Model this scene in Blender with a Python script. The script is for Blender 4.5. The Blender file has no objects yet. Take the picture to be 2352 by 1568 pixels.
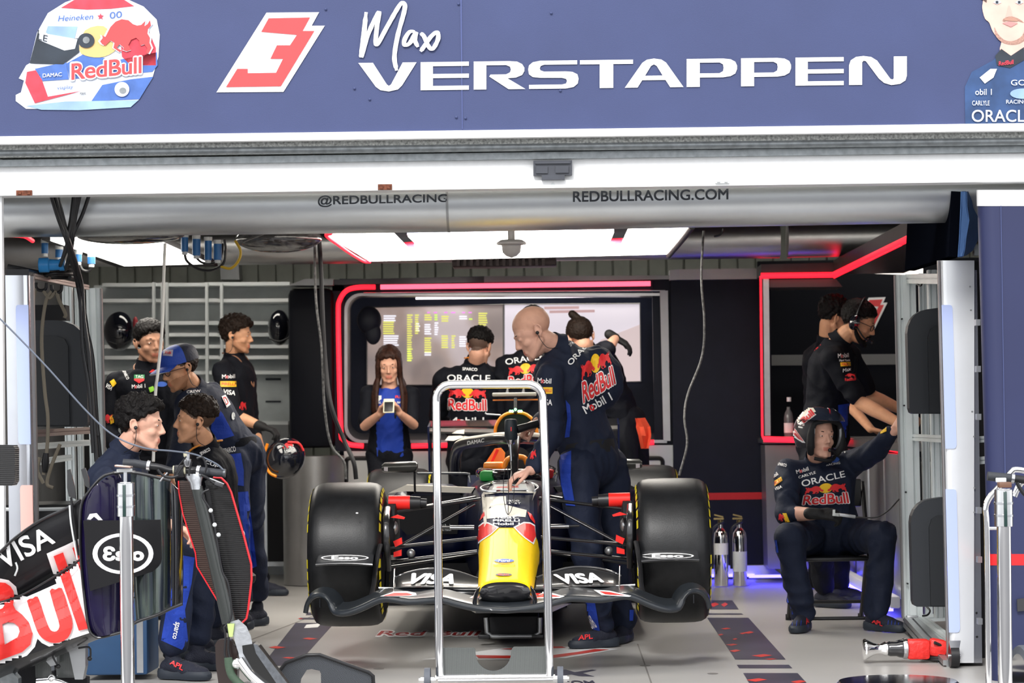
import bpy, bmesh, math, random
from math import sin, cos, pi, radians, sqrt
from mathutils import Vector, Matrix, noise
from mathutils.bvhtree import BVHTree
from mathutils.geometry import tessellate_polygon
V = Vector
random.seed(7)
C = bpy.context.scene.collection
FPX = 5600.0
CAM = V((0, 0, 1.19))
# ---- camera: the street-facing direction of the garage (+Y) vanishes right of and below the middle
_n = V((129, -177, -FPX)).normalized()
_u = V((-0.014, 1, 0)); _u = (_u - _n * _u.dot(_n)).normalized()
_x = _n.cross(_u)
ROT = Matrix((_x, _n, _u))            # camera space -> world space
def ray(px, py):
    return ROT @ V((px - 1176, 784 - py, -FPX))
def at(px, py, Y):
    d = ray(px, py); return CAM + d * (Y / d.y)
def atz(px, py, z):
    d = ray(px, py); return CAM + d * ((z - CAM.z) / d.z)
def atx(px, py, X):
    d = ray(px, py); return CAM + d * (X / d.x)
def reach(P, px, py, L, sgn=-1):
    """point on the line of sight at distance L from P (nearer with sgn -1)"""
    d = ray(px, py).normalized(); m = P - CAM
    b = d.dot(m); c = m.dot(m) - L * L; q = b * b - c
    t = b + (sgn * sqrt(q) if q > 0 else 0)
    return CAM + d * t
def toward(p, dist):
    return p + (CAM - p).normalized() * dist
# ---------------------------------------------------------------- materials
MATS = {}
def mat(name, col=(.5, .5, .5), rough=.5, metal=0., bump=0., bscale=60., var=0., vscale=8., coat=0., emit=None, estr=0., trans=0., ior=1.45, alpha=1., sheen=0., spec=.5, aniso=0.):
    if name in MATS: return MATS[name]
    m = bpy.data.materials.new(name); m.use_nodes = True
    nt = m.node_tree; b = nt.nodes['Principled BSDF']
    def s(k, v):
        if k in b.inputs: b.inputs[k].default_value = v
    s('Base Color', (*col, 1)); s('Roughness', rough); s('Metallic', metal); s('Coat Weight', coat); s('Coat Roughness', .05)
    s('Transmission Weight', trans); s('IOR', ior); s('Alpha', alpha); s('Sheen Weight', sheen); s('Specular IOR Level', spec); s('Anisotropic', aniso)
    if emit: s('Emission Color', (*emit, 1)); s('Emission Strength', estr)
    tc = nt.nodes.new('ShaderNodeTexCoord')
    if bump > 0:
        n = nt.nodes.new('ShaderNodeTexNoise'); n.inputs['Scale'].default_value = bscale; n.inputs['Detail'].default_value = 4
        nt.links.new(tc.outputs['Object'], n.inputs['Vector'])
        bp = nt.nodes.new('ShaderNodeBump'); bp.inputs['Strength'].default_value = bump; bp.inputs['Distance'].default_value = .01
        nt.links.new(n.outputs['Fac'], bp.inputs['Height']); nt.links.new(bp.outputs['Normal'], b.inputs['Normal'])
    if var > 0:
        n = nt.nodes.new('ShaderNodeTexNoise'); n.inputs['Scale'].default_value = vscale; n.inputs['Detail'].default_value = 6
        nt.links.new(tc.outputs['Object'], n.inputs['Vector'])
        r = nt.nodes.new('ShaderNodeValToRGB')
        r.color_ramp.elements[0].position = .3; r.color_ramp.elements[1].position = .7
        r.color_ramp.elements[0].color = (*[c * (1 - var) for c in col], 1)
        r.color_ramp.elements[1].color = (*[min(1, c * (1 + var)) for c in col], 1)
        nt.links.new(n.outputs['Fac'], r.inputs['Fac']); nt.links.new(r.outputs['Color'], b.inputs['Base Color'])
    MATS[name] = m; return m
def node(m, t): return m.node_tree.nodes.new(t)
def link(m, a, b): m.node_tree.links.new(a, b)
def weave(name, c0, c1, scale, rough=.3, coat=.6, rot=0.7, dist=0.):
    """carbon cloth: fine diagonal bands"""
    if name in MATS: return MATS[name]
    m = mat(name, c0, rough, coat=coat); b = m.node_tree.nodes['Principled BSDF']
    tc = node(m, 'ShaderNodeTexCoord'); mp = node(m, 'ShaderNodeMapping'); mp.inputs['Rotation'].default_value = (0, rot, 0)
    w = node(m, 'ShaderNodeTexWave'); w.inputs['Scale'].default_value = scale; w.inputs['Distortion'].default_value = dist
    r = node(m, 'ShaderNodeValToRGB'); r.color_ramp.elements[0].color = (*c0, 1); r.color_ramp.elements[1].color = (*c1, 1)
    r.color_ramp.elements[0].position = .35; r.color_ramp.elements[1].position = .75
    link(m, tc.outputs['Object'], mp.inputs['Vector']); link(m, mp.outputs['Vector'], w.inputs['Vector'])
    link(m, w.outputs['Fac'], r.inputs['Fac']); link(m, r.outputs['Color'], b.inputs['Base Color'])
    return m
# ---------------------------------------------------------------- mesh building
def frame_z(d):
    d = d.normalized(); a = V((0, 0, 1)) if abs(d.z) < .95 else V((0, 1, 0))
    x = a.cross(d).normalized(); return x, d.cross(x)
class MB:
    def __init__(s): s.b = bmesh.new(); s.mi = 0
    def face(s, vs):
        try:
            f = s.b.faces.new(vs); f.material_index = s.mi; return f
        except ValueError: return None
    def v(s, p): return s.b.verts.new(p)
    def poly(s, pts): return s.face([s.v(p) for p in pts])
    def hexa(s, p):   # 8 corners: bottom loop 4 then top loop 4
        v = [s.v(q) for q in p]
        for i in ((3, 2, 1, 0), (4, 5, 6, 7), (0, 1, 5, 4), (1, 2, 6, 5), (2, 3, 7, 6), (3, 0, 4, 7)): s.face([v[k] for k in i])
        return s
    def box(s, c, size, R=None, bev=0.):
        c = V(c); h = V(size) / 2; R = R or Matrix.Identity(3)
        P = [c + R @ V((x * h.x, y * h.y, z * h.z)) for x, y, z in ((-1, -1, -1), (1, -1, -1), (1, 1, -1), (-1, 1, -1), (-1, -1, 1), (1, -1, 1), (1, 1, 1), (-1, 1, 1))]
        if bev <= 0: return s.hexa(P)
        t = bmesh.new(); vs = [t.verts.new(p) for p in P]
        for i in ((3, 2, 1, 0), (4, 5, 6, 7), (0, 1, 5, 4), (1, 2, 6, 5), (2, 3, 7, 6), (3, 0, 4, 7)): t.faces.new([vs[k] for k in i])
        bmesh.ops.bevel(t, geom=list(t.edges), offset=min(bev, min(size) * .45), segments=2, affect='EDGES', profile=.5)
        return s.merge(t)
    def merge(s, t):
        mp = {v: s.b.verts.new(v.co) for v in t.verts}
        for f in t.faces: s.face([mp[v] for v in f.verts])
        t.free(); return s
    def ring(s, c, x, y, r, n, ry=None):
        ry = r if ry is None else ry
        return [s.v(c + x * (cos(2 * pi * k / n) * r) + y * (sin(2 * pi * k / n) * ry)) for k in range(n)]
    def bridge(s, a, b):
        n = len(a)
        for k in range(n): s.face([a[k], a[(k + 1) % n], b[(k + 1) % n], b[k]])
    def cyl(s, p0, p1, r0, r1=None, n=20, caps=True):
        p0 = V(p0); p1 = V(p1); r1 = r0 if r1 is None else r1
        x, y = frame_z(p1 - p0)
        a = s.ring(p0, x, y, r0, n); b = s.ring(p1, x, y, r1, n); s.bridge(a, b)
        if caps: s.face(a[::-1]); s.face(b)
        return s
    def tube(s, pts, r, n=12, smooth=0, closed=False, caps=True, flat=1.):
        pts = [V(p) for p in pts]
        if smooth: pts = spline(pts, smooth, closed)
        N = len(pts); rr = r if isinstance(r, (list, tuple)) else [r] * N
        if len(rr) != N:
            rr = [rr[min(len(rr) - 1, int(i * (len(rr) - 1) / (N - 1)))] * (1 - (i * (len(rr) - 1) / (N - 1)) % 1) + rr[min(len(rr) - 1, int(i * (len(rr) - 1) / (N - 1)) + 1)] * ((i * (len(rr) - 1) / (N - 1)) % 1) for i in range(N)]
        t0 = (pts[1] - pts[0]).normalized(); x, y = frame_z(t0); prev = None; first = None
        for i in range(N):
            if closed: t = (pts[(i + 1) % N] - pts[i - 1]).normalized()
            else: t = (pts[min(i + 1, N - 1)] - pts[max(i - 1, 0)]).normalized()
            x = (x - t * x.dot(t)); x = x.normalized() if x.length > 1e-6 else frame_z(t)[0]; y = t.cross(x)
            g = s.ring(pts[i], x, y, rr[i], n, rr[i] * flat)
            if prev: s.bridge(prev, g)
            else: first = g
            prev = g
        if closed: s.bridge(prev, first)
        elif caps: s.face(first[::-1]); s.face(prev)
        return s
    def lathe(s, prof, o=(0, 0, 0), ax=(0, 0, 1), n=32, cap=True):
        """prof: list of (radius, height along ax)"""
        o = V(o); ax = V(ax).normalized(); x, y = frame_z(ax); prev = None; first = None
        for r, h in prof:
            g = s.ring(o + ax * h, x, y, max(r, 1e-4), n)
            if prev: s.bridge(prev, g)
            else: first = g
            prev = g
        if cap: s.face(first[::-1]); s.face(prev)
        return s
    def prism(s, pts, d):
        """closed polygon (any loop of 3-D points) pushed along vector d"""
        d = V(d); a = [s.v(V(p)) for p in pts]; b = [s.v(V(p) + d) for p in pts]
        s.bridge(a, b)
        for t in tessellate_polygon([[V(p) for p in pts]]):
            s.face([a[t[2]], a[t[1]], a[t[0]]]); s.face([b[t[0]], b[t[1]], b[t[2]]])
        return s
    def ell(s, c, r, R=None, n=16):
        c = V(c); R = R or Matrix.Identity(3)
        if not isinstance(r, (tuple, list, V)): r = (r, r, r)
        m = n // 2; rings = []
        for j in range(1, m):
            a = pi * j / m
            rings.append([s.v(c + R @ V((r[0] * sin(a) * cos(2 * pi * k / n), r[1] * sin(a) * sin(2 * pi * k / n), r[2] * cos(a)))) for k in range(n)])
        for a, b in zip(rings, rings[1:]): s.bridge(b, a)
        t = s.v(c + R @ V((0, 0, r[2]))); u = s.v(c - R @ V((0, 0, r[2])))
        for k in range(n):
            s.face([t, rings[0][k], rings[0][(k + 1) % n]]); s.face([u, rings[-1][(k + 1) % n], rings[-1][k]])
        return s
    def cap(s, p0, p1, r0, r1=None, n=14):
        p0 = V(p0); p1 = V(p1); r1 = r0 if r1 is None else r1
        d = p1 - p0
        if d.length < 1e-5: return s.ell(p0, r0, n=n)
        d = d.normalized(); x, y = frame_z(d); rings = []
        for j in range(1, 5): a = pi / 2 * j / 4; rings.append((p0 - d * r0 * cos(a), r0 * sin(a)))
        for j in range(0, 4): a = pi / 2 * j / 4; rings.append((p1 + d * r1 * sin(a), r1 * cos(a)))
        prev = None
        for c, r in rings:
            g = s.ring(c, x, y, r, n)
            if prev: s.bridge(prev, g)
            else:
                t = s.v(p0 - d * r0)
                for k in range(n): s.face([t, g[(k + 1) % n], g[k]])
            prev = g
        t = s.v(p1 + d * r1)
        for k in range(n): s.face([t, prev[k], prev[(k + 1) % n]])
        return s
    def loft(s, secs, closed_ends=True):
        """list of equal-length point loops"""
        prev = None
        for sec in secs:
            g = [s.v(V(p)) for p in sec]
            if prev: s.bridge(prev, g)
            else: first = g
            prev = g
        if closed_ends: s.face(first[::-1]); s.face(prev)
        return s
    def sheet(s, rows, th, d=None):
        """grid of points (rows x cols) with a thickness along d (or its own normals)"""
        R = len(rows); K = len(rows[0]); rows = [[V(p) for p in r] for r in rows]
        def nrm(i, j):
            if d is not None: return V(d).normalized()
            a = rows[min(i + 1, R - 1)][j] - rows[max(i - 1, 0)][j]; b = rows[i][min(j + 1, K - 1)] - rows[i][max(j - 1, 0)]
            c = a.cross(b); return c.normalized() if c.length > 1e-9 else V((0, 1, 0))
        A = [[s.v(rows[i][j]) for j in range(K)] for i in range(R)]
        B = [[s.v(rows[i][j] + nrm(i, j) * th) for j in range(K)] for i in range(R)]
        for i in range(R - 1):
            for j in range(K - 1):
                s.face([A[i][j], A[i][j + 1], A[i + 1][j + 1], A[i + 1][j]]); s.face([B[i][j], B[i + 1][j], B[i + 1][j + 1], B[i][j + 1]])
        for j in range(K - 1):
            s.face([A[0][j], B[0][j], B[0][j + 1], A[0][j + 1]]); s.face([A[-1][j], A[-1][j + 1], B[-1][j + 1], B[-1][j]])
        for i in range(R - 1):
            s.face([A[i][0], A[i + 1][0], B[i + 1][0], B[i][0]]); s.face([A[i][-1], B[i][-1], B[i + 1][-1], A[i + 1][-1]])
        return s
def spline(pts, k=6, closed=False):
    out = []; N = len(pts)
    rng = range(N if closed else N - 1)
    for i in rng:
        p0 = pts[(i - 1) % N] if closed or i > 0 else pts[0] * 2 - pts[1]
        p1 = pts[i]; p2 = pts[(i + 1) % N]
        p3 = pts[(i + 2) % N] if closed or i + 2 < N else pts[-1] * 2 - pts[-2]
        for j in range(k):
            t = j / k
            out.append(.5 * ((2 * p1) + (p2 - p0) * t + (2 * p0 - 5 * p1 + 4 * p2 - p3) * t * t + (3 * p1 - p0 - 3 * p2 + p3) * t ** 3))
    if not closed: out.append(pts[-1])
    return out
def spl2(pts, k=6, closed=False):
    return [(p.x, p.y) for p in spline([V((a, b, 0)) for a, b in pts], k, closed)]
def finish(o, smooth=True, ang=38):
    if smooth and o.data.polygons:
        o.data.polygons.foreach_set('use_smooth', [True] * len(o.data.polygons))
        o.data.set_sharp_from_angle(angle=radians(ang))
def obj(name, mb, m, parent=None, label=None, smooth=True, ang=38, kind=None, norm=True):
    """link a mesh as ONE object"""
    if norm: bmesh.ops.recalc_face_normals(mb.b, faces=mb.b.faces)
    me = bpy.data.meshes.new(name); mb.b.to_mesh(me); mb.b.free()
    for x in (m if isinstance(m, (list, tuple)) else [m]): me.materials.append(x)
    o = bpy.data.objects.new(name, me); C.objects.link(o); finish(o, smooth, ang)
    if parent is not None: child(o, parent)
    if label: o['label'] = label
    if kind: o['kind'] = kind
    return o
_PM = {}
def child(o, parent):
    o.parent = parent
    o.matrix_parent_inverse = Matrix.Translation(-parent.location) if parent.type == 'EMPTY' else Matrix.Identity(4)
def thing(name, label, cat, loc=(0, 0, 0), group=None):
    o = bpy.data.objects.new(name, None); C.objects.link(o); o.location = V(loc); o.empty_display_size = .05
    o['label'] = label; o['category'] = cat
    if group: o['group'] = group
    return o
def tag(o, label, cat, group=None, kind=None):
    o['label'] = label; o['category'] = cat
    if group: o['group'] = group
    if kind: o['kind'] = kind
    return o
def struct(name, mb, m, label=None, smooth=True):
    o = obj(name, mb, m, smooth=smooth); o['kind'] = 'structure'
    if label: o['label'] = label
    return o
def copy_tree(o, d, label=None, group=None):
    c = o.copy(); C.objects.link(c); c.location = o.location + V(d)
    if label: c['label'] = label
    if group: c['group'] = group
    for ch in o.children:
        k = ch.copy(); C.objects.link(k); k.parent = c
        for g in ch.children:
            q = g.copy(); C.objects.link(q); q.parent = k
    return c
def slab(mb, quad, Y, depth, Y2=None):
    """box whose front face is the pixel quad TL TR BR BL at depth Y, going back by depth"""
    f = [at(x, y, Y) for x, y in quad]
    return mb.hexa([f[3], f[2], f[2] + V((0, depth, 0)), f[3] + V((0, depth, 0)), f[0], f[1], f[1] + V((0, depth, 0)), f[0] + V((0, depth, 0))])
def rect(x0, y0, x1, y1, s=0.): return [(x0, y0), (x1, y0 - s * (x1 - x0)), (x1, y1 - s * (x1 - x0)), (x0, y1)]
# ---------------------------------------------------------------- flat shapes and lettering mapped onto surfaces
def text2d(t, bold=0., shear=0., space=1.):
    cu = bpy.data.curves.new('t', 'FONT'); cu.body = t; cu.shear = shear; cu.space_character = space; cu.resolution_u = 5; cu.fill_mode = 'FRONT' if hasattr(cu, 'fill_mode') else cu.fill_mode
    o = bpy.data.objects.new('t', cu); C.objects.link(o)
    dg = bpy.context.evaluated_depsgraph_get(); dg.update()
    me = bpy.data.meshes.new_from_object(o.evaluated_get(dg)); b = bmesh.new(); b.from_mesh(me)
    bpy.data.objects.remove(o); bpy.data.curves.remove(cu); bpy.data.meshes.remove(me)
    bmesh.ops.remove_doubles(b, verts=b.verts, dist=1e-5)
    if bold > 0:      # thicken the strokes with shifted copies lying in the same plane
        g = b.verts[:] + b.edges[:] + b.faces[:]
        n = 4 if bold < .03 else 8
        for k in range(n):
            d = bmesh.ops.duplicate(b, geom=g)['geom']; a = 2 * pi * k / n + (pi / 4 if n == 4 else 0)
            for v in d:
                if isinstance(v, bmesh.types.BMVert): v.co += V((cos(a) * bold, sin(a) * bold, .00022 * (k + 1)))
    return b
def poly2d(loops):
    """loops: list of shapes; each shape is a list of loops (outer first, then holes)"""
    b = bmesh.new()
    for sh in loops:
        if not isinstance(sh[0][0], (tuple, list)): sh = [sh]
        fl = [V((x, y, 0)) for lp in sh for x, y in lp]
        vs = [b.verts.new(p) for p in fl]
        for t in tessellate_polygon([[V((x, y, 0)) for x, y in lp] for lp in sh]):
            try: b.faces.new([vs[i] for i in t])
            except ValueError: pass
    return b
def bbox(b):
    xs = [v.co.x for v in b.verts]; ys = [v.co.y for v in b.verts]
    return min(xs), min(ys), max(xs), max(ys)
def unit(b, box=None):
    x0, y0, x1, y1 = box or bbox(b)
    for v in b.verts: v.co = V(((v.co.x - x0) / (x1 - x0), (v.co.y - y0) / (y1 - y0), v.co.z))
    return b
def arc(b, k):   # bend a unit strip upward
    for v in b.verts: v.co.y += k * (1 - (2 * v.co.x - 1) ** 2)
    return b
BV = {}
def bvh(o):
    if o.name not in BV:
        b = bmesh.new(); b.from_mesh(o.data); BV[o.name] = BVHTree.FromBMesh(b); b.free()
    return BV[o.name]
def decal(name, b, quad, on, m, parent=None, off=.002, cuts=(10, 4), label=None, depth=None, flipy=False):
    """map a unit shape (y up) onto the pixel quad TL TR BR BL, lying on the surface of `on` (objects) or the plane Y=on"""
    if cuts:
        x0, y0, x1, y1 = bbox(b)
        for k in range(1, cuts[0]): bmesh.ops.bisect_plane(b, geom=b.verts[:] + b.edges[:] + b.faces[:], plane_co=(x0 + (x1 - x0) * k / cuts[0], 0, 0), plane_no=(1, 0, 0))
        for k in range(1, cuts[1]): bmesh.ops.bisect_plane(b, geom=b.verts[:] + b.edges[:] + b.faces[:], plane_co=(0, y0 + (y1 - y0) * k / cuts[1], 0), plane_no=(0, 1, 0))
    tl, tr, br, bl = [V((q[0], q[1], 0)) for q in quad]
    dead = []
    for v in b.verts:
        u, w, zz = v.co.x, v.co.y, v.co.z
        p = (bl * (1 - u) + br * u) * (1 - w) + (tl * (1 - u) + tr * u) * w
        if isinstance(on, (int, float)): v.co = at(p.x, p.y, on - off - zz)
        else:
            d = ray(p.x, p.y).normalized(); best = None
            for o in on:
                h = bvh(o).ray_cast(CAM, d)
                if h[0] is not None and (best is None or h[3] < best[3]): best = h
            if best is None or (depth and abs(best[0].y - depth) > .5): dead.append(v); v.co = (0, 0, -50); continue
            n = best[1]; n = n if n.dot(d) < 0 else -n
            v.co = best[0] - d * ((off + zz) * min(3.5, 1 / max(.05, abs(n.dot(d)))))
    if dead: bmesh.ops.delete(b, geom=dead, context='VERTS')
    if not b.faces: b.free(); return None
    mb = MB(); mb.b.free(); mb.b = b
    o = obj(name, mb, m, parent, label=label, smooth=False, norm=False)
    return o
def word(t, quad, on, m, parent=None, name='lettering', bold=0., shear=0., space=1., off=.002, cuts=(10, 3), bend=0., depth=None, cw=True, pad=None):
    b = unit(text2d(t, bold, shear, space))
    if bend: arc(b, bend)
    return decal(name, b, quad, on, m, parent, off=off, cuts=cuts, depth=depth)
def mirror_word(b):
    for v in b.verts: v.co.x = 1 - v.co.x
    return b
# ---------------------------------------------------------------- volumes grown together into one skin
def grow(name, mb, vox, m, parent=None, sm=4, fold=0., fscale=9., pred=None, dec=0., label=None, stretch=(1, 1, 1), seed=0., ang=80):
    bmesh.ops.recalc_face_normals(mb.b, faces=mb.b.faces)
    me = bpy.data.meshes.new(name); mb.b.to_mesh(me); mb.b.free()
    o = bpy.data.objects.new('tmp', me); C.objects.link(o)
    r = o.modifiers.new('r', 'REMESH'); r.mode = 'VOXEL'; r.voxel_size = vox
    if sm: s = o.modifiers.new('s', 'SMOOTH'); s.factor = .5; s.iterations = sm
    if dec: q = o.modifiers.new('d', 'DECIMATE'); q.ratio = dec
    dg = bpy.context.evaluated_depsgraph_get(); dg.update()
    m2 = bpy.data.meshes.new_from_object(o.evaluated_get(dg)); m2.name = name
    bpy.data.objects.remove(o); bpy.data.meshes.remove(me)
    if fold:
        S = V(stretch); sv = V((seed, seed * 1.7, -seed))
        nr = [v.normal.copy() for v in m2.vertices]
        for v, n in zip(m2.vertices, nr):
            q = V((v.co.x * S.x, v.co.y * S.y, v.co.z * S.z)) * fscale + sv
            q += noise.noise_vector(q * .6) * .9
            k = 1 - abs(noise.noise(q)) * 2.6
            k2 = noise.noise(q * 2.3)
            v.co += n * (fold * (k * .8 + k2 * .35))
    m2.materials.clear()
    for x in (m if isinstance(m, (list, tuple)) else [m]): m2.materials.append(x)
    if pred: m2.polygons.foreach_set('material_index', [pred(p.center) for p in m2.polygons])
    else: m2.polygons.foreach_set('material_index', [0] * len(m2.polygons))
    oo = bpy.data.objects.new(name, m2); C.objects.link(oo)
    m2.polygons.foreach_set('use_smooth', [True] * len(m2.polygons))
    if parent is not None: child(oo, parent)
    if label: oo['label'] = label
    return oo
# ================================================================ camera, light, view
cd = bpy.data.cameras.new('camera'); cam = bpy.data.objects.new('camera', cd); C.objects.link(cam)
cd.sensor_width = 36; cd.lens = 36 * FPX / 2352; cd.clip_end = 300
cam.matrix_world = Matrix.Translation(CAM) @ ROT.to_4x4()
cd.dof.use_dof = True; cd.dof.focus_distance = 11.4; cd.dof.aperture_fstop = 5.6
bpy.context.scene.camera = cam
vs = bpy.context.scene.view_settings
vs.view_transform = 'Standard'; vs.look = 'None'; vs.gamma = 1; vs.use_curve_mapping = False; vs.exposure = 0.75
w = bpy.data.worlds.new('sky'); bpy.context.scene.world = w; w.use_nodes = True
nt = w.node_tree; bg = nt.nodes['Background']
tc = nt.nodes.new('ShaderNodeTexCoord'); sx = nt.nodes.new('ShaderNodeSeparateXYZ'); cr = nt.nodes.new('ShaderNodeValToRGB')
nt.links.new(tc.outputs['Generated'], sx.inputs[0]); nt.links.new(sx.outputs['Z'], cr.inputs['Fac']); nt.links.new(cr.outputs['Color'], bg.inputs['Color'])
e = cr.color_ramp.elements; e[0].position = 0.0; e[0].color = (.86, .88, .9, 1); e[1].position = .25; e[1].color = (1, 1.0, 1.03, 1)
q = e.new(.08); q.color = (.92, .94, .96, 1)
bg.inputs['Strength'].default_value = 1.15
sun = bpy.data.lights.new('sun', 'SUN'); so = bpy.data.objects.new('sun', sun); C.objects.link(so)
sun.energy = 1.6; sun.angle = radians(12); sun.color = (1, .98, .95)
so.rotation_euler = (radians(50), 0, radians(-14))     # high soft daylight from the lane behind the camera

# ---- materials of the setting
navy = mat('navy_panel', (.008, .010, .022), .5, spec=.25, bump=.05, bscale=90, var=.15)
bannerm = mat('banner_vinyl', (.047, .064, .165), .55, bump=.08, bscale=240, var=.06, vscale=3)
white = mat('white_paint', (.82, .83, .84), .4, var=.03, bump=.03)
concrete = mat('speckled_concrete', (.42, .43, .41), .8, var=.55, vscale=85, bump=.5, bscale=110)
railg = mat('grey_rail', (.23, .25, .26), .4, metal=.6, var=.2, vscale=30)
alu = mat('brushed_aluminium', (.62, .64, .66), .32, metal=.9, var=.06, vscale=20)
alud = mat('grey_aluminium', (.36, .37, .38), .38, metal=.8, var=.08)
ductm = mat('duct_metal', (.70, .73, .75), .36, metal=1., aniso=.3, var=.04, vscale=5)
chrome = mat('chrome', (.95, .955, .96), .06, metal=1., var=.02)
steel = mat('steel', (.55, .56, .58), .22, metal=1., var=.05)
black = mat('black_plastic', (.012, .012, .014), .4, bump=.04)
blackm = mat('black_matt', (.008, .008, .010), .75, bump=.05)
rubber = mat('rubber', (.014, .014, .015), .6, bump=.05)
greypan = mat('grey_panel', (.26, .25, .25), .35, metal=.5, var=.05)
shelfm = mat('shelf_grey', (.60, .64, .64), .5, var=.08)
lightgrey = mat('light_grey_paint', (.66, .69, .69), .5, var=.05)
backwall = mat('corrugated_back_wall', (.55, .58, .52), .7, var=.08)
redled = mat('red_led', (.9, .05, .1), .4, emit=(1, .010, .022), estr=1.4)
pinkled = mat('pink_led', (.9, .2, .3), .4, emit=(1, .09, .15), estr=1.5)
blueled = mat('blue_led', (.1, .1, .9), .4, emit=(.06, .05, 1), estr=9.)
ceil_light = mat('ceiling_light', (1, .97, .9), .5, emit=(1, .945, .85), estr=6.)
lampblue = mat('blue_light_bar', (.40, .47, .72), .3, emit=(.50, .60, .95), estr=.14)
lamppink = mat('pink_light_bar', (.75, .42, .38), .3, emit=(1, .5, .42), estr=.14)
redp = mat('red_paint', (.62, .015, .02), .4, var=.05)
whitetx = mat('white_print', (.88, .88, .88), .5, var=.02)
redtx = mat('red_print', (.72, .03, .035), .45, var=.04)
yeltx = mat('yellow_print', (.9, .55, .02), .45, var=.04)
darktx = mat('dark_print', (.02, .025, .035), .5, var=.04)
blueconn = mat('blue_connector', (.03, .16, .42), .4, var=.1)
floorm = mat('floor_vinyl', (.37, .36, .345), .34, var=.05, vscale=1.3, bump=.05, bscale=25)

# ================================================================ shell
F = MB(); F.box((0, 15, -.03), (14, 12.2, .06)); struct('floor', F, floorm)
F = MB(); F.box((0, -6, -.05), (40, 29.6, .06)); struct('floor', F, mat('pit_lane_asphalt', (.09, .09, .095), .8, var=.2, vscale=6, bump=.3))
F = MB(); F.box((0, 16.1, 2.98), (14, 9.7, .1)); struct('ceiling', F, mat('dark_ceiling', (.05, .05, .05), .8, var=.2))
F = MB()
x = -5.
while x < 5.4: F.box((x + .07, 20.6, 1.5), (.132, .06, 3.1)); F.box((x + .145, 20.62, 1.5), (.012, .03, 3.1)); x += .15
F.box((0, 20.7, 1.5), (14, .05, 3.1)); struct('wall_back', F, backwall)
for i_, (x_, y_) in enumerate(((-2.6, 18.2), (0.1, 18.6), (2.6, 18.6), (-2.4, 15.6), (-1.2, 11.38), (.9, 11.38), (2.2, 15.2))):  # rear battens are unseen, added to brighten shelving, back wall and rear duct
    wl_ = 1.5 if y_ > 12 else 2.; F = MB(); F.box((x_, y_, 2.905), (wl_, .3, .045), bev=.01); fx = obj('ceiling_light', F, lightgrey); F = MB(); F.box((x_, y_, 2.878), (wl_ - .08, .24, .012)); obj('light_tube_cover', F, ceil_light, fx); tag(fx, ['added unseen batten lamp brightening the grey shelving', 'added unseen batten lamp brightening the back wall above the screens', 'added unseen batten lamp brightening the back wall above the corner booth', 'added unseen batten lamp brightening the left side above the bearded man', 'left batten lamp in the gap above the front duct', 'right batten lamp in the gap above the front duct', 'added unseen batten lamp giving the rear duct a highlight, above the helmeted man'][i_], 'ceiling light')
F = MB(); F.box((-4.1, 15.8, 1.5), (.1, 9.8, 3.1)); struct('wall_left', F, mat('side_wall', (.2, .2, .21), .6, var=.1))
F = MB(); F.box((4.1, 15.8, 1.5), (.1, 9.8, 3.1)); struct('wall_right', F, MATS['side_wall'])
# door pillar at far left
F = MB(); slab(F, [(-60, 336), (3, 336), (12, 1600), (-60, 1600)], 10.95, .04); struct('trim_1', F, white)
# fascia wall behind the banner, with the building above it
F = MB(); slab(F, [(-700, -900), (3100, -955), (3100, 300), (-700, 350)], 10.95, .3); struct('wall_front', F, mat('facade', (.6, .6, .6), .7, var=.05))
F = MB(); slab(F, [(-700, 331.5), (0, 330), (2352, 300), (2352, 329), (0, 361), (-700, 370)][0:1] + [(3100, 290), (3100, 319), (-700, 370)], 10.86, .25); struct('trim_2', F, concrete)
F = MB(); slab(F, [(-700, 377), (3100, 322), (3100, 339), (-700, 392)], 10.9, .12); struct('trim_3', F, railg)
F = MB(); A = [at(-700, 361, 10.87), at(3100, 315, 10.87)]; F.cyl(A[0], A[1], .018, n=12); struct('trim_4', F, railg)
# roller shutter: curtain box and bottom bar
dr = MB(); slab(dr, [(-700, 391), (3100, 342), (3100, 388), (-700, 441)], 10.93, .10); door = struct('door_1', dr, mat('shutter_white', (.86, .87, .87), .45, var=.03, vscale=30))
m = MB(); slab(m, [(-700, 441), (3100, 388), (3100, 406), (-700, 459)], 10.915, .12); obj('bottom_bar', m, MATS['shutter_white'], door)
m = MB(); slab(m, rect(1225, 369, 1314, 403, .012), 10.93 - .035, .03); slab(m, rect(1229, 371, 1310, 376, .012), 10.885, .01)
slab(m, rect(1231, 382, 1258, 398, .012), 10.887, .01); slab(m, rect(1276, 381, 1306, 397, .012), 10.887, .01); slab(m, rect(1244, 402, 1297, 413, .012), 10.89, .03)
obj('shutter_handle', m, mat('handle_grey', (.06, .065, .08), .4, var=.2), door, label='dark grey shutter handle plate')
rust = mat('rusty_steel', (.16, .05, .025), .8, var=.5, vscale=60)
for (x0, y0, x1, y1, mm) in ((868, 423, 900, 436, rust), (37, 437, 73, 449, rust), (1643, 409, 1675, 421, lightgrey)):
    m = MB(); slab(m, rect(x0, y0, x1, y1, .012), 10.905, .01); slab(m, rect(x0 + 4, y0 + 3, x0 + 11, y1 - 3), 10.9, .006); slab(m, rect(x1 - 11, y0 + 3, x1 - 4, y1 - 3), 10.9, .006)
    obj('bracket', m, mm, door)
for x, y in ((470, 437), (1270, 423), (2073, 409)):
    m = MB(); p = at(x, y, 10.913); m.cyl(p, p + V((0, .01, 0)), .008); obj('rivet', m, lightgrey, door)

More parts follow.
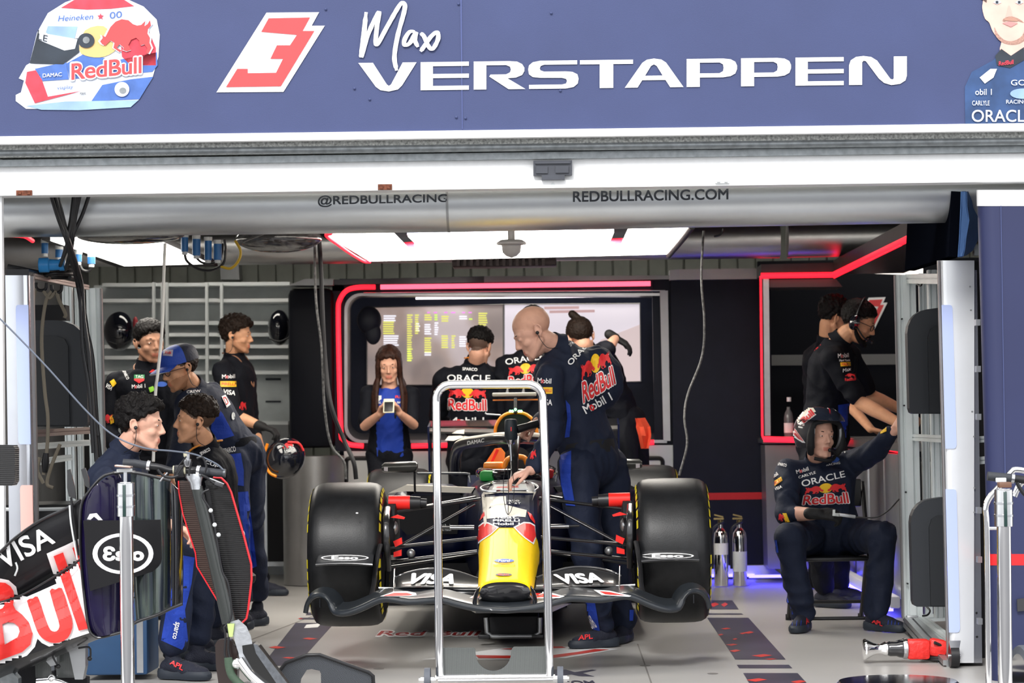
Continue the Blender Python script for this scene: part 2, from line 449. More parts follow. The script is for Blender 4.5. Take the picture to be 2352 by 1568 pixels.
# ---- banner
sign = thing('banner', 'long navy banner over the garage opening with a name and red number', 'banner', at(1176, 313, 10.8))
m = MB(); slab(m, [(-700, -140), (3100, -195), (3100, 273), (-700, 322)], 10.8, .03); bann = obj('banner_sheet', m, bannerm, sign)
m = MB(); slab(m, [(-700, 322), (3100, 273), (3100, 290), (-700, 340)], 10.79, .05); obj('banner_border', m, whitetx, sign, label='white lower border of the banner')
m = MB(); slab(m, [(1056, -100), (1060, -100), (1063, 296), (1061, 296)], 10.797, .004); obj('seam', m, mat('banner_seam', (.075, .10, .26), .5), sign)
for x, y in ((1266, 30), (748, 21), (814, 203), (849, 228), (1048, 269), (1069, 271), (1053, 9), (1287, 208)):
    m = MB(); p = at(x, y, 10.795); m.ell(p, (.006, .003, .006)); obj('pin', m, bannerm, sign)
BY = 10.798
def blk(*loops): return [list(l) for l in loops]
# wide block letters: each drawn in a box 0..1.72 by 0..1
def letter(ch):
    W = 1.72; t = .145; s = .44
    if ch == 'E': return [[(0, 0), (W, 0), (W, .15), (s, .15), (s, .425), (W, .425), (W, .575), (s, .575), (s, .85), (W, .85), (W, 1), (0, 1)]], W
    if ch == 'T': return [[(0, .85), (.67, .85), (.67, 0), (1.13, 0), (1.13, .85), (1.8, .85), (1.8, 1), (0, 1)]], 1.8
    if ch == 'V': return [[(0, 1), (.5, 1), (.98, .22), (1.05, .17), (1.12, .22), (1.52, 1), (2.0, 1), (1.5, .18), (1.36, .04), (1.05, -.03), (.76, .02), (.6, .14)]], 2.0
    if ch == 'A': return [[[(0, 0), (.44, 0), (.6, .26), (1.4, .26), (1.56, 0), (2.02, 0), (1.42, .88), (1.26, .99), (1.0, 1.03), (.76, .99), (.6, .88)], [(.7, .42), (1.3, .42), (1.1, .76), (1.0, .82), (.9, .76)]]], 2.02
    if ch == 'P': return [[[(0, 0), (.45, 0), (.45, .33), (1.25, .33), (1.5, .37), (1.66, .46), (1.72, .62), (1.72, .74), (1.66, .88), (1.5, .97), (1.25, 1), (0, 1)], [(.45, .48), (1.12, .48), (1.24, .55), (1.26, .67), (1.24, .79), (1.12, .86), (.45, .86)]]], 1.72
    if ch == 'R': return [[[(0, 0), (.45, 0), (.45, .86), (1.15, .86), (1.29, .8), (1.32, .7), (1.29, .6), (1.15, .53), (.6, .53), (.55, .46), (1.24, 0), (1.84, 0), (1.2, .39), (1.5, .41), (1.72, .5), (1.8, .64), (1.8, .76), (1.72, .89), (1.54, .98), (1.25, 1), (0, 1)]]], 1.84
    if ch == 'S': return [[(.03, 0), (1.3, 0), (1.56, .05), (1.7, .17), (1.73, .34), (1.69, .5), (1.52, .59), (1.3, .61), (.55, .61), (.42, .66), (.4, .73), (.43, .81), (.55, .855), (1.68, .855), (1.68, 1), (.42, 1), (.16, .95), (.03, .84), (0, .69), (.03, .52), (.16, .42), (.42, .39), (1.16, .38), (1.3, .34), (1.33, .27), (1.3, .18), (1.16, .145), (.03, .145)]], 1.73
    if ch == 'N': return [[(0, 0), (.45, 0), (.45, .8), (.5, .86), (.58, .84), (1.02, .22), (1.2, .06), (1.45, -.02), (1.75, .02), (1.93, .14), (1.98, .3), (1.98, 1), (1.53, 1), (1.53, .22), (1.5, .18), (1.42, .2), (.96, .86), (.76, .99), (.5, 1.03), (.24, 1), (.06, .88), (0, .7)]], 1.98
vx = {'V': (823, 957)}
letters = [('V', 823, 957), ('E', 966, 1077), ('R', 1088, 1207), ('S', 1213, 1329), ('T', 1332, 1454), ('A', 1435, 1570), ('P', 1577, 1693), ('P', 1702, 1817), ('E', 1827, 1938), ('N', 1950, 2083)]
vmb = bmesh.new()
for ch, x0, x1 in letters:
    sh, W = letter(ch)
    b = poly2d([sh[0]] if not isinstance(sh[0][0], (list,)) else [sh[0]])
    for v in b.verts: v.co = V((x0 + (x1 - x0) * v.co.x / W, v.co.y, 0))
    me = bpy.data.meshes.new('l'); b.to_mesh(me); vmb.from_mesh(me); b.free()
for v in vmb.verts: v.co = at(v.co.x, (144.5 - (v.co.x - 823) * .0122) + (1 - v.co.y) * 64.5, BY - .003)
k = MB(); k.b.free(); k.b = vmb; obj('lettering', k, whitetx, sign, smooth=False, norm=False, label='wide white block lettering of the surname')
# handwritten first name as brush strokes
def strokes(name, lists, Y, wpx, m, parent, label=None, thick=.002):
    k = MB()
    for kk, L in enumerate(lists):
        L2 = spline([V((a, b, 0)) for a, b in L], 7); n = len(L2)
        up = []
        for i, p in enumerate(L2):
            t = (L2[min(i + 1, n - 1)] - L2[max(i - 1, 0)]).normalized(); nn = V((-t.y, t.x, 0))
            wd = wpx * (.62 + .38 * abs(t.y)) * (1 if 1 < i < n - 2 else .7) + .6 * noise.noise(p * .12)
            up.append((p + nn * wd, p - nn * wd))
        rows = [[at(a.x, a.y, Y - .0006 * i_ / n - .001 * kk), at(b_.x, b_.y, Y - .0006 * i_ / n - .001 * kk)] for i_, (a, b_) in enumerate(up)]
        k.sheet(rows, thick, (0, -1, 0))
    return obj(name, k, m, parent, label=label, smooth=False)
strokes('signature', [[(829, 132), (834, 90), (841, 28)], [(841, 28), (835, 92), (830, 130), (845, 80), (870, 28), (866, 60), (863, 96), (868, 100), (890, 60), (918, 12), (928, 8), (929, 24), (914, 80), (906, 130), (911, 162)],
    [(953, 72), (940, 74), (929, 92), (930, 104), (942, 98), (955, 75), (953, 92), (960, 108)], [(966, 76), (974, 84), (984, 106), (994, 112), (1006, 90), (1004, 74), (990, 84), (976, 104), (966, 118)]], BY - .004, 5.2, whitetx, sign, label='white handwritten first name')
# number 3 emblem
def emblem3(parent, quad, on, off=.002):
    u = lambda L: [((x - 497) / (745 - 497), 1 - (y - 28) / (213 - 28)) for x, y in L]
    decal('number_outline', poly2d([u([(612, 29), (733, 28), (716, 59), (746, 59), (651, 211), (497, 212)])]), quad, on, whitetx, parent, off=off, cuts=None)
    decal('number', poly2d([u([(617, 42), (712, 40), (695, 71), (722, 71), (645, 198), (519, 200), (545, 158), (569, 158), (569, 168), (634, 167), (650, 135), (621, 135), (636, 104), (666, 104), (682, 80), (600, 73)])]), quad, on, mat('coral_print', (.74, .07, .075), .5, var=.03), parent, off=off * 2.2, cuts=None)
emblem3(sign, [(497, 28), (745, 28), (745, 213), (497, 213)], BY)
# printed helmet picture
hm = {}
def pr(name, pts, m, k, curve=0, on=BY, par=None):
    if curve: pts = spl2(pts, curve, True)
    b = poly2d([pts]); mb = MB(); mb.b.free(); mb.b = b
    for v in b.verts: v.co = at(v.co.x, v.co.y, on - .0016 * k)
    return obj(name, mb, m, sign if par is None else par, smooth=False, norm=False)
pwhite = mat('print_pale', (.72, .76, .84), .5, var=.06); pblue = mat('print_blue', (.07, .16, .48), .5, var=.15, vscale=20); pred = mat('print_red', (.66, .05, .08), .5, var=.2, vscale=20)
pdk = mat('print_dark', (.025, .035, .05), .3, var=.3); pyel = mat('print_tan', (.72, .5, .2), .5); plb = mat('print_light_blue', (.3, .46, .75), .5, var=.2)
pr('helmet_picture', [(110, 30), (150, 5), (200, -12), (270, -12), (330, 15), (360, 45), (367, 80), (364, 130), (350, 180), (318, 230), (300, 244), (240, 246), (160, 243), (100, 250), (60, 250), (36, 232), (36, 218), (48, 212), (55, 185), (43, 180), (60, 150), (68, 145), (85, 75)], pwhite, 1)
pr('helmet_print', [(140, 18), (170, 0), (215, -10), (270, -10), (308, 14), (255, 20), (200, 22)], pred, 2, 0)
pr('helmet_print', [(110, 60), (178, 61), (170, 95), (104, 78)], plb, 2)
pr('helmet_print', [(60, 243), (150, 233), (318, 230), (300, 246), (180, 253), (95, 252)], plb, 2)
pr('helmet_print', [(88, 68), (115, 90), (180, 88), (182, 120), (145, 148), (80, 146), (68, 145)], pdk, 3)
pr('helmet_print', [(91, 64), (110, 78), (178, 90), (172, 112), (148, 116), (104, 98), (86, 90)], pwhite, 4)
pr('helmet_print', [(152, 146), (200, 120), (260, 140), (360, 120), (362, 150), (350, 165), (160, 182)], pblue, 2)
pr('helmet_print', [(80, 158), (152, 142), (158, 182), (98, 186)], pblue, 3)
pr('helmet_print', [(275, 60), (340, 68), (358, 110), (358, 150), (300, 150), (280, 130)], pred, 2)
pr('helmet_print', [(238, 60), (262, 90), (268, 112), (240, 130), (205, 130), (182, 115), (195, 70)], pyel, 3, 3)
pr('helmet_print', [(210, 232), (235, 195), (300, 182), (352, 176), (320, 228)], pblue, 2)
pr('helmet_print', [(62, 165), (88, 160), (110, 222), (190, 208), (80, 237), (58, 190)], pred, 3)
pr('helmet_print', spl2([(198 + 19 * cos(a), 93 + 17 * sin(a)) for a in [2 * pi * i / 12 for i in range(12)]], 2, True), pdk, 6)
pr('helmet_print', spl2([(198 + 8 * cos(a), 92 + 8 * sin(a)) for a in [2 * pi * i / 8 for i in range(8)]], 2, True), railg, 7)
pr('helmet_print', spl2([(280 + 17 * cos(a), 205 + 17 * sin(a)) for a in [2 * pi * i / 12 for i in range(12)]], 2, True), pwhite, 6)
pr('helmet_print', spl2([(282 + 8 * cos(a), 208 + 7 * sin(a)) for a in [2 * pi * i / 8 for i in range(8)]], 2, True), railg, 7)
BULL = [(0, .38), (.05, .47), (.04, .55), (.1, .5), (.13, .58), (.2, .78), (.3, .93), (.42, 1.0), (.55, .97), (.64, .86), (.72, .82), (.8, .84), (.88, .95), (.86, .8), (.92, .86), (.97, .97), (.99, .82), (.93, .72), (.92, .6), (.97, .48), (.96, .34), (1.0, .2), (.94, .04), (.89, .06), (.92, .18), (.86, .3), (.78, .26), (.76, .4), (.7, .48), (.6, .42), (.55, .28), (.6, .14), (.52, .1), (.44, .14), (.46, .2), (.38, .3), (.32, .2), (.42, .12), (.38, .08), (.26, .2), (.28, .34), (.2, .4), (.1, .26), (.04, .3)]
def bull(quad, on, parent, m=None, flip=False, off=.003, cuts=(6, 3)):
    return decal('bull_emblem', poly2d([[((1 - x) if flip else x, y) for x, y in BULL]]), quad, on, m or redtx, parent, off=off, cuts=cuts)
def bull2(q, on, m, k, par=None):
    x0, y0, x1, y1 = q
    return decal('bull_emblem', poly2d([BULL]), [(x0, y0), (x1, y0), (x1, y1), (x0, y1)], on, m, par or sign, off=.0016 * k, cuts=None)
bull2((225, 40, 352, 128), BY, pwhite, 5); bull2((230, 44, 348, 126), BY, MATS['coral_print'], 6)
word('RedBull', [(160, 142), (328, 126), (328, 172), (160, 188)], BY, pwhite, sign, bold=.06, off=.008, cuts=(1, 1), space=.92)
word('RedBull', [(164, 146), (325, 130), (325, 168), (164, 184)], BY, MATS['coral_print'], sign, bold=.02, off=.0096, cuts=(1, 1), space=.95)
word('Heineken', [(133, 36), (214, 31), (214, 44), (133, 49)], BY, pblue, sign, off=.005, cuts=(1, 1), shear=.2)
word('00', [(252, 28), (280, 25), (280, 40), (252, 43)], BY, pblue, sign, off=.005, cuts=(1, 1))
pr('star_print', [(231 + r * sin(a), 38 - r * cos(a)) for i in range(10) for a, r in [(pi * i / 5, 8 if i % 2 == 0 else 3.5)]], pred, 3)
word('DAMAC', [(98, 169), (142, 166), (142, 175), (98, 178)], BY, pwhite, sign, off=.009, cuts=(1, 1), bold=.02)
word('viaplay', [(131, 198), (168, 195), (168, 205), (131, 208)], BY, pblue, sign, off=.009, cuts=(1, 1))
word('MAX', [(184, 212), (197, 211), (197, 217), (184, 218)], BY, pdk, sign, off=.009, cuts=(1, 1), bold=.02)
word('LE', [(88, 76), (110, 82), (108, 96), (86, 90)], BY, pdk, sign, off=.01, cuts=(1, 1))
# printed driver picture at the right end (plain generic figure)
pskin = mat('print_skin', (.78, .5, .42), .5, var=.08, vscale=15); pskd = mat('print_skin_dark', (.5, .27, .2), .5, var=.1); phair = mat('print_hair', (.10, .06, .05), .6)
psuit = mat('print_suit', (.03, .075, .2), .5, var=.25, vscale=12)
pr('driver_picture', [(2217, 284), (2216, 200), (2232, 165), (2282, 138), (2300, 120), (2352, 112), (2450, 112), (2480, 284)], psuit, 1)
pr('driver_print', spl2([(2262, -60), (2258, 0), (2256, 18), (2262, 42), (2272, 52), (2280, 72), (2292, 88), (2300, 96), (2297, 118), (2322, 130), (2352, 114), (2388, 118), (2390, 70), (2400, 20), (2400, -60)], 3, True), pskin, 2)
pr('driver_print', spl2([(2318, 12), (2313, 30), (2310, 40), (2318, 38), (2326, 40)], 3, True), mat('print_shade_skin', (.70, .43, .36), .5), 3)
pr('driver_print', spl2([(2284, 62), (2292, 78), (2308, 92), (2328, 94), (2348, 82), (2356, 62), (2362, 70), (2356, 90), (2334, 102), (2306, 99), (2288, 84)], 3, True), mat('print_stubble', (.42, .24, .19), .6, var=.3, vscale=120), 3)
pr('driver_print', spl2([(2304, 44), (2320, 37), (2340, 43), (2352, 52), (2344, 50), (2322, 44), (2306, 50)], 2, True), MATS['print_stubble'], 3)
pr('driver_print', [(2252, -60), (2252, -4), (2266, 6), (2268, -20), (2290, -60)], phair, 3)
pr('driver_print', [(2302, 53), (2318, 49), (2338, 53), (2322, 62)], mat('print_lips', (.62, .27, .26), .5), 4)
pr('driver_print', [(2306, 43), (2322, 38), (2340, 46), (2336, 49), (2308, 47)], pskd, 4)
for x in (2290, 2341): pr('driver_print', [(x - 9, 6), (x - 3, 1), (x + 6, 1), (x + 10, 6), (x, 10)], pwhite, 4); pr('driver_print', [(x - 3, 2), (x + 3, 2), (x + 3, 8), (x - 3, 8)], pdk, 5)
pr('driver_print', [(2286, 128), (2300, 112), (2322, 128), (2352, 108), (2352, 138), (2320, 156), (2290, 150)], pdk, 3)
for t, q in (('ORACLE', (2232, 252, 2372, 280)), ('CARLYLE', (2233, 231, 2273, 242)), ('obil 1', (2240, 204, 2278, 218)), ('GO', (2322, 183, 2356, 196)), ('RACING', (2311, 229, 2360, 238))):
    word(t, [(q[0], q[1]), (q[2], q[1]), (q[2], q[3]), (q[0], q[3])], BY, pwhite, sign, off=.008, cuts=(1, 1), bold=.01)
pr('driver_print', [(2250, 178), (2275, 158), (2290, 158), (2282, 178), (2262, 192)], pwhite, 4)
pr('driver_print', spl2([(2350 + 30 * cos(a), 215 + 12 * sin(a)) for a in [2 * pi * i / 12 for i in range(12)]], 2, True), plb, 4)
word('RedBull', [(2294, 141), (2328, 137), (2328, 147), (2294, 151)], BY, pred, sign, off=.01, cuts=(1, 1), bold=.03)

# ================================================================ ceiling things
def floorpt(px, py, z=0.): return atz(px, py, z)
duct = thing('ventilation_duct', 'large brushed metal tube with web address lettering across the front of the ceiling', 'duct', at(1176, 470, 12))
m = MB(); R_ = .148
a0, a1 = at(-160, 477, 11.66), at(1030, 462, 11.66); a2 = at(2196, 440, 11.66); m.cyl(a0, a1, R_, n=64); d1 = obj('duct_section', m, ductm, duct)
m = MB(); m.cyl(a1 + V((.003, 0, 0)), a2, R_, n=64); d2 = obj('duct_section', m, ductm, duct)
m = MB(); m.lathe([(R_ + .002, 0), (R_ + .002, .012)], a1 - V((.006, 0, 0)), a2 - a1, 64); obj('joint_ring', m, alud, duct)
m = MB(); m.cyl(a2 - V((.01, 0, 0)), a2 + V((.9, 0, 0)), R_ * .98, n=48); obj('duct_section', m, ductm, duct)
word('@REDBULLRACING', [(730, 449), (1028, 444), (1028, 469), (730, 476)], [d1], darktx, duct, bold=.022, off=.003, cuts=(2, 6))
word('REDBULLRACING.COM', [(1316, 439), (1673, 433), (1673, 458), (1316, 464)], [d2], darktx, duct, bold=.022, off=.003, cuts=(2, 6))
m = MB(); m.cyl(at(-250, 578, 17.2), at(1790, 552, 17.2), .125, n=48); tag(obj('ventilation_duct', m, mat('duct_dull', (.55, .55, .55), .36, metal=1, var=.05)), 'duller brushed metal tube behind the ceiling lights, above the rear partition', 'duct')
m = MB(); m.cyl(at(1812, 551, 17.2), at(2170, 545, 17.2), .125, n=48); m.cyl(at(1808, 551, 17.2), at(1814, 551, 17.2), .129, n=48); tag(obj('ventilation_duct', m, MATS['duct_dull']), 'short end length of the rear metal tube, above the red lit corner booth', 'duct')
ZC = 2.25
def plate(name, pxs, z, th, mm, par, lab=None):
    m = MB(); m.prism([atz(x, y, z) for x, y in pxs], (0, 0, th)); return obj(name, m, mm, par, label=lab, smooth=False)
lt = thing('ceiling_light', 'large glowing ceiling light frame over the racing car with a raised middle panel', 'ceiling light', atz(1170, 560, ZC))
O = [(751, 541), (1582, 520), (1531, 584), (849, 600)]; I = [(896, 533), (1447, 523), (1427, 567), (937, 575)]
plate('light_panel', [O[0], I[0], I[3], O[3]], ZC, .02, ceil_light, lt); plate('light_panel', [I[1], O[1], O[2], I[2]], ZC, .02, ceil_light, lt)
plate('light_panel', [O[3], I[3], I[2], O[2]], ZC + .001, .02, ceil_light, lt)
plate('middle_light_panel', [(937, 543), (1410, 534), (1398, 562), (970, 575)], ZC + .03, .02, ceil_light, lt)
plate('light_housing', [(735, 540), (1600, 516), (1540, 582), (840, 601)], ZC + .10, .05, mat('housing_black', (.006, .006, .007), .9, spec=0., bump=.05), lt)
plate('light_strip', [(935, 536), (1410, 526), (1410, 530), (935, 540)], ZC + .06, .02, lampblue, lt)
m = MB(); m.tube([atz(x, y, ZC) for x, y in [(760, 536), (750, 541), (775, 560), (800, 578), (835, 599), (850, 601)]], .011, smooth=5); obj('red_edge_strip', m, redled, lt)
m = MB(); m.tube([atz(x, y, ZC) for x, y in [(1590, 519), (1568, 548), (1536, 586)]], .02, smooth=4); obj('edge_trim', m, black, lt)
for q in ([(928, 564), (955, 562)], [(1403, 555), (1430, 554)]):
    m = MB(); m.tube([atz(x, y, ZC + .04) for x, y in q], .02); obj('red_strip', m, redled, lt)
lt2 = thing('ceiling_light', 'glowing slanted ceiling light panel at left between the dangling cables', 'ceiling light', atz(300, 570, ZC))
plate('light_panel', [(116, 553), (351, 553), (470, 606), (286, 611)], ZC, .02, ceil_light, lt2)
plate('light_housing', [(96, 551), (360, 551), (500, 612), (270, 614)], ZC + .03, .04, blackm, lt2)
m = MB(); m.tube([atz(x, y, ZC) for x, y in [(20, 540), (55, 542), (75, 553)]], .012, smooth=3); obj('red_strip', m, redled, lt2)
m = MB(); m.lathe([(.005, .33), (.02, .33), (.02, .10), (.06, .10), (.085, .085), (.085, .075), (.055, .07), (.05, .03), (.03, .01), (.002, 0)], at(1175, 592, 13.6) , (0, 0, 1), 32)
tag(obj('ceiling_sensor', m, mat('sensor_white', (.55, .53, .52), .4, var=.05)), 'pale cone shaped sensor hanging on a rod in front of the middle light', 'sensor')
m = MB(); p = at(1040, 606, 16.6); q2 = at(1278, 604, 16.6); m.box((p + q2) / 2, ((q2 - p).length, .25, .05), bev=.01); m.cyl((p + q2) / 2, ((p + q2).x / 2, 16.6, 2.93), .02)
for i in range(14): m.box(p + (q2 - p) * ((i + 1) / 16) + V((0, -.14, 0)), (.02, .03, .045))
tag(obj('air_unit', m, mat('dark_vent', (.035, .025, .025), .5, metal=.5, var=.3)), 'dark slotted unit hanging behind the middle ceiling light', 'air unit')
# long dark clear-cased lamp and power sockets near the left light
m = MB(); c = at(640, 548, 14.5); m.cyl(c, (c.x, c.y, 2.93), .012); m.ell(c, (.26, .12, .085), n=28); m.tube([c + V((-.2, -.1, -.02)), c + V((-.05, -.12, .03)), c + V((.05, -.1, .07))], .008, smooth=4)
tag(obj('flood_lamp', m, mat('smoked_glass', (.10, .10, .10), .12, metal=.4, coat=1, var=.4, vscale=30)), 'smoked oval lamp housing under the front tube, right of the blue sockets', 'lamp')
m = MB(); c = at(300, 540, 13.3); m.cyl(c, (c.x, c.y, 2.93), .012); m.ell(c, (.3, .15, .05), n=28); tag(obj('flood_lamp', m, MATS['smoked_glass']), 'shallow dark oval lamp housing under the front tube, left of the blue sockets', 'lamp')
SK = [(424, 545, 578), (451, 549, 587), (478, 553, 597), (500, 560, 597)]
SK2 = [(103, 558, 582), (136, 573, 591), (180, 584, 601), (210, 590, 606)]
sidx = 0
for grp, L, Y in (('blue power sockets on the ceiling right of the left light', SK, 14.0), ('blue power sockets on the ceiling left of the left light', SK2, 14.8)):
    for i, (x, y0, y1) in enumerate(L):
        words = ['leftmost', 'second from the left', 'third from the left', 'rightmost'][i]
        t = thing('power_socket', 'blue power socket, %s of four %s' % (words, 'between the two ceiling lights' if L is SK else 'above the left rack'), 'socket', at(x, y0, Y), grp)
        m = MB(); m.cyl(at(x, y0, Y), at(x, y1, Y), .021 + .003 * (i % 2), n=20); obj('socket_body', m, blueconn, t)
        m = MB(); m.cyl(at(x, y1, Y), at(x, y1 + 7, Y), .017, n=20); m.cyl(at(x, y0 - 9, Y), at(x, y0, Y), .024, n=20); obj('collar', m, lightgrey, t)
CY = 14.0
def cable(pts, r, mm, lab, name='cable', grp=None, smooth=8, cat='cable'):
    m = MB(); m.tube(pts, r, n=8, smooth=smooth); return tag(obj(name, m, mm), lab, cat, grp)
cable([at(424, 582, 14), at(430, 600, 14), at(455, 617, 14), at(487, 620, 14), at(512, 605, 14), at(518, 575, 14), at(515, 550, 14)], .008, black, 'black looped cable with yellow marks below the blue sockets, outer loop')
cable([at(451, 592, 14), at(465, 603, 14), at(490, 604, 14), at(507, 592, 14), at(512, 560, 14.05)], .007, black, 'black looped cable below the blue sockets, inner loop')
cable([at(507, 612, 14), at(530, 616, 14), at(548, 598, 14), at(552, 575, 14), at(540, 552, 14)], .008, mat('yellow_cable_mark', (.55, .36, .02), .5), 'yellow banded cable curling right of the blue sockets')
cable([at(182, 606, 14.8), at(190, 620, 14.8), at(204, 622, 14.8), at(211, 610, 14.8)], .008, black, 'short black cable loop between two blue sockets above the left rack')
# hanging cables left
pts = [[(118, 452), (133, 500), (152, 552), (165, 600), (178, 640), (185, 700), (190, 800), (205, 900), (214, 1040)],
       [(127, 452), (140, 505), (158, 555), (176, 610), (188, 660), (192, 730), (204, 820), (212, 930), (222, 1060)],
       [(133, 451), (150, 520), (156, 548), (148, 580), (140, 605)],
       [(170, 451), (164, 500), (157, 545), (160, 580), (172, 615), (186, 680), (200, 760), (208, 880), (226, 1000)],
       [(176, 451), (168, 505), (162, 550), (160, 585), (150, 620)],
       [(182, 451), (172, 500), (166, 552), (163, 590), (176, 640), (190, 720), (212, 820), (222, 960), (230, 1050)],
       [(204, 450), (190, 490), (174, 525), (158, 560), (146, 590), (138, 610)]]
for i, p in enumerate(pts):
    lab = ['leftmost black cable falling from the shutter behind the left rack', 'second black cable falling beside the left rack', 'short black cable ending at the blue plug on the left rack', 'black cable crossing the bundle and falling behind the left rack post', 'short black cable of the bundle dropping to the rack top', 'rightmost long black cable falling along the left rack post', 'slanted black cable from upper right of the bundle to the blue plug'][i]
    cable([at(x, y, 11.36 + .012 * i + .5 * min(1, max(0, (y - 560) / 70))) for x, y in p], .011 if i % 2 else .009, black, lab, grp='black cables dangling at the left')
cable([at(379, 560, 13.2), at(376, 640, 13.1), at(372, 760, 13.0), at(362, 860, 12.9), at(357, 905, 12.9), at(352, 1060, 12.8)], .0085, mat('white_cord', (.9, .88, .84), .6), 'pale cord hanging straight down in front of the man in the blue cap', 'cord', cat='cord')
cable([at(733, 545, 15.2), at(738, 640, 15.2), at(741, 720, 15.2), at(747, 830, 15.2), at(760, 930, 15.1), at(790, 1010, 15.1), at(812, 1060, 15), at(818, 1100, 15)], .014, blackm, 'thick dark cable hanging from the rear tube left of the screens')
cable([at(722, 545, 15.2), at(726, 690, 15.2), at(739, 800, 15.2), at(745, 930, 15.2), at(760, 1020, 15.2), at(790, 1060, 15.2), at(794, 1100, 15.2)], .008, mat('speckled_cord', (.09, .09, .09), .6, var=.8, vscale=60), 'thin speckled cord beside the thick cable left of the screens', 'cord', cat='cord')
cable([at(1616, 530, 14.6), at(1611, 640, 14.6), at(1618, 740, 14.6), at(1612, 820, 14.6), at(1580, 905, 14.5), at(1572, 960, 14.4), at(1578, 1020, 14.3), at(1560, 1092, 14.2)], .007, MATS['speckled_cord'], 'thin speckled cord hanging over the navy wall right of the screens', 'cord', cat='cord')
cable([at(1661, 525, 14.6), at(1660, 532, 14.6), at(1652, 540, 14.6), at(1640, 543, 14.6)], .006, black, 'short black plug lead under the rear tube right of the middle light')
# ================================================================ rear partition (Y about 18)
YB = 18.0
def pslab(name, quad, Y, dep, mm, par=None, lab=None): 
    m = MB(); slab(m, quad, Y, dep); return obj(name, m, mm, par, label=lab, smooth=False)
part = thing('partition_wall', 'navy rear partition with a rounded window recess framed in silver and glowing red tubes', 'partition', at(1160, 1330, YB))
# frame around the recess: left, top, right, bottom slabs
pslab('wall_panel', [(763, 655), (1500, 641), (1500, 668), (763, 668)], YB, .1, navy, part)
pslab('wall_panel', [(763, 655), (790, 655), (797, 1035), (770, 1035)], YB, .1, navy, part)
pslab('wall_panel', [(1498, 641), (1542, 641), (1548, 1310), (1508, 1310)], YB + .02, .1, navy, part)
pslab('wall_panel', [(770, 1012), (1510, 1012), (1510, 1036), (770, 1036)], YB + .005, .1, navy, part)
pslab('top_box', [(765, 642), (1112, 634), (1112, 648), (765, 654)], YB - .02, .2, mat('dark_gloss', (.06, .06, .065), .2, metal=.6, var=.1), part)
pslab('top_box', [(1112, 634), (1538, 632), (1538, 641), (1112, 648)], YB - .03, .2, greypan, part)
# recess lining (silver) built as a swept rounded frame
def rrect(x0, y0, x1, y1, r, n=6, right=True):
    P = []
    for cx, cy, a0 in ((x0 + r, y0 + r, pi), (x1 - r, y0 + r, 1.5 * pi), (x1 - r, y1 - r, 0), (x0 + r, y1 - r, .5 * pi)):
        if not right and cx > (x0 + x1) / 2: P.append((x1, y0 if a0 == 1.5 * pi else y1)); continue
        for k in range(n + 1): a = a0 + (pi / 2) * k / n; P.append((cx + r * cos(a), cy + r * sin(a)))
    return P
fr = rrect(791, 673, 1532, 1017, 38, 8, False)
m = MB(); m.loft([[at(x, y, YB - .01) for x, y in fr], [at(x, y, YB - .01) for x, y in rrect(798, 679, 1528, 1010, 34, 8, False)], [at(x, y, YB + .9) for x, y in rrect(806, 683, 1506, 995, 30, 8, False)]], False)
obj('recess_frame', m, mat('recess_silver', (.42, .41, .42), .3, metal=.85, var=.06), part, label='silver lining of the window recess')
pslab('recess_post', [(1516, 668), (1534, 667), (1540, 1012), (1524, 1012)], YB - .03, .1, lightgrey, part)
m = MB(); m.tube([at(x, y, YB - .02) for x, y in [(835, 673), (1528, 667)]], .006); obj('frame_edge', m, alu, part)
T = .018
def tube(name, P, Y, r, mm, par, sm=4, lab=None):
    m = MB(); m.tube([at(x, y, Y) for x, y in P], r, smooth=sm, n=12); return obj(name, m, mm, par, label=lab)
tube('led_tube', [(862, 659), (820, 660), (795, 668), (780, 690), (777, 720), (779, 850), (783, 990), (788, 1008), (802, 1020), (835, 1024)], YB - .03, T, redled, part)
tube('led_tube', [(874, 659), (1200, 655), (1494, 651)], YB - .03, T, pinkled, part, 2)
tube('led_tube', [(945, 1024), (1030, 1022)], YB - .03, T, redled, part, 2); tube('led_tube', [(1486, 1016), (1502, 1015)], YB - .03, T, redled, part, 2)
# recess back wall, lights, screens
pslab('recess_wall', [(780, 640), (1540, 640), (1540, 1060), (780, 1060)], YB + 1.0, .08, mat('recess_navy', (.012, .015, .030), .5, var=.1, spec=.2), part)
tube('recess_light', [(955, 685), (1400, 680)], YB + .85, .008, mat('soft_strip', (.9, .85, .9), .5, emit=(.9, .8, .85), estr=2.2), part, 1)
scrm = mat('screen_glow', (.3, .26, .25), .15, coat=.3)
b = scrm.node_tree.nodes['Principled BSDF']; tcn = node(scrm, 'ShaderNodeTexCoord'); nz = node(scrm, 'ShaderNodeTexNoise'); nz.inputs['Scale'].default_value = 1.6; nz.inputs['Detail'].default_value = 3
rp = node(scrm, 'ShaderNodeValToRGB'); rp.color_ramp.elements[0].position = .40; rp.color_ramp.elements[0].color = (.22, .17, .16, 1); rp.color_ramp.elements[1].position = .60; rp.color_ramp.elements[1].color = (.62, .52, .54, 1)
q = rp.color_ramp.elements.new(.5); q.color = (.40, .29, .25, 1)
link(scrm, tcn.outputs['Object'], nz.inputs['Vector']); link(scrm, nz.outputs['Fac'], rp.inputs['Fac']); link(scrm, rp.outputs['Color'], b.inputs['Emission Color']); b.inputs['Emission Strength'].default_value = .42
scr2 = mat('screen_pale', (.4, .38, .42), .15, emit=(.62, .56, .62), estr=.62, var=0)
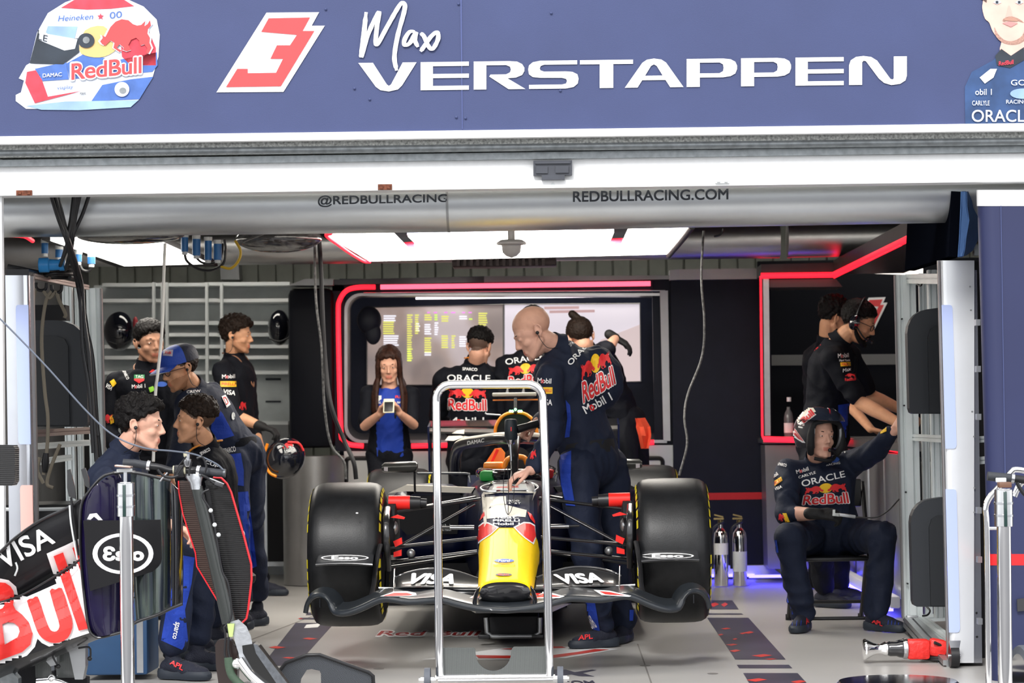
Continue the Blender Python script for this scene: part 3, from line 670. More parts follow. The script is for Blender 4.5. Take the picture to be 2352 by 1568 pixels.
def screen(lab, q, mm):
    t = thing('screen', lab, 'screen', at((q[0][0] + q[2][0]) / 2, q[2][1], YB + .95))
    sc = pslab('screen_panel', q, YB + .95, .04, mm, t); x0, y0 = q[0]; x1, y1 = q[1]; x2, y2 = q[2]; x3, y3 = q[3]
    for a, b_ in ((q[0], q[1]), (q[1], q[2]), (q[2], q[3]), (q[3], q[0])):
        m = MB(); m.tube([at(*a, YB + .945), at(*b_, YB + .945)], .0045, n=6); obj('bezel', m, greypan, t)
    return t
s1 = screen('left wall screen with rows of yellow and white timing text', [(843, 706), (1156, 699), (1156, 884), (843, 884)], scrm)
s2 = screen('right wall screen with a pale hazy picture behind the bald man', [(1158, 699), (1470, 697), (1472, 876), (1158, 884)], scr2)
ylw = mat('screen_yellow', (.3, .3, .05), .5, emit=(.60, .60, .12), estr=.8); wht = mat('screen_white', (.4, .4, .4), .5, emit=(.68, .68, .78), estr=.85); mag = mat('screen_magenta', (.4, .1, .4), .5, emit=(.62, .2, .62), estr=.8); grn = mat('screen_green', (.3, .5, .1), .5, emit=(.45, .68, .08), estr=.9)
rr = random.Random(3)
for mm, cols in ((ylw, [(880, 906, 738, 768), (935, 948, 722, 830), (953, 964, 722, 766), (975, 992, 722, 738), (975, 992, 775, 810), (1014, 1032, 725, 740), (1014, 1032, 770, 800), (1037, 1047, 770, 800), (1099, 1120, 718, 755)]), (wht, [(881, 910, 724, 736), (881, 916, 770, 792), (955, 965, 742, 760), (975, 992, 744, 770), (998, 1007, 740, 770), (1055, 1073, 725, 735), (1055, 1073, 772, 795), (975, 992, 808, 816)]), (grn, [(998, 1007, 722, 738), (936, 946, 800, 828), (1077, 1086, 731, 736)]), (mag, [(981, 991, 716, 720), (996, 1006, 716, 720), (1020, 1030, 716, 720), (1036, 1046, 716, 720), (1061, 1070, 716, 720), (1076, 1086, 716, 720)])):
    m = MB()
    for x0, x1, y0, y1 in cols:
        y = y0
        while y < y1 - 1:
            xx = x1 - rr.random() * 4
            m.poly([at(x0, y, YB + .944), at(xx, y, YB + .944), at(xx, y + 3.0, YB + .944), at(x0, y + 3.0, YB + .944)]); y += 5.2
    obj('text_rows', m, mm, s1, smooth=False, kind='stuff')
m = MB(); m.poly([at(1250, 704, YB + .944), at(1330, 703, YB + .944), at(1330, 709, YB + .944), at(1250, 710, YB + .944)]); m.poly([at(1262, 713, YB + .944), at(1366, 711, YB + .944), at(1366, 717, YB + .944), at(1262, 719, YB + .944)]); obj('picture_detail', m, mat('screen_brown', (.2, .1, .1), .4, emit=(.42, .28, .28), estr=.7), s2, smooth=False)
pr2 = [(1380, 780), (1470, 745), (1470, 876), (1360, 876)]
m = MB(); m.poly([at(x, y, YB + .9445) for x, y in pr2]); obj('picture_detail', m, mat('screen_tan', (.3, .25, .25), .4, emit=(.52, .42, .42), estr=.72), s2, smooth=False)
m = MB(); c = at(848, 735, YB + .2); m.ell(c, (.092, .07, .105), n=24); m.ell(c + V((.03, -.02, -.1)), (.06, .03, .085), n=20)
tag(obj('cap', m, mat('dark_cap', (.008, .010, .02), .6)), 'dark peaked cap hanging at the left edge of the screen recess', 'cap')
# header and panels right of the recess
p2 = thing('partition_wall', 'flat navy wall panel with a red stripe between the screens and the corner booth', 'partition', at(1640, 1330, YB))
pslab('wall_panel', [(1540, 643), (1758, 640), (1764, 1296), (1550, 1300)], YB - .04, .1, navy, p2)
pslab('header', [(1538, 620), (1560, 618), (1562, 642), (1538, 643)], YB - .09, .15, lightgrey, p2); pslab('header', [(1560, 618), (1750, 616), (1750, 640), (1562, 642)], YB - .09, .2, mat('header_white', (.7, .72, .70), .5, var=.04), p2)
pslab('stripe', [(1610, 1132), (1760, 1130), (1760, 1146), (1610, 1148)], YB - .045, .01, redp, p2)
pslab('plinth', [(1560, 1300), (1768, 1298), (1800, 1322), (1562, 1326)], YB - .10, .2, mat('plinth_white', (.75, .76, .85), .4), p2)
# black column and grey rounded cabinet left of the recess
m = MB(); c = at(716, 845, YB); m.box((c.x, YB + .12, c.z), (.335, .36, 1.18), bev=.05); o = tag(obj('column', m, mat('column_black', (.006, .007, .012), .55, bump=.04, spec=.2)), 'black square column left of the screens, standing on the grey rounded cabinet', 'column')
m = MB(); m.prism([at(x, y, YB - .05) for x, y in [(663, 655), (700, 640), (765, 640), (765, 655)]], (0, .3, 0)); child(obj('column_cap', m, lightgrey), o); bpy.data.objects['column_cap'].parent = o
m = MB(); c = at(725, 1170, YB); hh = (at(725, 1036, YB).z - at(725, 1312, YB).z); m.lathe([(.225, 0), (.225, hh + .05)], (c.x, YB - .12, .005), (0, 0, 1), 48); tag(obj('cabinet', m, mat('cabinet_silver', (.40, .39, .38), .34, metal=.7, var=.06)), 'grey rounded cabinet base below the black column', 'cabinet')
# low counters below the recess
def counter(lab, x0, x1, y0, y1, Y, wins):
    t = thing('cabinet', lab, 'cabinet', at((x0 + x1) / 2, y1, Y))
    pslab('cabinet_body', [(x0, y0), (x1, y0), (x1, y1), (x0, y1)], Y, .5, lightgrey, t)
    for a, b_, c_, d_ in wins:
        m = MB(); m.tube([at(x, y, Y - .012) for x, y in rrect(a, b_, c_, d_, 9)], .016, n=8, closed=True); obj('door_frame', m, black, t)
        pslab('door_panel', rect(a, b_, c_, d_), Y - .01, .02, mat('frosted_panel', (.75, .74, .72), .3), t)
    return t
counter('pale cabinet with a rounded black framed hatch right of the bald man', 1440, 1546, 1022, 1300, YB - .02, [(1455, 1052, 1522, 1110)])
counter('pale counter cabinet behind the woman and the left tyre', 790, 1000, 1036, 1300, YB - .02, [(795, 1052, 850, 1120)])
counter('pale counter cabinet behind the racing car middle', 1002, 1438, 1036, 1300, YB - .02, [(1040, 1052, 1100, 1120)])
# ---- corner booth at right
booth = thing('booth', 'dark corner booth at right outlined in glowing red with a black glazed interior', 'booth', at(1850, 1310, 17.5))
XR = 1.93; YR = 17.5
m = MB(); slab(m, [(1748, 607), (1915, 603), (1915, 630), (1748, 633)], YR, .4); obj('header_box', m, mat('booth_grey', (.06, .058, .06), .35, metal=.4, var=.1), booth, smooth=False)
zt = at(1748, 632, YR).z; zt2 = at(1748, 600, YR).z
xr0 = at(1915, 630, YR).x
m = MB(); m.hexa([V((xr0, YR, zt)), V((xr0 + .5, YR, zt)), V((xr0 + .55, 13.4, zt)), V((xr0 + .05, 13.4, zt)), V((xr0, YR, zt2)), V((xr0 + .5, YR, zt2)), V((xr0 + .55, 13.4, zt2 - .0)), V((xr0 + .05, 13.4, zt2))]); obj('header_box', m, MATS['booth_grey'], booth, smooth=False)
def led(name, P, r, mm): m = MB(); m.tube(P, r, n=12, smooth=0); return obj(name, m, mm, booth)
led('led_tube', [at(1748, 633, YR - .03), at(1914, 631, YR - .03)], .02, redled)
led('led_tube', [at(1914, 631, YR - .03), at(2090, 546, 13.9)], .02, redled)
led('led_tube', [at(1916, 638, YR - .03), at(2070, 563, 14.0)], .005, redled)
led('led_tube', [at(2091, 546, 13.85), at(2096, 560, 13.82), at(2100, 604, 13.8)], .009, redled)
led('led_tube', [at(1747, 634, YR - .03), at(1751, 1000, YR - .03), at(1754, 1008, YR - .03)], .0075, redled)
led('led_tube', [at(1754, 1008, YR - .03), at(1960, 1013, YR - .03)], .02, redled)
led('led_tube', [at(1960, 1013, YR - .03), at(2075, 1035, 14.6)], .02, redled)
pslab('frame_post', [(1753, 640), (1766, 640), (1770, 1000), (1757, 1000)], YR, .3, alu, booth)
pslab('side_lining', [(1766, 660), (1770, 660), (1774, 990), (1770, 990)], YR + .3, .3, navy, booth)
pslab('lintel', [(1760, 642), (1920, 640), (1935, 658), (1760, 660)], YR + .02, .4, mat('lintel_grey', (.10, .095, .10), .4), booth)
pslab('interior_wall', [(1740, 600), (2300, 590), (2300, 1060), (1740, 1060)], 19.4, .08, mat('booth_black', (.004, .005, .009), .5, spec=.2), booth)
pslab('rail', [(1766, 815), (2150, 812), (2150, 836), (1766, 839)], 19.2, .05, mat('rail_grey', (.20, .20, .20), .5), booth)
pslab('interior_light', [(2010, 628), (2080, 610), (2120, 612), (2120, 632), (2020, 632)][0:4], 19.0, .02, mat('soft_light', (.9, .85, .8), .5, emit=(1, .9, .82), estr=.9), booth)
emblem3(booth, [(1958, 684), (2038, 682), (2038, 758), (1958, 760)], 19.38)
# booth counter
cnt = thing('counter', 'booth counter with a grey front and silver side panels behind the seated man', 'counter', at(1850, 1310, YR))
zc = at(1850, 1008, YR).z
m = MB(); m.box(((at(1752, 1000, YR).x + 2.6) / 2, YR + .25, zc - .01), (2.6 - at(1752, 1000, YR).x, .5, .04), bev=.006); obj('counter_top', m, mat('counter_grey', (.16, .16, .16), .35, metal=.4), cnt)
m = MB(); m.hexa([V((xr0 + .02, 14.3, zc - .05)), V((xr0 + .7, 14.3, zc - .05)), V((xr0 + .7, YR, zc - .05)), V((xr0 + .02, YR, zc - .05)), V((xr0 + .02, 14.3, zc)), V((xr0 + .7, 14.3, zc)), V((xr0 + .7, YR, zc)), V((xr0 + .02, YR, zc))]); obj('counter_top', m, MATS['counter_grey'], cnt)
pslab('front_panel', [(1757, 1022), (1930, 1022), (1940, 1306), (1764, 1306)], YR + .02, .4, greypan, cnt)
for i, (y0, y1) in enumerate(((16.9, 17.4), (16.1, 16.8), (15.3, 16.0), (14.4, 15.2))):
    m = MB(); m.box((xr0 + .06, (y0 + y1) / 2, (zc - .08 + .1) / 2), (.03, y1 - y0, zc - .16), bev=.005); obj('side_panel', m, alu if i % 2 else greypan, cnt)
m = MB(); m.box((xr0 - .02, 15.9, .09), (.06, 3.1, .07), bev=.01); obj('plinth', m, MATS['plinth_white'], cnt)
m = MB(); m.box((xr0 - .04, 15.9, .045), (.03, 3.0, .02)); obj('blue_strip', m, blueled, cnt)
m = MB(); a = at(1770, 1316, YR - .1); m.box((a.x + .3, YR - .06, .05), (.9, .02, .02)); obj('blue_strip', m, blueled, cnt)
m = MB(); c = at(1655, 1330, YB - .15); m.box((c.x, YB - .12, .03), (.5, .02, .02)); obj('blue_strip', m, blueled, p2)
m = MB(); c = at(700, 1330, YB - .15); m.box((c.x, YB - .1, .03), (.2, .02, .02)); tag(obj('floor_light', m, blueled), 'small blue floor light under the grey rounded cabinet', 'light')
# bottle on counter
t = thing('water_bottle', 'clear bottle with a pale cap on the booth counter behind the helmeted man', 'bottle', at(1812, 1000, 17.6))
m = MB(); m.lathe([(.001, 0), (.033, 0), (.034, .02), (.034, .13), (.028, .17), (.012, .2), (.012, .215)], at(1812, 1003, 17.55), (0, 0, 1), 20); obj('bottle_body', m, mat('bottle_plastic', (.35, .36, .38), .1, trans=.6), t)
m = MB(); m.cyl(at(1812, 922, 17.55), at(1812, 912, 17.55), .016); obj('bottle_cap', m, whitetx, t)
m = MB(); m.lathe([(.0345, .03), (.0345, .10)], at(1812, 1003, 17.55), (0, 0, 1), 20, cap=False); obj('bottle_sticker', m, whitetx, t)
# fire extinguishers
for i, x in enumerate((1657, 1700)):
    t = thing('fire_extinguisher', ['polished fire extinguisher nearest the racing car tyre', 'polished fire extinguisher with a grey printed band, further from the tyre'][i], 'fire extinguisher', at(x, 1337, 17.2), 'polished fire extinguishers')
    o_ = at(x, 1337, 17.15); o_.z = 0.005; H = .40
    m = MB(); m.lathe([(.001, 0), (.047, 0), (.05, .012), (.05, H - .07), (.045, H - .03), (.028, H - .005), (.017, H + .005), (.015, H + .03)], o_, (0, 0, 1), 32); obj('cylinder_body', m, chrome, t)
    m = MB(); m.cyl(o_ + V((0, 0, H + .03)), o_ + V((0, 0, H + .06)), .018); m.box(o_ + V((-.012, 0, H + .07)), (.07, .02, .012)); m.box(o_ + V((-.012, 0, H + .09)), (.065, .02, .01), Matrix.Rotation(.25, 3, 'Y')); obj('valve', m, mat('brass', (.5, .38, .16), .25, metal=1), t)
    m = MB(); m.tube([o_ + V((.02, -.02, H + .05)), o_ + V((-.055, -.03, H)), o_ + V((-.062, -.02, H - .15)), o_ + V((-.06, -.02, .12))], .009, smooth=6); obj('hose', m, black, t)
    m = MB(); m.lathe([(.0508, .10 if i else .22), (.0508, .24 if i else .30)], o_, (0, 0, 1), 32, cap=False); obj('sticker', m, lightgrey if i else whitetx, t)
# ================================================================ left rear: grey shelving
shv = thing('shelving', 'grey slatted shelving wall behind the mechanics at left', 'shelving', at(450, 1310, 18.8))
pslab('back_board', [(215, 655), (670, 655), (670, 1320), (215, 1320)], 19.1, .05, shelfm, shv)
for i, (x0, x1, y) in enumerate(((235, 480, 650), (470, 665, 648), (235, 500, 686), (500, 662, 686), (240, 500, 738), (470, 662, 738), (240, 500, 765), (500, 640, 765), (240, 662, 792), (240, 500, 817), (500, 662, 817), (240, 662, 852), (500, 662, 968), (240, 662, 1090))):
    ss = (i % 4 == 2 or i in (4, 6, 8, 9, 3))
    pslab('shelf', [(x0, y), (x1, y - 1), (x1, y + 7), (x0, y + 8)], 18.8, .28, mat('bright_slat', (.78, .8, .8), .35, var=.1, vscale=3) if ss else lightgrey, shv)
for x in (372, 382, 474, 508, 352):
    pslab('upright', [(x - 3, 648), (x + 3, 648), (x + 6, 1310), (x, 1310)], 18.75, .05, lightgrey, shv)
for i, x0 in enumerate((555, 610)):
    pslab('label_strip', [(x0, 868), (x0 + 35, 868), (x0 + 35, 873), (x0, 873)], 19.08, .01, darktx, shv); pslab('label_strip', [(x0, 920), (x0 + 35, 920), (x0 + 35, 924), (x0, 924)], 19.08, .01, darktx, shv)
pslab('lower_cupboard', [(575, 975), (662, 975), (666, 1300), (580, 1300)], 18.7, .05, mat('cupboard_grey', (.17, .175, .18), .5, var=.08), shv)
pslab('upright', [(606, 1075), (612, 1075), (614, 1285), (608, 1285)], 18.5, .03, alu, shv); pslab('upright', [(655, 1095), (660, 1095), (662, 1285), (657, 1285)], 18.5, .03, alu, shv)
pslab('dark_opening', [(614, 1085), (655, 1085), (657, 1290), (616, 1290)], 18.55, .05, blackm, shv); pslab('foot_rail', [(605, 1290), (668, 1290), (668, 1300), (605, 1300)], 18.45, .05, alu, shv)
pslab('building_column', [(505, 606), (548, 606), (550, 642), (507, 642)], 20.3, .2, alud, None).name = 'trim_5'; bpy.data.objects['trim_5']['kind'] = 'structure'
blkgloss = mat('black_gloss', (.006, .007, .012), .12, coat=1., bump=.02)
for i, (x, y, rx, rz_) in enumerate(((275, 760, .118, .148), (641, 752, .085, .135))):
    t = thing('helmet', ['glossy black crash helmet hanging on the shelving at far left', 'glossy black crash helmet hanging half behind the black column'][i], 'helmet', at(x, y, 18.2), 'black helmets hanging on the shelving')
    m = MB(); m.ell(at(x, y, 18.3), (rx, .13, rz_), n=32); obj('helmet_shell', m, blkgloss, t)
    m = MB(); m.tube([at(x - 25, y + 25, 18.14), at(x, y + 32, 18.13), at(x + 25, y + 22, 18.14)], .006, smooth=4); obj('visor_seal', m, black, t)
    if i == 0:
        m = MB(); m.ell(at(x + 36, y - 18, 18.22), (.02, .03, .05)); obj('red_mark', m, mat('dull_red', (.35, .03, .04), .4), t)
# ================================================================ the racing car
CX = -.303
def mx(p): return V((2 * CX - p.x, p.y, p.z))
car = thing('racing_car', 'single seat racing car raised on stands, with a yellow nose and black front wing', 'racing car', (CX, 12.3, 0))
tyrem = mat('tyre_rubber', (.0075, .008, .009), .42, spec=.4, bump=.06, bscale=160, var=.3, vscale=25)
carb = weave('carbon_dark', (.006, .006, .007), (.022, .022, .024), 90, .28, .6)
glossb = mat('gloss_black', (.008, .009, .012), .12, coat=1., var=.1)
cnavy = mat('car_navy', (.005, .008, .034), .32, coat=.25, spec=.3, var=.1)
cyel = mat('car_yellow', (.93, .60, .0), .45, coat=.12, spec=.25, var=.02)
cred = mat('car_red', (.78, .02, .015), .42, coat=.12, spec=.3, var=.04)
cwhite = mat('car_white', (.80, .75, .64), .5, coat=.1, spec=.3, var=.03)
orange = mat('orange_paint', (.95, .28, .01), .35, coat=.3, var=.05)
yelm = mat('tyre_yellow', (.75, .62, .02), .5)
def wheel(name, x, y, z, w, r, side, m_=0):
    t = 0
    h = w / 2
    prof = [(r * .62, -h * .93), (r * .70, -h), (r * .80, -h * 1.0), (r * .88, -h * .97), (r * .945, -h * .9), (r * .98, -h * .78), (r * .995, -h * .6), (r, -h * .25), (r, h * .25), (r * .995, h * .6), (r * .98, h * .78), (r * .945, h * .9), (r * .88, h * .97), (r * .80, h), (r * .70, h), (r * .62, h * .93)]
    m = MB(); m.lathe(prof, (x, y, z), (1, 0, 0), 96, cap=False); ty = obj('tyre', m, tyrem, car, ang=60)
    m = MB()
    for s in (-1, 1):
        n = 34
        for k in range(n):
            if k % 17 in (6, 7, 15, 16): continue
            a0 = 2 * pi * (k + .12) / n; a1 = 2 * pi * (k + .86) / n
            for j in range(3):
                b0 = a0 + (a1 - a0) * j / 3; b1 = a0 + (a1 - a0) * (j + 1) / 3
                P = [V((x + s * (h * q[1] + .0025), y + cos(a) * r * q[0], z + sin(a) * r * q[0])) for a in (b0, b1) for q in ((.865, .985), (.918, .945))]
                m.poly([P[0], P[1], P[3], P[2]])
    if r: obj('tyre_marking', m, yelm, ty, kind='stuff')
    m = MB(); m.lathe([(.001, h * .55), (r * .2, h * .6), (r * .5, h * .8), (r * .62, h * .9), (r * .62, -h * .9), (r * .45, -h * .3), (.001, -h * .3)], (x, y, z), (side, 0, 0), 48)
    obj('wheel_rim', m, blackm, car)
ZW = .522
wheel('f', -1.113, 12.3, ZW, .365, .362, -1); wheel('f', .511, 12.3, ZW, .365, .362, 1)
wheel('r', CX - .80, 15.9, ZW, .41, .36, -1); wheel('r', CX + .80, 15.9, ZW, .41, .36, 1)
# nose and chassis: rounded box sections along Y
def sec(y, hw, zt, zb, n=28, e=3.2, dx=0, top=.0):
    out = []
    for k in range(n):
        a = 2 * pi * k / n; c, s_ = cos(a), sin(a)
        X = math.copysign(abs(c) ** (2 / e), c) * hw; Z = math.copysign(abs(s_) ** (2 / e), s_)
        if Z > 0: Z = Z * 1.0
        out.append(V((CX + dx + X * (1 - .10 * max(0, Z)), y, (zt + zb) / 2 + Z * (zt - zb) / 2)))
    return out
m = MB(); m.loft([sec(11.27, .085, .425, .375, e=2.4), sec(11.29, .118, .440, .35, e=2.8), sec(11.34, .128, .452, .335), sec(11.5, .132, .492, .34), sec(11.8, .138, .572, .36), sec(11.9, .142, .600, .375), sec(12.0, .146, .628, .39), sec(12.12, .152, .662, .40), sec(12.14, .153, .668, .402), sec(12.25, .158, .700, .42), sec(12.45, .168, .757, .43)])
nose = obj('nose_cone', m, [cyel, mat('nose_under', (.010, .010, .012), .25, coat=.7), cnavy], car)
for p in nose.data.polygons:
    zt = .452 + (p.center.y - 11.34) * .272
    if p.center.z < zt - .075 - max(0, p.center.y - 11.34) * .15 or p.center.y < 11.285: p.material_index = 1
    if p.center.y > 12.13: p.material_index = 2
m = MB(); m.loft([sec(12.45, .170, .760, .40), sec(12.7, .185, .838, .38), sec(13.0, .215, .862, .34, e=3.6), sec(13.3, .25, .862, .30, e=4), sec(13.7, .30, .86, .26, e=4), sec(14.2, .33, .87, .25, e=4), sec(14.9, .34, .86, .25, e=4)])
chas = obj('chassis', m, cnavy, car)
NZ = [nose, chas]
def ndec(name, pts, mm, off, on=NZ, cuts=(12, 10), lab=None):
    xs = [p[0] for p in pts]; ys = [p[1] for p in pts]; x0, x1, y0, y1 = min(xs), max(xs), min(ys), max(ys)
    return decal(name, poly2d([[((x - x0) / (x1 - x0), 1 - (y - y0) / (y1 - y0)) for x, y in pts]]), [(x0, y0), (x1, y0), (x1, y1), (x0, y1)], on, mm, car, off=off, cuts=cuts)
ndec('livery_band', [(1096, 1205), (1120, 1202), (1142, 1211), (1184, 1211), (1203, 1201), (1232, 1205), (1236, 1128), (1104, 1130)], mat('nose_navy', (.006, .009, .04), .55, spec=.15), .002, cuts=(14, 12))
ndec('livery_outline', [(1099, 1207), (1109, 1199), (1121, 1199), (1146, 1210), (1128, 1227), (1107, 1241), (1098, 1249)], whitetx, .004)
ndec('livery_outline', [(1179, 1210), (1203, 1198), (1218, 1199), (1229, 1205), (1231, 1236), (1226, 1250), (1207, 1237), (1194, 1226)], whitetx, .004)
ndec('livery_patch', [(1099, 1210), (1110, 1202), (1121, 1202), (1141, 1211), (1127, 1224), (1107, 1237), (1098, 1244)], cred, .0065)
ndec('livery_patch', [(1184, 1211), (1203, 1201), (1218, 1202), (1228, 1208), (1231, 1231), (1224, 1245), (1207, 1233)], cred, .0065)
ndec('livery_patch', [(1101, 1196), (1106, 1182), (1112, 1174), (1113, 1184)], cred, .0065); ndec('livery_patch', [(1211, 1174), (1221, 1180), (1229, 1196), (1229, 1203), (1218, 1190)], cred, .0065)
ndec('livery_panel', [(1112, 1141), (1162, 1139), (1163, 1159), (1210, 1171), (1207, 1187), (1180, 1185), (1118, 1191)], cwhite, .0035, cuts=(14, 12))
ndec('livery_line', [(1106, 1136), (1110, 1130), (1150, 1127), (1232, 1128), (1222, 1150), (1226, 1132), (1150, 1131), (1113, 1135), (1118, 1200), (1112, 1210)], cwhite, .007, cuts=(14, 14))
def nword(t, x0, y0, x1, y1, mm=whitetx, bold=.02, shear=0., off=.006, on=NZ): return word(t, [(x0, y0), (x1, y0), (x1, y1), (x0, y1)], on, mm, car, bold=bold, shear=shear, off=off, cuts=(12, 5))
nword('neat.', 1134, 1184, 1192, 1190.5); nword('PIRELLI', 1132, 1192, 1194, 1197.5, bold=.04); nword('Mobil 1', 1132, 1199.5, 1194, 1205.5, bold=.03)
nword('ate', 1166, 1147, 1193, 1151.5); nword('AT&T', 1166, 1153, 1196, 1158)
ndec('oval_badge', spl2([(1158 + 23 * cos(a), 1287 + 4.3 * sin(a)) for a in [2 * pi * i / 10 for i in range(10)]], 2, True), mat('badge_blue', (.04, .12, .5), .4), .003)
nword('Ford', 1144, 1284, 1172, 1290, shear=.2); nword('PERFORMANCE', 1132, 1291.5, 1184, 1294.5, orange)
ndec('oval_badge', spl2([(1157 + 19 * cos(a), 1319 + 3.4 * sin(a)) for a in [2 * pi * i / 10 for i in range(10)]], 2, True), mat('badge_black', (.02, .01, .01), .4), .003)
nword('RED BULL', 1144, 1317, 1170, 1321, redtx)
# number plate and dash area on top of the chassis
m = MB(); a, b_ = at(1131, 1128, 12.62), at(1212, 1127, 12.62); c, d = at(1208, 1115, 12.85), at(1136, 1116, 12.85)
for q in (a, b_, c, d): q.z += .004
m.prism([a, b_, c, d], (0, .0, .006)); pl = obj('number_plate', m, lightgrey, car)
word('1', [(1140, 1118), (1150, 1118), (1150, 1126), (1140, 1126)], [pl], cred, pl, bold=.05, off=.002, cuts=None); ndx = decal('number', poly2d([[(0, 0), (1, 0), (1, 1), (0, 1)], ]), [(1142, 1117), (1190, 1116), (1192, 1119), (1140, 1120)], [pl], cred, pl, off=.003, cuts=None); decal('number', poly2d([[(0, 0), (1, 0), (1, 1), (0, 1)]]), [(1185, 1120), (1200, 1120), (1202, 1126), (1187, 1126)], [pl], cred, pl, off=.003, cuts=None)
m = MB(); m.tube([at(x, y, Y) for x, y, Y in [(1140, 1129, 12.6), (1112, 1127, 12.62), (1105, 1119, 12.75), (1128, 1111, 12.95), (1150, 1108, 13), (1205, 1107, 13), (1228, 1112, 12.95), (1236, 1120, 12.75), (1228, 1127, 12.62)]], .006, smooth=5); obj('bulkhead_loop', m, alu, car)
m = MB(); m.tube([at(x, y, Y) for x, y, Y in [(1128, 1113, 12.9), (1136, 1107, 13), (1200, 1106, 13), (1212, 1113, 12.9)]], .008, smooth=4); obj('screen_edge', m, glossb, car)
# cockpit surround, tub interior, headrest and the loose coloured pads
m = MB(); m.tube([V((CX + .2 * cos(a), 14.05 + .72 * sin(a), .885)) for a in [2 * pi * i / 20 for i in range(20)]], .035, closed=True, n=12); obj('cockpit_rim', m, glossb, car)
m = MB(); p0 = at(1100, 1098, 13.5); m.box(at(1135, 1092, 13.5), (.155, .2, .062), bev=.02); obj('green_pad', m, mat('green_pad', (.02, .32, .05), .5), car)
m = MB(); m.box(at(1230, 1088, 13.6), (.20, .2, .052), bev=.015); obj('red_pad', m, mat('red_pad', (.45, .01, .015), .5), car)
m = MB(); m.box(at(1192, 1102, 13.4), (.07, .1, .02), bev=.005); obj('blue_clip', m, blueconn, car)
m = MB(); m.box(at(1135, 1070, 14.1), (.12, .15, .05), bev=.015); m.prism([at(x, y, 14.2) for x, y in [(1113, 1066), (1136, 1030), (1150, 1028), (1160, 1040), (1158, 1062), (1140, 1078), (1114, 1078)]], (0, .08, 0)); obj('headrest', m, orange, car)
m = MB(); m.tube([at(x, y, 14) for x, y in [(1158, 1075), (1165, 1056), (1185, 1049), (1205, 1052), (1214, 1068), (1238, 1074), (1240, 1098)]], .016, smooth=4); obj('headrest_edge', m, orange, car)
m = MB(); m.lathe([(.075, 0), (.082, .01), (.082, .03), (.01, .035)], at(1188, 1060, 14.3), (0, -1, .2), 28); obj('steering_boss', m, blackm, car)
m = MB(); m.prism([at(x, y, 14.15) for x, y in [(1125, 1064), (1140, 1031), (1146, 1033), (1132, 1062)]], (0, .02, 0)); obj('harness_strap', m, cred, car)
# halo
H0 = [at(1046, 1085, 14.1), at(1047, 1045, 14.0), at(1060, 1021, 13.85), at(1110, 1011, 13.5), at(1150, 1006, 13.25), at(1180, 1006, 13.15)]
HP = H0 + [mx(p) for p in H0[-2::-1]]
m = MB(); m.tube(HP, .033, smooth=7, n=16, flat=1.); halo = obj('halo', m, [carb, cwhite], car)
for p in halo.data.polygons:
    if p.normal.z > .35 and p.center.z > .95: p.material_index = 1
m = MB(); m.tube([at(1180, 1004, 13.15), at(1181, 1040, 13.0), at(1182, 1085, 12.9), at(1182, 1110, 12.85)], [.04, .024, .02, .03], n=14, smooth=3, flat=.6); obj('halo_pillar', m, carb, car)
word('DAMAC', [(1072, 1013), (1112, 1006), (1113, 1015), (1073, 1022)], [halo], whitetx, car, bold=.03, shear=.15, off=.003)
# engine cover with orange edged air intake, camera lights and bar
m = MB(); A = [(1137, 1003), (1139, 980), (1150, 960), (1165, 950), (1185, 947), (1205, 950), (1222, 962), (1231, 980), (1234, 1003)]
m.loft([[at(x, y, 14.6) for x, y in A], [at(x, y, 15.4) + V((0, 0, -.05)) for x, y in A], [at(1160 + (x - 1137) * .25, y + 40, 16.8) for x, y in A]]); obj('engine_cover', m, cnavy, car)
m = MB(); m.prism([at(x, y, 14.58) for x, y in A], (0, .02, 0)); obj('air_intake', m, blackm, car)
m = MB(); m.tube([at(x, y, 14.57) for x, y in A], .010, smooth=3); obj('intake_edge', m, orange, car)
m = MB(); m.hexa([V((CX - .33, 14.2, .3)), V((CX + .33, 14.2, .3)), V((CX + .12, 16.9, .3)), V((CX - .12, 16.9, .3)), V((CX - .3, 14.6, .86)), V((CX + .3, 14.6, .86)), V((CX + .08, 16.9, .7)), V((CX - .08, 16.9, .7))]); obj('engine_cover', m, cnavy, car)
for x, y in ((1172, 944), (1177, 944), (1184, 940), (1192, 944), (1197, 944)):
    m = MB(); m.ell(at(x, y, 14.5), .0075); obj('status_light', m, mat('green_light', (.1, 1, .3), .3, emit=(.15, 1, .35), estr=6), car)
m = MB(); m.tube([at(1184, 948, 14.55), at(1184, 915, 14.6)], .011); obj('camera_mast', m, black, car)
m = MB(); a = at(1131, 906, 14.7); b_ = at(1232, 905, 14.7); m.box((a + b_) / 2, ((b_ - a).length, .06, .022), bev=.006); obj('camera_bar', m, mat('bar_grey', (.45, .43, .38), .4), car)
m = MB(); a = at(1132, 918, 14.75); b_ = at(1236, 918, 14.75); m.box((a + b_) / 2, ((b_ - a).length, .03, .008)); obj('orange_bar', m, orange, car)
for x in (1165, 1202): m = MB(); m.cyl(at(x, 904, 14.7), at(x + 1, 892, 14.72), .012, .006); obj('bar_fin', m, black, car)
m = MB(); m.tube([at(1114, 948, 14.8), at(1118, 951, 14.8), at(1150, 953, 14.8)], .005); obj('antenna', m, lightgrey, car)
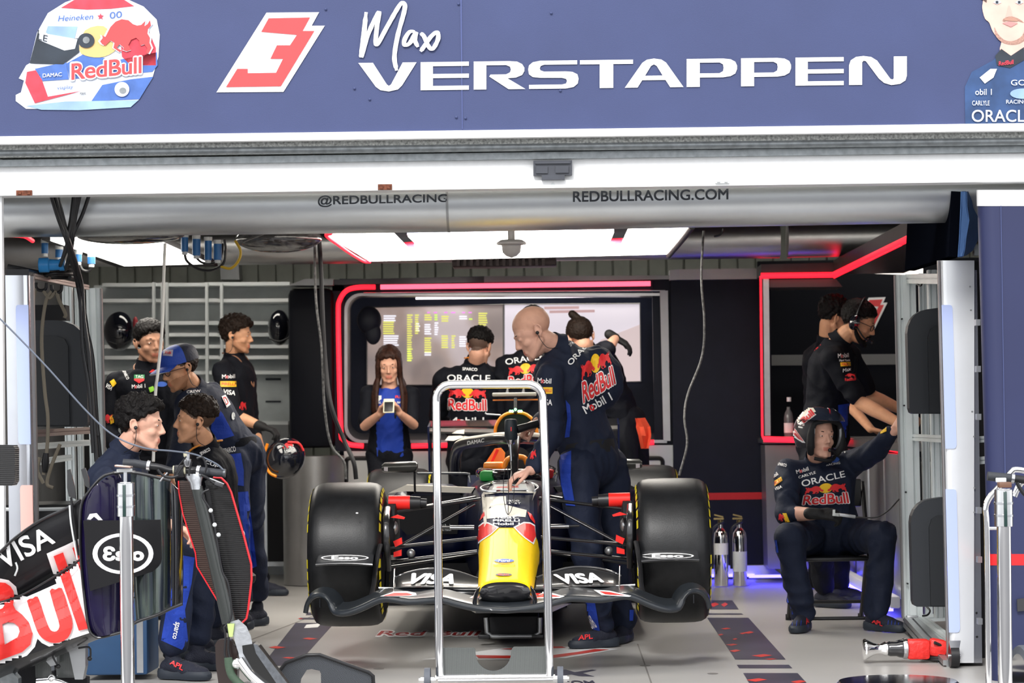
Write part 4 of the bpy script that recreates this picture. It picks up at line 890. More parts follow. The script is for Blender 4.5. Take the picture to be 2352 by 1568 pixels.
# rear wing and lower tail
m = MB(); a = at(985, 990, 16.3); b_ = mx(a); m.loft([[p + V(q) for q in ((0, -.12, -.012), (0, -.13, 0), (0, -.06, .02), (0, .1, .03), (0, .1, .022), (0, -.04, 0))] for p in (a, (a + b_) / 2 + V((0, 0, -.02)), b_)]); obj('rear_wing', m, mat('wing_grey', (.13, .125, .12), .35, coat=.3, var=.2), car)
m = MB(); m.loft([[p + V(q) for q in ((0, -.02, .03), (0, .12, .07), (0, .12, .062), (0, -.01, .022))] for p in (a, b_)]); obj('rear_flap', m, carb, car)
for s in (0, 1):
    p = b_ if s else a; m = MB(); m.prism([p + V(q) for q in ((0, -.16, .03), (0, .16, .07), (0, .16, -.5), (0, 0, -.5), (0, -.12, -.15))], (.012, 0, 0)); obj('rear_wing_endplate', m, cnavy, car)
m = MB(); m.poly([at(x, y, 16.1) for x, y in [(1038, 995), (1066, 996), (1067, 986), (1050, 988)]]); m.poly([at(x, y, 16.1) for x, y in [(1022, 1011), (1042, 1012), (1068, 1003), (1058, 1000), (1030, 1001)]]); m.poly([at(x, y, 16.1) for x, y in [(1064, 1012), (1092, 1004), (1066, 1001)]]); obj('wing_print', m, cwhite, car, smooth=False)
# sidepods, floor, mirrors
def sp(s):
    P = []
    for y, x0, x1, zt, zb in ((13.55, .26, .62, .80, .50), (13.65, .24, .70, .84, .36), (14.0, .24, .74, .83, .28), (14.7, .2, .72, .76, .24), (15.4, .1, .5, .60, .24), (16.2, .05, .25, .45, .24)):
        cxx = CX + s * (x0 + x1) / 2; hw = (x1 - x0) / 2; L = []
        for k in range(20):
            a = 2 * pi * k / 20; c, q = cos(a), sin(a)
            L.append(V((cxx + math.copysign(abs(c) ** .6, c) * hw, y, (zt + zb) / 2 + math.copysign(abs(q) ** .6, q) * (zt - zb) / 2)))
        P.append(L)
    m = MB(); m.loft(P); sd = obj('sidepod', m, cnavy, car, ang=50)
    m = MB(); m.prism([V((CX + s * x, 13.52, z)) for x, z in ((.30, .78), (.62, .77), (.66, .62), (.60, .56), (.32, .56))], (0, .02, 0)); obj('sidepod_inlet', m, blackm, car)
    m = MB(); m.prism([V((CX + s * x, 13.50, z)) for x, z in ((.22, .815), (.60, .835), (.68, .80), (.70, .79), (.60, .80), (.24, .785))], (0, .1, 0)); obj('sidepod_lip', m, carb if s > 0 else cwhite, car)
    return sd
spl_, spr_ = sp(-1), sp(1)
m = MB(); m.hexa([V((CX - .2, 12.9, .17)), V((CX + .2, 12.9, .17)), V((CX + .78, 16.2, .17)), V((CX - .78, 16.2, .17)), V((CX - .2, 12.9, .20)), V((CX + .2, 12.9, .20)), V((CX + .78, 16.2, .21)), V((CX - .78, 16.2, .21))]); obj('floor_plate', m, carb, car, smooth=False)
m = MB(); m.hexa([V((CX - .72, 13.5, .17)), V((CX + .72, 13.5, .17)), V((CX + .72, 15.3, .17)), V((CX - .72, 15.3, .17)), V((CX - .7, 13.5, .40)), V((CX + .7, 13.5, .40)), V((CX + .7, 15.3, .3)), V((CX - .7, 15.3, .3))]); obj('floor_edge', m, blackm, car, smooth=False)
mg = mat('mirror_shell', (.045, .045, .04), .3, coat=.3)
for s in (0, 1):
    f = (lambda p: mx(p)) if s else (lambda p: p)
    m = MB(); L = []
    for i, (x, w0) in enumerate(((878, 8), (884, 12), (940, 13), (955, 12), (959, 7))):
        L.append([f(at(x, 1074 - 1 * i, 13.0) + V((0, .045 * cos(a), w0 / 430 * sin(a)))) for a in [2 * pi * k / 14 for k in range(14)]])
    m.loft(L); mo = obj('mirror', m, [mg, cwhite], car)
    m = MB(); m.prism([f(at(x, y, 12.945)) for x, y in [(882, 1072), (891, 1072), (891, 1082), (882, 1081)]], (0, -.004, 0)); obj('mirror_glass', m, mat('mirror_pale', (.45, .4, .4), .2), mo)
    m = MB(); m.cyl(f(at(952, 1084, 13)), f(at(953, 1131, 13.1)), .006); m2 = obj('mirror_stay', m, black, car)
    m = MB(); m.tube([f(at(958, 1087, 13.02)), f(at(1068, 1087, 13.2)), f(at(1077, 1094, 13.2)), f(at(1080, 1108, 13.2))], .006, smooth=3); obj('mirror_stay', m, alud, car)
# suspension: slim profiled arms (front pair mirrored about the car's middle)
def arm(p, q, Y0, Y1, r, name='suspension_arm', mm=None):
    for s in (0, 1):
        a, b_ = at(*p, Y0), at(*q, Y1)
        if s: a, b_ = mx(a), mx(b_)
        m = MB(); m.tube([a, b_], [r, r * 1.05], n=14, flat=.55); obj(name, m, mm or carb, car)
arm((893, 1177), (1103, 1146), 12.28, 12.45, .016); arm((893, 1177), (1090, 1141), 12.40, 12.9, .013)
arm((915, 1256), (1090, 1157), 12.32, 12.42, .015); arm((896, 1257), (1096, 1235), 12.2, 12.15, .015)
arm((896, 1290), (1096, 1266), 12.3, 12.3, .016); arm((893, 1302), (1092, 1273), 12.5, 12.8, .013)
arm((1034, 1211), (1089, 1211), 12.3, 12.3, .020, 'steering_rack', steel)
arm((1010, 1211), (1034, 1211), 12.3, 12.3, .012, 'steering_rack')
for s in (0, 1):
    f = mx if s else (lambda p: p)
    m = MB(); m.tube([f(at(x, y, Y)) for x, y, Y in [(890, 1165, 12.2), (887, 1195, 12.0), (889, 1260, 11.98), (892, 1310, 12.1)]], .016, smooth=5, flat=.4); obj('brake_duct_fin', m, carb, car)
    m = MB(); m.lathe([(.115, 0), (.13, .015), (.13, .055), (.05, .07)], f(at(885, 1215, 12.3)), (-1 if s else 1, 0, 0), 36); obj('brake_drum', m, blackm, car)
    m = MB(); m.cyl(f(at(893, 1154, 12.32)), f(at(942, 1154, 12.32)), .036, n=28); obj('brake_cooler', m, cred, car)
    m = MB(); m.cyl(f(at(942, 1154, 12.32)), f(at(966, 1154, 12.32)), .034, .030, n=28); m.cyl(f(at(966, 1154, 12.32)), f(at(980, 1155, 12.32)), .022, n=24); obj('cooler_hose', m, black, car)
    for P in ([(903, 1243), (922, 1234), (924, 1248), (908, 1256)], [(904, 1268), (922, 1262), (922, 1276), (904, 1279)], [(896, 1188), (928, 1192), (930, 1188), (912, 1182)]):
        m = MB(); m.prism([f(at(x, y, 12.12)) for x, y in P], (0, .03, 0)); obj('caliper_tape', m, cred, car)
    m = MB(); m.ell(f(at(906, 1212, 12.2)), (.02, .03, .035)); obj('bleed_nipple', m, alud, car)
    m = MB(); m.ell(f(at(944, 1270, 12.3)), (.022, .03, .022)); obj('ball_joint', m, alud, car)
# brushes of bodywork under the front of the chassis
m = MB(); m.loft([sec(12.3, .15, .50, .26, e=4), sec(13.4, .22, .45, .20, e=4)]); obj('keel', m, blackm, car)
word('Hard Rock', [(1005, 1203), (1036, 1203), (1036, 1219), (1005, 1219)], 13.45, lightgrey, car, bold=0., off=0, cuts=None)
# ---- front wing
LE = [(702, 1408, 11.62), (706, 1388, 11.6), (716, 1373, 11.57), (733, 1367, 11.55), (750, 1374, 11.52), (760, 1390, 11.5), (768, 1405, 11.48), (785, 1409, 11.45), (810, 1405, 11.42), (840, 1393, 11.40), (865, 1381, 11.38), (890, 1376, 11.36), (940, 1383, 11.33), (985, 1380, 11.30), (1015, 1379, 11.27), (1050, 1388, 11.23), (1085, 1396, 11.2), (1120, 1400, 11.18), (1160, 1402, 11.17)]
LE3 = spline([at(x, y, Y) for x, y, Y in LE], 3); full = LE3 + [mx(p) for p in LE3[-2::-1]]
m = MB(); N = len(full); L = []
for i, p in enumerate(full):
    t = (full[min(i + 1, N - 1)] - full[max(i - 1, 0)]).normalized(); fwd = V((0, -1, 0)); up = t.cross(V((0, 1, 0))).normalized(); up = up if up.z > 0 or abs(t.x) < .5 else -up
    if i < N / 2 and t.x < 0: pass
    ed = min(i, N - 1 - i) / 14; k = min(1, .35 + ed * .65); ch = .24 * k
    L.append([p + V((0, a * ch, 0)) + up * (b_ * (.017 if ed > 1 else .012) + c_ * ch * .12) for a, b_, c_ in ((-.06, 0, 0), (-.03, .75, 0), (.06, 1.1, 0), (.35, .9, .35), (.7, .5, .8), (1, .15, 1.2), (1, 0, 1.2), (.6, -.1, .7), (.3, -.5, .2), (.08, -.9, 0), (-.03, -.7, 0))])
m.loft(L); mainp = obj('wing_mainplane', m, mat('wing_satin', (.018, .022, .027), .32, coat=.25, var=.1), car, ang=60)
def strip(name, pairs, mm, th=.006, sub=5, lab=None, both=True):
    """ribbed sheet between lower edge and upper edge points given as ((x,y,Y),(x,y,Y))"""
    outs = []
    for s in ((0, 1) if both else (0,)):
        lo = spline([at(*a) for a, b_ in pairs], sub); hi = spline([at(*b_) for a, b_ in pairs], sub)
        rows = []
        for p, q in zip(lo, hi):
            r = [p + (q - p) * k + V((0, 0, -.018 * (q - p).length / .2 * sin(pi * k))) for k in (0, .25, .5, .75, 1)]
            rows.append([mx(x) for x in r] if s else r)
        m = MB(); m.sheet(rows, th); outs.append(obj(name, m, mm, car, ang=60))
    return outs
f1 = strip('wing_flap', [((878, 1375, 11.45), (878, 1358, 11.6)), ((920, 1375, 11.42), (920, 1352, 11.6)), ((985, 1372, 11.4), (985, 1350, 11.58)), ((1050, 1378, 11.36), (1050, 1356, 11.56)), ((1105, 1388, 11.34), (1105, 1364, 11.52)), ((1158, 1392, 11.33), (1158, 1368, 11.5))], glossb)
f2 = strip('wing_flap', [((903, 1352, 11.58), (905, 1330, 11.75)), ((925, 1350, 11.58), (925, 1320, 11.75)), ((965, 1349, 11.56), (965, 1310, 11.78)), ((1010, 1350, 11.55), (1010, 1307, 11.78)), ((1050, 1351, 11.55), (1050, 1314, 11.76)), ((1098, 1352, 11.54), (1098, 1330, 11.7))], mat('flap_black', (.02, .02, .021), .3, coat=.5, var=.2))
for s in (0, 1):
    m = MB(); P = [at(905, 1329, 11.75), at(925, 1319, 11.75), at(965, 1309, 11.78), at(1010, 1306, 11.78), at(1050, 1313, 11.76), at(1098, 1329, 11.7)]
    m.tube([mx(p) for p in P] if s else P, .007, smooth=5, n=8); obj('flap_edge', m, carb, car)
    for x0, y0, Y0, x1, y1, Y1 in ((903, 1368, 11.45, 906, 1306, 11.7), (1016, 1363, 11.4, 1016, 1338, 11.5)):
        f = mx if s else (lambda p: p); m = MB(); a, b_ = f(at(x0, y0, Y0)), f(at(x1, y1, Y1)); m.hexa([a + V(q) for q in ((-.002, 0, -.01), (.002, 0, -.01), (.002, .12, .01), (-.002, .12, .01))] + [b_ + V(q) for q in ((-.002, 0, 0), (.002, 0, 0), (.002, .06, 0), (-.002, .06, 0))]); obj('slot_bracket', m, steel, car)
    m = MB(); f = mx if s else (lambda p: p); m.tube([f(at(x, y, Y)) for x, y, Y in [(1108, 1345, 11.35), (1097, 1358, 11.3), (1091, 1375, 11.25), (1090, 1394, 11.2)]], .011, smooth=4, flat=.7); obj('nose_pylon', m, glossb, car)
    m = MB(); m.tube([f(at(x, y, 11.62)) for x, y in [(870, 1350), (930, 1352), (1098, 1352)]], .006, n=8); obj('flap_pivot', m, steel, car)
for q, t in (([(946, 1315), (1046, 1317), (1042, 1341), (938, 1341)], 'VISA'), ([(1269, 1318), (1378, 1314), (1389, 1337), (1291, 1342)], 'VISA')):
    word(t, q, f2, whitetx, car, bold=.05, shear=.0 if q[0][0] > 1200 else .3, off=.005, cuts=(16, 6))
def fpatch(pts, mm, off, on=None):
    xs = [p[0] for p in pts]; ys = [p[1] for p in pts]; x0, x1, y0, y1 = min(xs), max(xs), min(ys), max(ys)
    decal('livery_patch', poly2d([[((x - x0) / (x1 - x0), 1 - (y - y0) / (y1 - y0)) for x, y in pts]]), [(x0, y0), (x1, y0), (x1, y1), (x0, y1)], on or f1 + [mainp], mm, car, off=off, cuts=(10, 4))
for pts in ([(873, 1369), (905, 1358), (935, 1357), (955, 1361), (957, 1367), (940, 1369)], [(1078, 1373), (1095, 1362), (1105, 1373)], [(1100, 1373), (1120, 1360), (1132, 1370)], [(1194, 1370), (1215, 1358), (1260, 1359), (1297, 1369), (1285, 1373), (1215, 1374)], [(1363, 1354), (1400, 1356), (1450, 1368), (1445, 1370), (1382, 1366)]): fpatch(pts, whitetx, .003)
for pts in ([(880, 1368), (905, 1361), (935, 1361), (948, 1365), (940, 1367)], [(1084, 1372), (1096, 1366), (1102, 1372)], [(1206, 1370), (1222, 1361), (1258, 1363), (1288, 1369), (1215, 1372)], [(1376, 1357), (1400, 1359), (1438, 1367), (1390, 1364)]): fpatch(pts, cred, .005)
# endplates with their outboard shelves
for s in (0, 1):
    f = mx if s else (lambda p: p)
    rows = []
    for i, (x, y, Y) in enumerate([(874, 1250, 11.95), (868, 1275, 11.9), (862, 1310, 11.82), (858, 1345, 11.7), (850, 1372, 11.6), (835, 1396, 11.5)]):
        p = at(x, y, Y); q = at(x + 9 - i * .8, y - 2, Y + .32); rows.append([f(p), f(p + (q - p) * .5), f(q)])
    m = MB(); m.sheet(rows, .008); ep = obj('wing_endplate', m, glossb, car, ang=60)
    m = MB(); m.tube([r[0] for r in rows] + [f(at(826, 1400, 11.44))], .012, smooth=4, n=10, flat=.6); obj('endplate_edge', m, carb, car)
    a, b_, c, d = f(at(725, 1293, 11.72)), f(at(856, 1293, 11.68)), f(at(862, 1268, 12.02)), f(at(737, 1271, 12.0))
    up = V((0, 0, .010)); rws = []
    for k in range(9):
        t = k / 8; rws.append([a + (b_ - a) * t + V((0, 0, .006 * sin(pi * t))), (a + (b_ - a) * t) * .5 + (d + (c - d) * t) * .5 + V((0, 0, .01)), d + (c - d) * t])
    m = MB(); m.sheet(rws, .010, (0, 0, -1)); sh = obj('wing_shelf', m, glossb, car, ang=50); m = MB(); m.tube([r_[0] + V((0, 0, -.008)) for r_ in rws], .0065, n=8); obj('shelf_edge', m, carb, car)
    x0, x1, yc = (737, 847, 1280.5) if not s else (1473, 1594, 1276)
    ov = [(x0 + (x1 - x0) * (.5 + .5 * cos(a)), yc + 7 * sin(a)) for a in [2 * pi * i / 24 for i in range(24)]]
    ov2 = [(x0 + (x1 - x0) * (.5 + .46 * cos(a)), yc + 5 * sin(a)) for a in [2 * pi * i / 24 for i in range(24)]]
    fpatch(ov, whitetx, .002, [sh]); fpatch(ov2, glossb, .003, [sh])
    word('Esso', [(x0 + 24, yc - 4), (x1 - 24, yc - 4), (x1 - 24, yc + 4), (x0 + 24, yc + 4)], [sh], whitetx, car, bold=.05, off=.0045, cuts=(6, 2))
    for x in (736, 769): m = MB(); p = f(at(x, 1384 if x < 750 else 1397, 11.55)); m.box(p, (.004, .05, .04)); obj('strake', m, glossb, car)
# white fleck on the tread
m = MB(); p = at(820, 1178, 11.93); m.ell(p, (.007, .004, .004)); obj('paint_fleck', m, whitetx, car)
# work stands under the car
st = thing('car_stand', 'black low stand frame under the front of the racing car', 'stand', at(1180, 1462, 12.9))
m = MB(); m.tube([at(x, y, 12.9) for x, y in [(1116, 1418), (1118, 1452), (1130, 1461), (1226, 1461), (1240, 1452), (1240, 1418)]], .012); obj('stand_tube', m, alud, st)
m = MB(); m.box(V((CX, 13.1, .10)), (.26, .35, .10), bev=.01); obj('stand_pad', m, blackm, st)
for x in (1112, 1235): m = MB(); m.box(at(x, 1461, 12.9), (.06, .06, .02), bev=.004); obj('stand_foot', m, black, st)
st2 = thing('car_stand', 'black low stand under the rear of the racing car', 'stand', (CX, 15.6, 0))
m = MB(); m.box(V((CX, 15.6, .085)), (.5, .3, .15), bev=.01); obj('stand_pad', m, blackm, st2)
m = MB(); m.box(V((CX, 15.6, .008)), (.56, .36, .014), bev=.004); obj('stand_base', m, black, st2)
# ================================================================ people
def skinmat(n, c): return mat(n, c, .5, spec=.35, var=.07, vscale=30, bump=.04, bscale=120)
SK = {'fair': (.66, .37, .27), 'tan': (.64, .33, .19), 'warm': (.64, .34, .23), 'pink': (.64, .36, .27), 'dark': (.48, .25, .16)}
for k_, c_ in SK.items(): skinmat('skin_' + k_, c_); skinmat('lips_' + k_, (c_[0] * .85, c_[1] * .55, c_[2] * .55)); skinmat('stubble_' + k_, (c_[0] * .70, c_[1] * .65, c_[2] * .61)); skinmat('scalp_' + k_, (c_[0] * .92, c_[1] * .90, c_[2] * .86)); skinmat('crop_' + k_, (c_[0] * .16, c_[1] * .18, c_[2] * .2))
hairb = mat('hair_dark_brown', (.018, .011, .008), .45, bump=.5, bscale=150, var=.4, vscale=60, spec=.15)
hairk = mat('hair_black', (.008, .007, .007), .42, bump=.5, bscale=150, var=.3, vscale=60, spec=.12)
hairr = mat('hair_auburn', (.035, .014, .009), .42, bump=.4, bscale=120, var=.5, vscale=50, spec=.2)
eyew = mat('eye_white', (.6, .56, .52), .25); eyed = mat('eye_dark', (.015, .01, .008), .15)
cloth = mat('cloth_navy', (.0085, .0135, .033), .75, bump=.25, bscale=55, var=.12, spec=.35)
clothk = mat('cloth_black', (.0048, .0056, .0095), .75, bump=.25, bscale=55, var=.12, spec=.2)
clothb = mat('cloth_blue', (.018, .05, .34), .6, bump=.25, bscale=55, var=.12, spec=.2)
glovem = mat('glove_black', (.006, .006, .007), .7, bump=.3, bscale=90)
solem = mat('shoe_sole', (.018, .024, .035), .6, bump=.1)
shoem = mat('shoe_knit', (.008, .010, .022), .75, bump=.4, bscale=160)
orangetx = mat('orange_print', (.8, .25, .02), .5)
def basis(F, U):
    F = V(F).normalized(); U = V(U); U = (U - F * U.dot(F)).normalized()
    return Matrix((F.cross(U), F, U)).transposed()          # columns: right, forward, up
def head_prims(m, c, R, s):
    P = lambda x, y, z: c + R @ V((x * s, y * s, z * s))
    def E(x, y, z, a, b_, d, rot=None): m.ell(P(x, y, z), (a * s, b_ * s, d * s), R if rot is None else R @ rot, n=24)
    E(0, -.012, .045, .077, .098, .084); E(0, .02, .02, .072, .072, .075)
    E(0, .032, -.03, .060, .062, .085); E(0, .045, -.082, .046, .046, .032); E(0, .078, -.102, .021, .017, .015)
    for q in (-1, 1):
        E(q * .038, .056, -.028, .024, .028, .024); m.cap(P(q * .058, .0, -.05), P(q * .026, .070, -.098), .019 * s, .015 * s)
        m.cap(P(q * .012, .088, .026), P(q * .042, .074, .027), .011 * s, .011 * s)
        E(q * .010, .100, -.031, .008, .010, .007)
        t = Matrix.Rotation(-q * .35, 3, 'Z'); E(q * .080, -.010, -.008, .008, .018, .030, t)
        m.tube([P(q * .080, -.004, -.034), P(q * .086, -.020, -.022), P(q * .092, -.030, .004), P(q * .090, -.022, .024), P(q * .083, -.006, .024)], .0052 * s, n=8, smooth=4)
        E(q * .031, .081, .006, .014, .010, .0105)
    m.cap(P(0, .090, .018), P(0, .111, -.024), .0078 * s, .0108 * s)
    m.cap(P(-.018, .089, -.0595), P(.018, .089, -.0595), .0055 * s); m.cap(P(0, .0935, -.0575), P(0, .094, -.058), .0055 * s)
    m.cap(P(-.013, .089, -.0710), P(.013, .089, -.0710), .0062 * s); E(0, .085, -.064, .028, .014, .022)
def hand_prims(m, w, d, n, curl=.5, thumb=1, s=1., rr=1., point=False):
    """w wrist, d direction of the fingers, n the way the palm faces, thumb +1/-1 side"""
    d = V(d).normalized(); n = V(n); n = (n - d * n.dot(d)).normalized(); L = d.cross(n) * thumb
    for o_, ln, ex in ((.031, .94, 0), (.0105, 1.0, .02), (-.010, .95, .05), (-.029, .78, .1)):
        k = w + d * (.088 - abs(o_) * .25) * s + L * o_ * s
        m.cap(w + L * o_ * .45 * s, k, .0165 * s * rr, .0120 * s * rr, n=10)
        a = .25 + curl * .95 + ex * curl; p = k
        if point and o_ > .02: a = .1
        acc = a * .7
        for i, (sg, r0, r1) in enumerate(((.044, .0105, .0092), (.027, .0092, .0084), (.021, .0084, .0070))):
            dd = d * cos(acc) + n * sin(acc) + L * o_ * 1.2; dd.normalize(); q = p + dd * sg * ln * s
            m.cap(p, q, r0 * s * rr, r1 * s * rr, n=10); p = q; acc += a * (1.05 if i == 0 else .7)
    b0 = w + d * .018 * s + L * .020 * s; b1 = b0 + (d * .62 + L * .62 + n * .32).normalized() * .046 * s
    b2 = b1 + (d * (.85 - curl * .2) + L * .12 + n * (.2 + curl * .4)).normalized() * .034 * s; b3 = b2 + (d * .8 + n * (.25 + curl * .5) - L * .1).normalized() * .026 * s
    m.cap(b0, b1, .0155 * s * rr, .0118 * s * rr, n=10); m.cap(b1, b2, .0115 * s * rr, .0098 * s * rr, n=10); m.cap(b2, b3, .0098 * s * rr, .0078 * s * rr, n=10)
    m.ell(w + d * .045 * s, (.030 * s * rr, .030 * s * rr, .014 * s * rr), Matrix((L, d, n)).transposed(), n=14)
def torso_prims(m, pel, nk, la, lb, g, wd):
    """pel pelvis, nk neck base, la/lb lateral axes at hip and shoulder, g growth"""
    secs = []; sp_ = (nk - pel)
    for t, hw, hd in ((-.10, .120, .095), (0, .160, .118), (.18, .160, .118), (.42, .148, .108), (.65, .165, .122), (.80, .178, .122), (.90, .165, .105), (.97, .105, .078), (1.03, .062, .062)):
        l = (la * (1 - min(1, max(0, t))) + lb * min(1, max(0, t))).normalized(); f = l.cross(sp_.normalized()); bend = f * 0
        c = pel + sp_ * t
        secs.append([c + l * (math.copysign(abs(cos(a)) ** .85, cos(a)) * (hw * wd + g)) + f * (math.copysign(abs(sin(a)) ** .85, sin(a)) * (hd * wd + g)) for a in [2 * pi * k / 24 for k in range(24)]])
    m.loft(secs)
def hair_mesh(p, c, R, s, style, mm, par, rnd):
    m = MB(); P = lambda q: c + R @ (V(q) * s)
    n = 420; gr = pi * (3 - sqrt(5))
    for i in range(n):
        z = 1 - 2 * (i + .5) / n; r = sqrt(1 - z * z); a = gr * i
        q = V((r * cos(a), r * sin(a), z)); pt = V((q.x * .077, q.y * .098 - .012, q.z * .084 + .045))
        lim = -.05 + (pt.y + .09) * .78
        if pt.y < -.05: lim = -.062
        if abs(pt.x) > .055 and -.03 < pt.y < .02: lim = max(lim, .012)
        if style == 'fade': lim = max(lim, .030)
        if pt.z < lim: continue
        top = max(0, min(1, (pt.z - .03) / .07))
        th = {'short': .004 + .008 * top, 'curly': .002 + .012 * top, 'fade': .001 + .013 * top, 'crop': .003 + .004 * top, 'long': .009, 'bun': .006, 'mop': .008 + .013 * top}[style]
        rad = {'short': .013, 'curly': .0115, 'fade': .012, 'crop': .012, 'long': .015, 'bun': .012, 'mop': .0135}[style]
        jt = {'curly': .007, 'mop': .006, 'fade': .004}.get(style, .002)
        o_ = q * (th + rnd.uniform(-.2, 1) * jt); sw = V((rnd.uniform(-1, 1), rnd.uniform(-1, 1), rnd.uniform(-1, 1))) * jt
        m.cap(P(pt), P(pt + o_ + sw), rad * s, rad * .8 * s, n=8)
        if style in ('curly', 'mop') and pt.z > .06 and pt.y > .02: m.cap(P(pt + o_), P(pt + o_ + V((rnd.uniform(-.01, .01), .014, rnd.uniform(-.004, .012)))), rad * .8 * s, rad * .4 * s, n=8)
    if style == 'fade':
        pass
    if style == 'bun':
        m.cap(P((0, -.08, .11)), P((-.03, -.06, .155)), .02 * s, .028 * s)
    if style == 'long':
        for sd in (-1, 1):
            for k in range(9):
                x = .060 + .004 * (k % 3); y0 = .045 - k * .016
                pts = [(sd * .03, y0 * .5 + .01, .128), (sd * .066, y0, .075), (sd * (.080 + .002 * (k % 2)), y0 + .006, .0), (sd * (.083 - .004 * (k % 3)), y0 + .004, -.09), (sd * (.095 + .010 * (k % 3)), y0 + .065, -.19), (sd * (.092 + .012 * (k % 4)), y0 + .125, -.30), (sd * (.080 + .016 * (k % 3)), y0 + .16, -.37)]
                m.tube([P(q) for q in pts], [.012 * s, .016 * s, .018 * s, .018 * s, .017 * s, .014 * s, .006 * s], n=8, smooth=3)
    return grow('hair', m, .0055, mm, par, sm=1, fold=.0022 if style != 'long' else .0015, fscale=95 if style != 'long' else 40, seed=rnd.random() * 9, stretch=(1, 1, .35) if style == 'long' else (1, 1, 1))
def beard_mesh(c, R, s, mm, par, full=True):
    m = MB(); P = lambda *q: c + R @ (V(q) * s)
    for q in (-1, 1):
        m.tube([P(q * .066, .0, -.012), P(q * .062, .012, -.05), P(q * .045, .05, -.086), P(q * .02, .082, -.104), P(0, .09, -.108)], [.007 * s, .012 * s, .016 * s, .018 * s, .018 * s], n=10, smooth=4)
        m.tube([P(0, .104, -.049), P(q * .018, .098, -.052), P(q * .027, .088, -.066), P(q * .024, .086, -.09)], .006 * s, n=8, smooth=3)
    return grow('beard', m, .005, mm, par, sm=2, fold=.0012, fscale=110)
def shoe(par, an, toe, lab=None, accent=None, s=1.):
    """sports shoe: knitted upper with a thick sole sub-part; an = ankle joint, toe = point of the toe on the ground"""
    f = V((toe.x - an.x, toe.y - an.y, 0)).normalized(); l = V((-f.y, f.x, 0)); up = V((0, 0, 1)); z0 = toe.z
    b0 = V((an.x, an.y, z0)); A = lambda x, y, z: b0 + f * (x * s) + l * (y * s) + up * (z * s)
    m = MB(); m.cap(A(-.035, 0, .055), A(.0, 0, .065), .036 * s, .038 * s); m.cap(A(0, 0, .07), A(-.005, 0, .115), .038 * s, .036 * s); m.cap(A(0, 0, .06), A(.10, 0, .045), .042 * s, .036 * s); m.cap(A(.08, .012, .04), A(.165, .006, .034), .036 * s, .026 * s); m.cap(A(.08, -.014, .038), A(.15, -.012, .034), .034 * s, .026 * s)
    up_ = grow('shoe', m, .008, shoem, par, sm=5)
    m = MB(); out = [(-.078, 0), (-.07, .026), (-.03, .036), (.03, .036), (.09, .047), (.14, .046), (.185, .028), (.202, 0), (.185, -.03), (.14, -.046), (.09, -.045), (.03, -.034), (-.03, -.036), (-.07, -.026)]
    o2 = spl2(out, 4, True); m.loft([[A(x * .97 + .002, y * .95, .001) for x, y in o2], [A(x * 1.02, y * 1.04, .012) for x, y in o2], [A(x * 1.02, y * 1.05, .028 + .006 * (x < 0)) for x, y in o2], [A(x * .97, y * .93, .040 + .008 * (x < -.03)) for x, y in o2]])
    obj('sole', m, solem, up_)
    m = MB()
    for i in range(4): m.tube([A(.055 + i * .022, -.022, .083 - i * .010), A(.06 + i * .022, 0, .090 - i * .011), A(.055 + i * .022, .022, .083 - i * .010)], .0028, n=6, smooth=2)
    obj('laces', m, blackm, up_)
    return up_
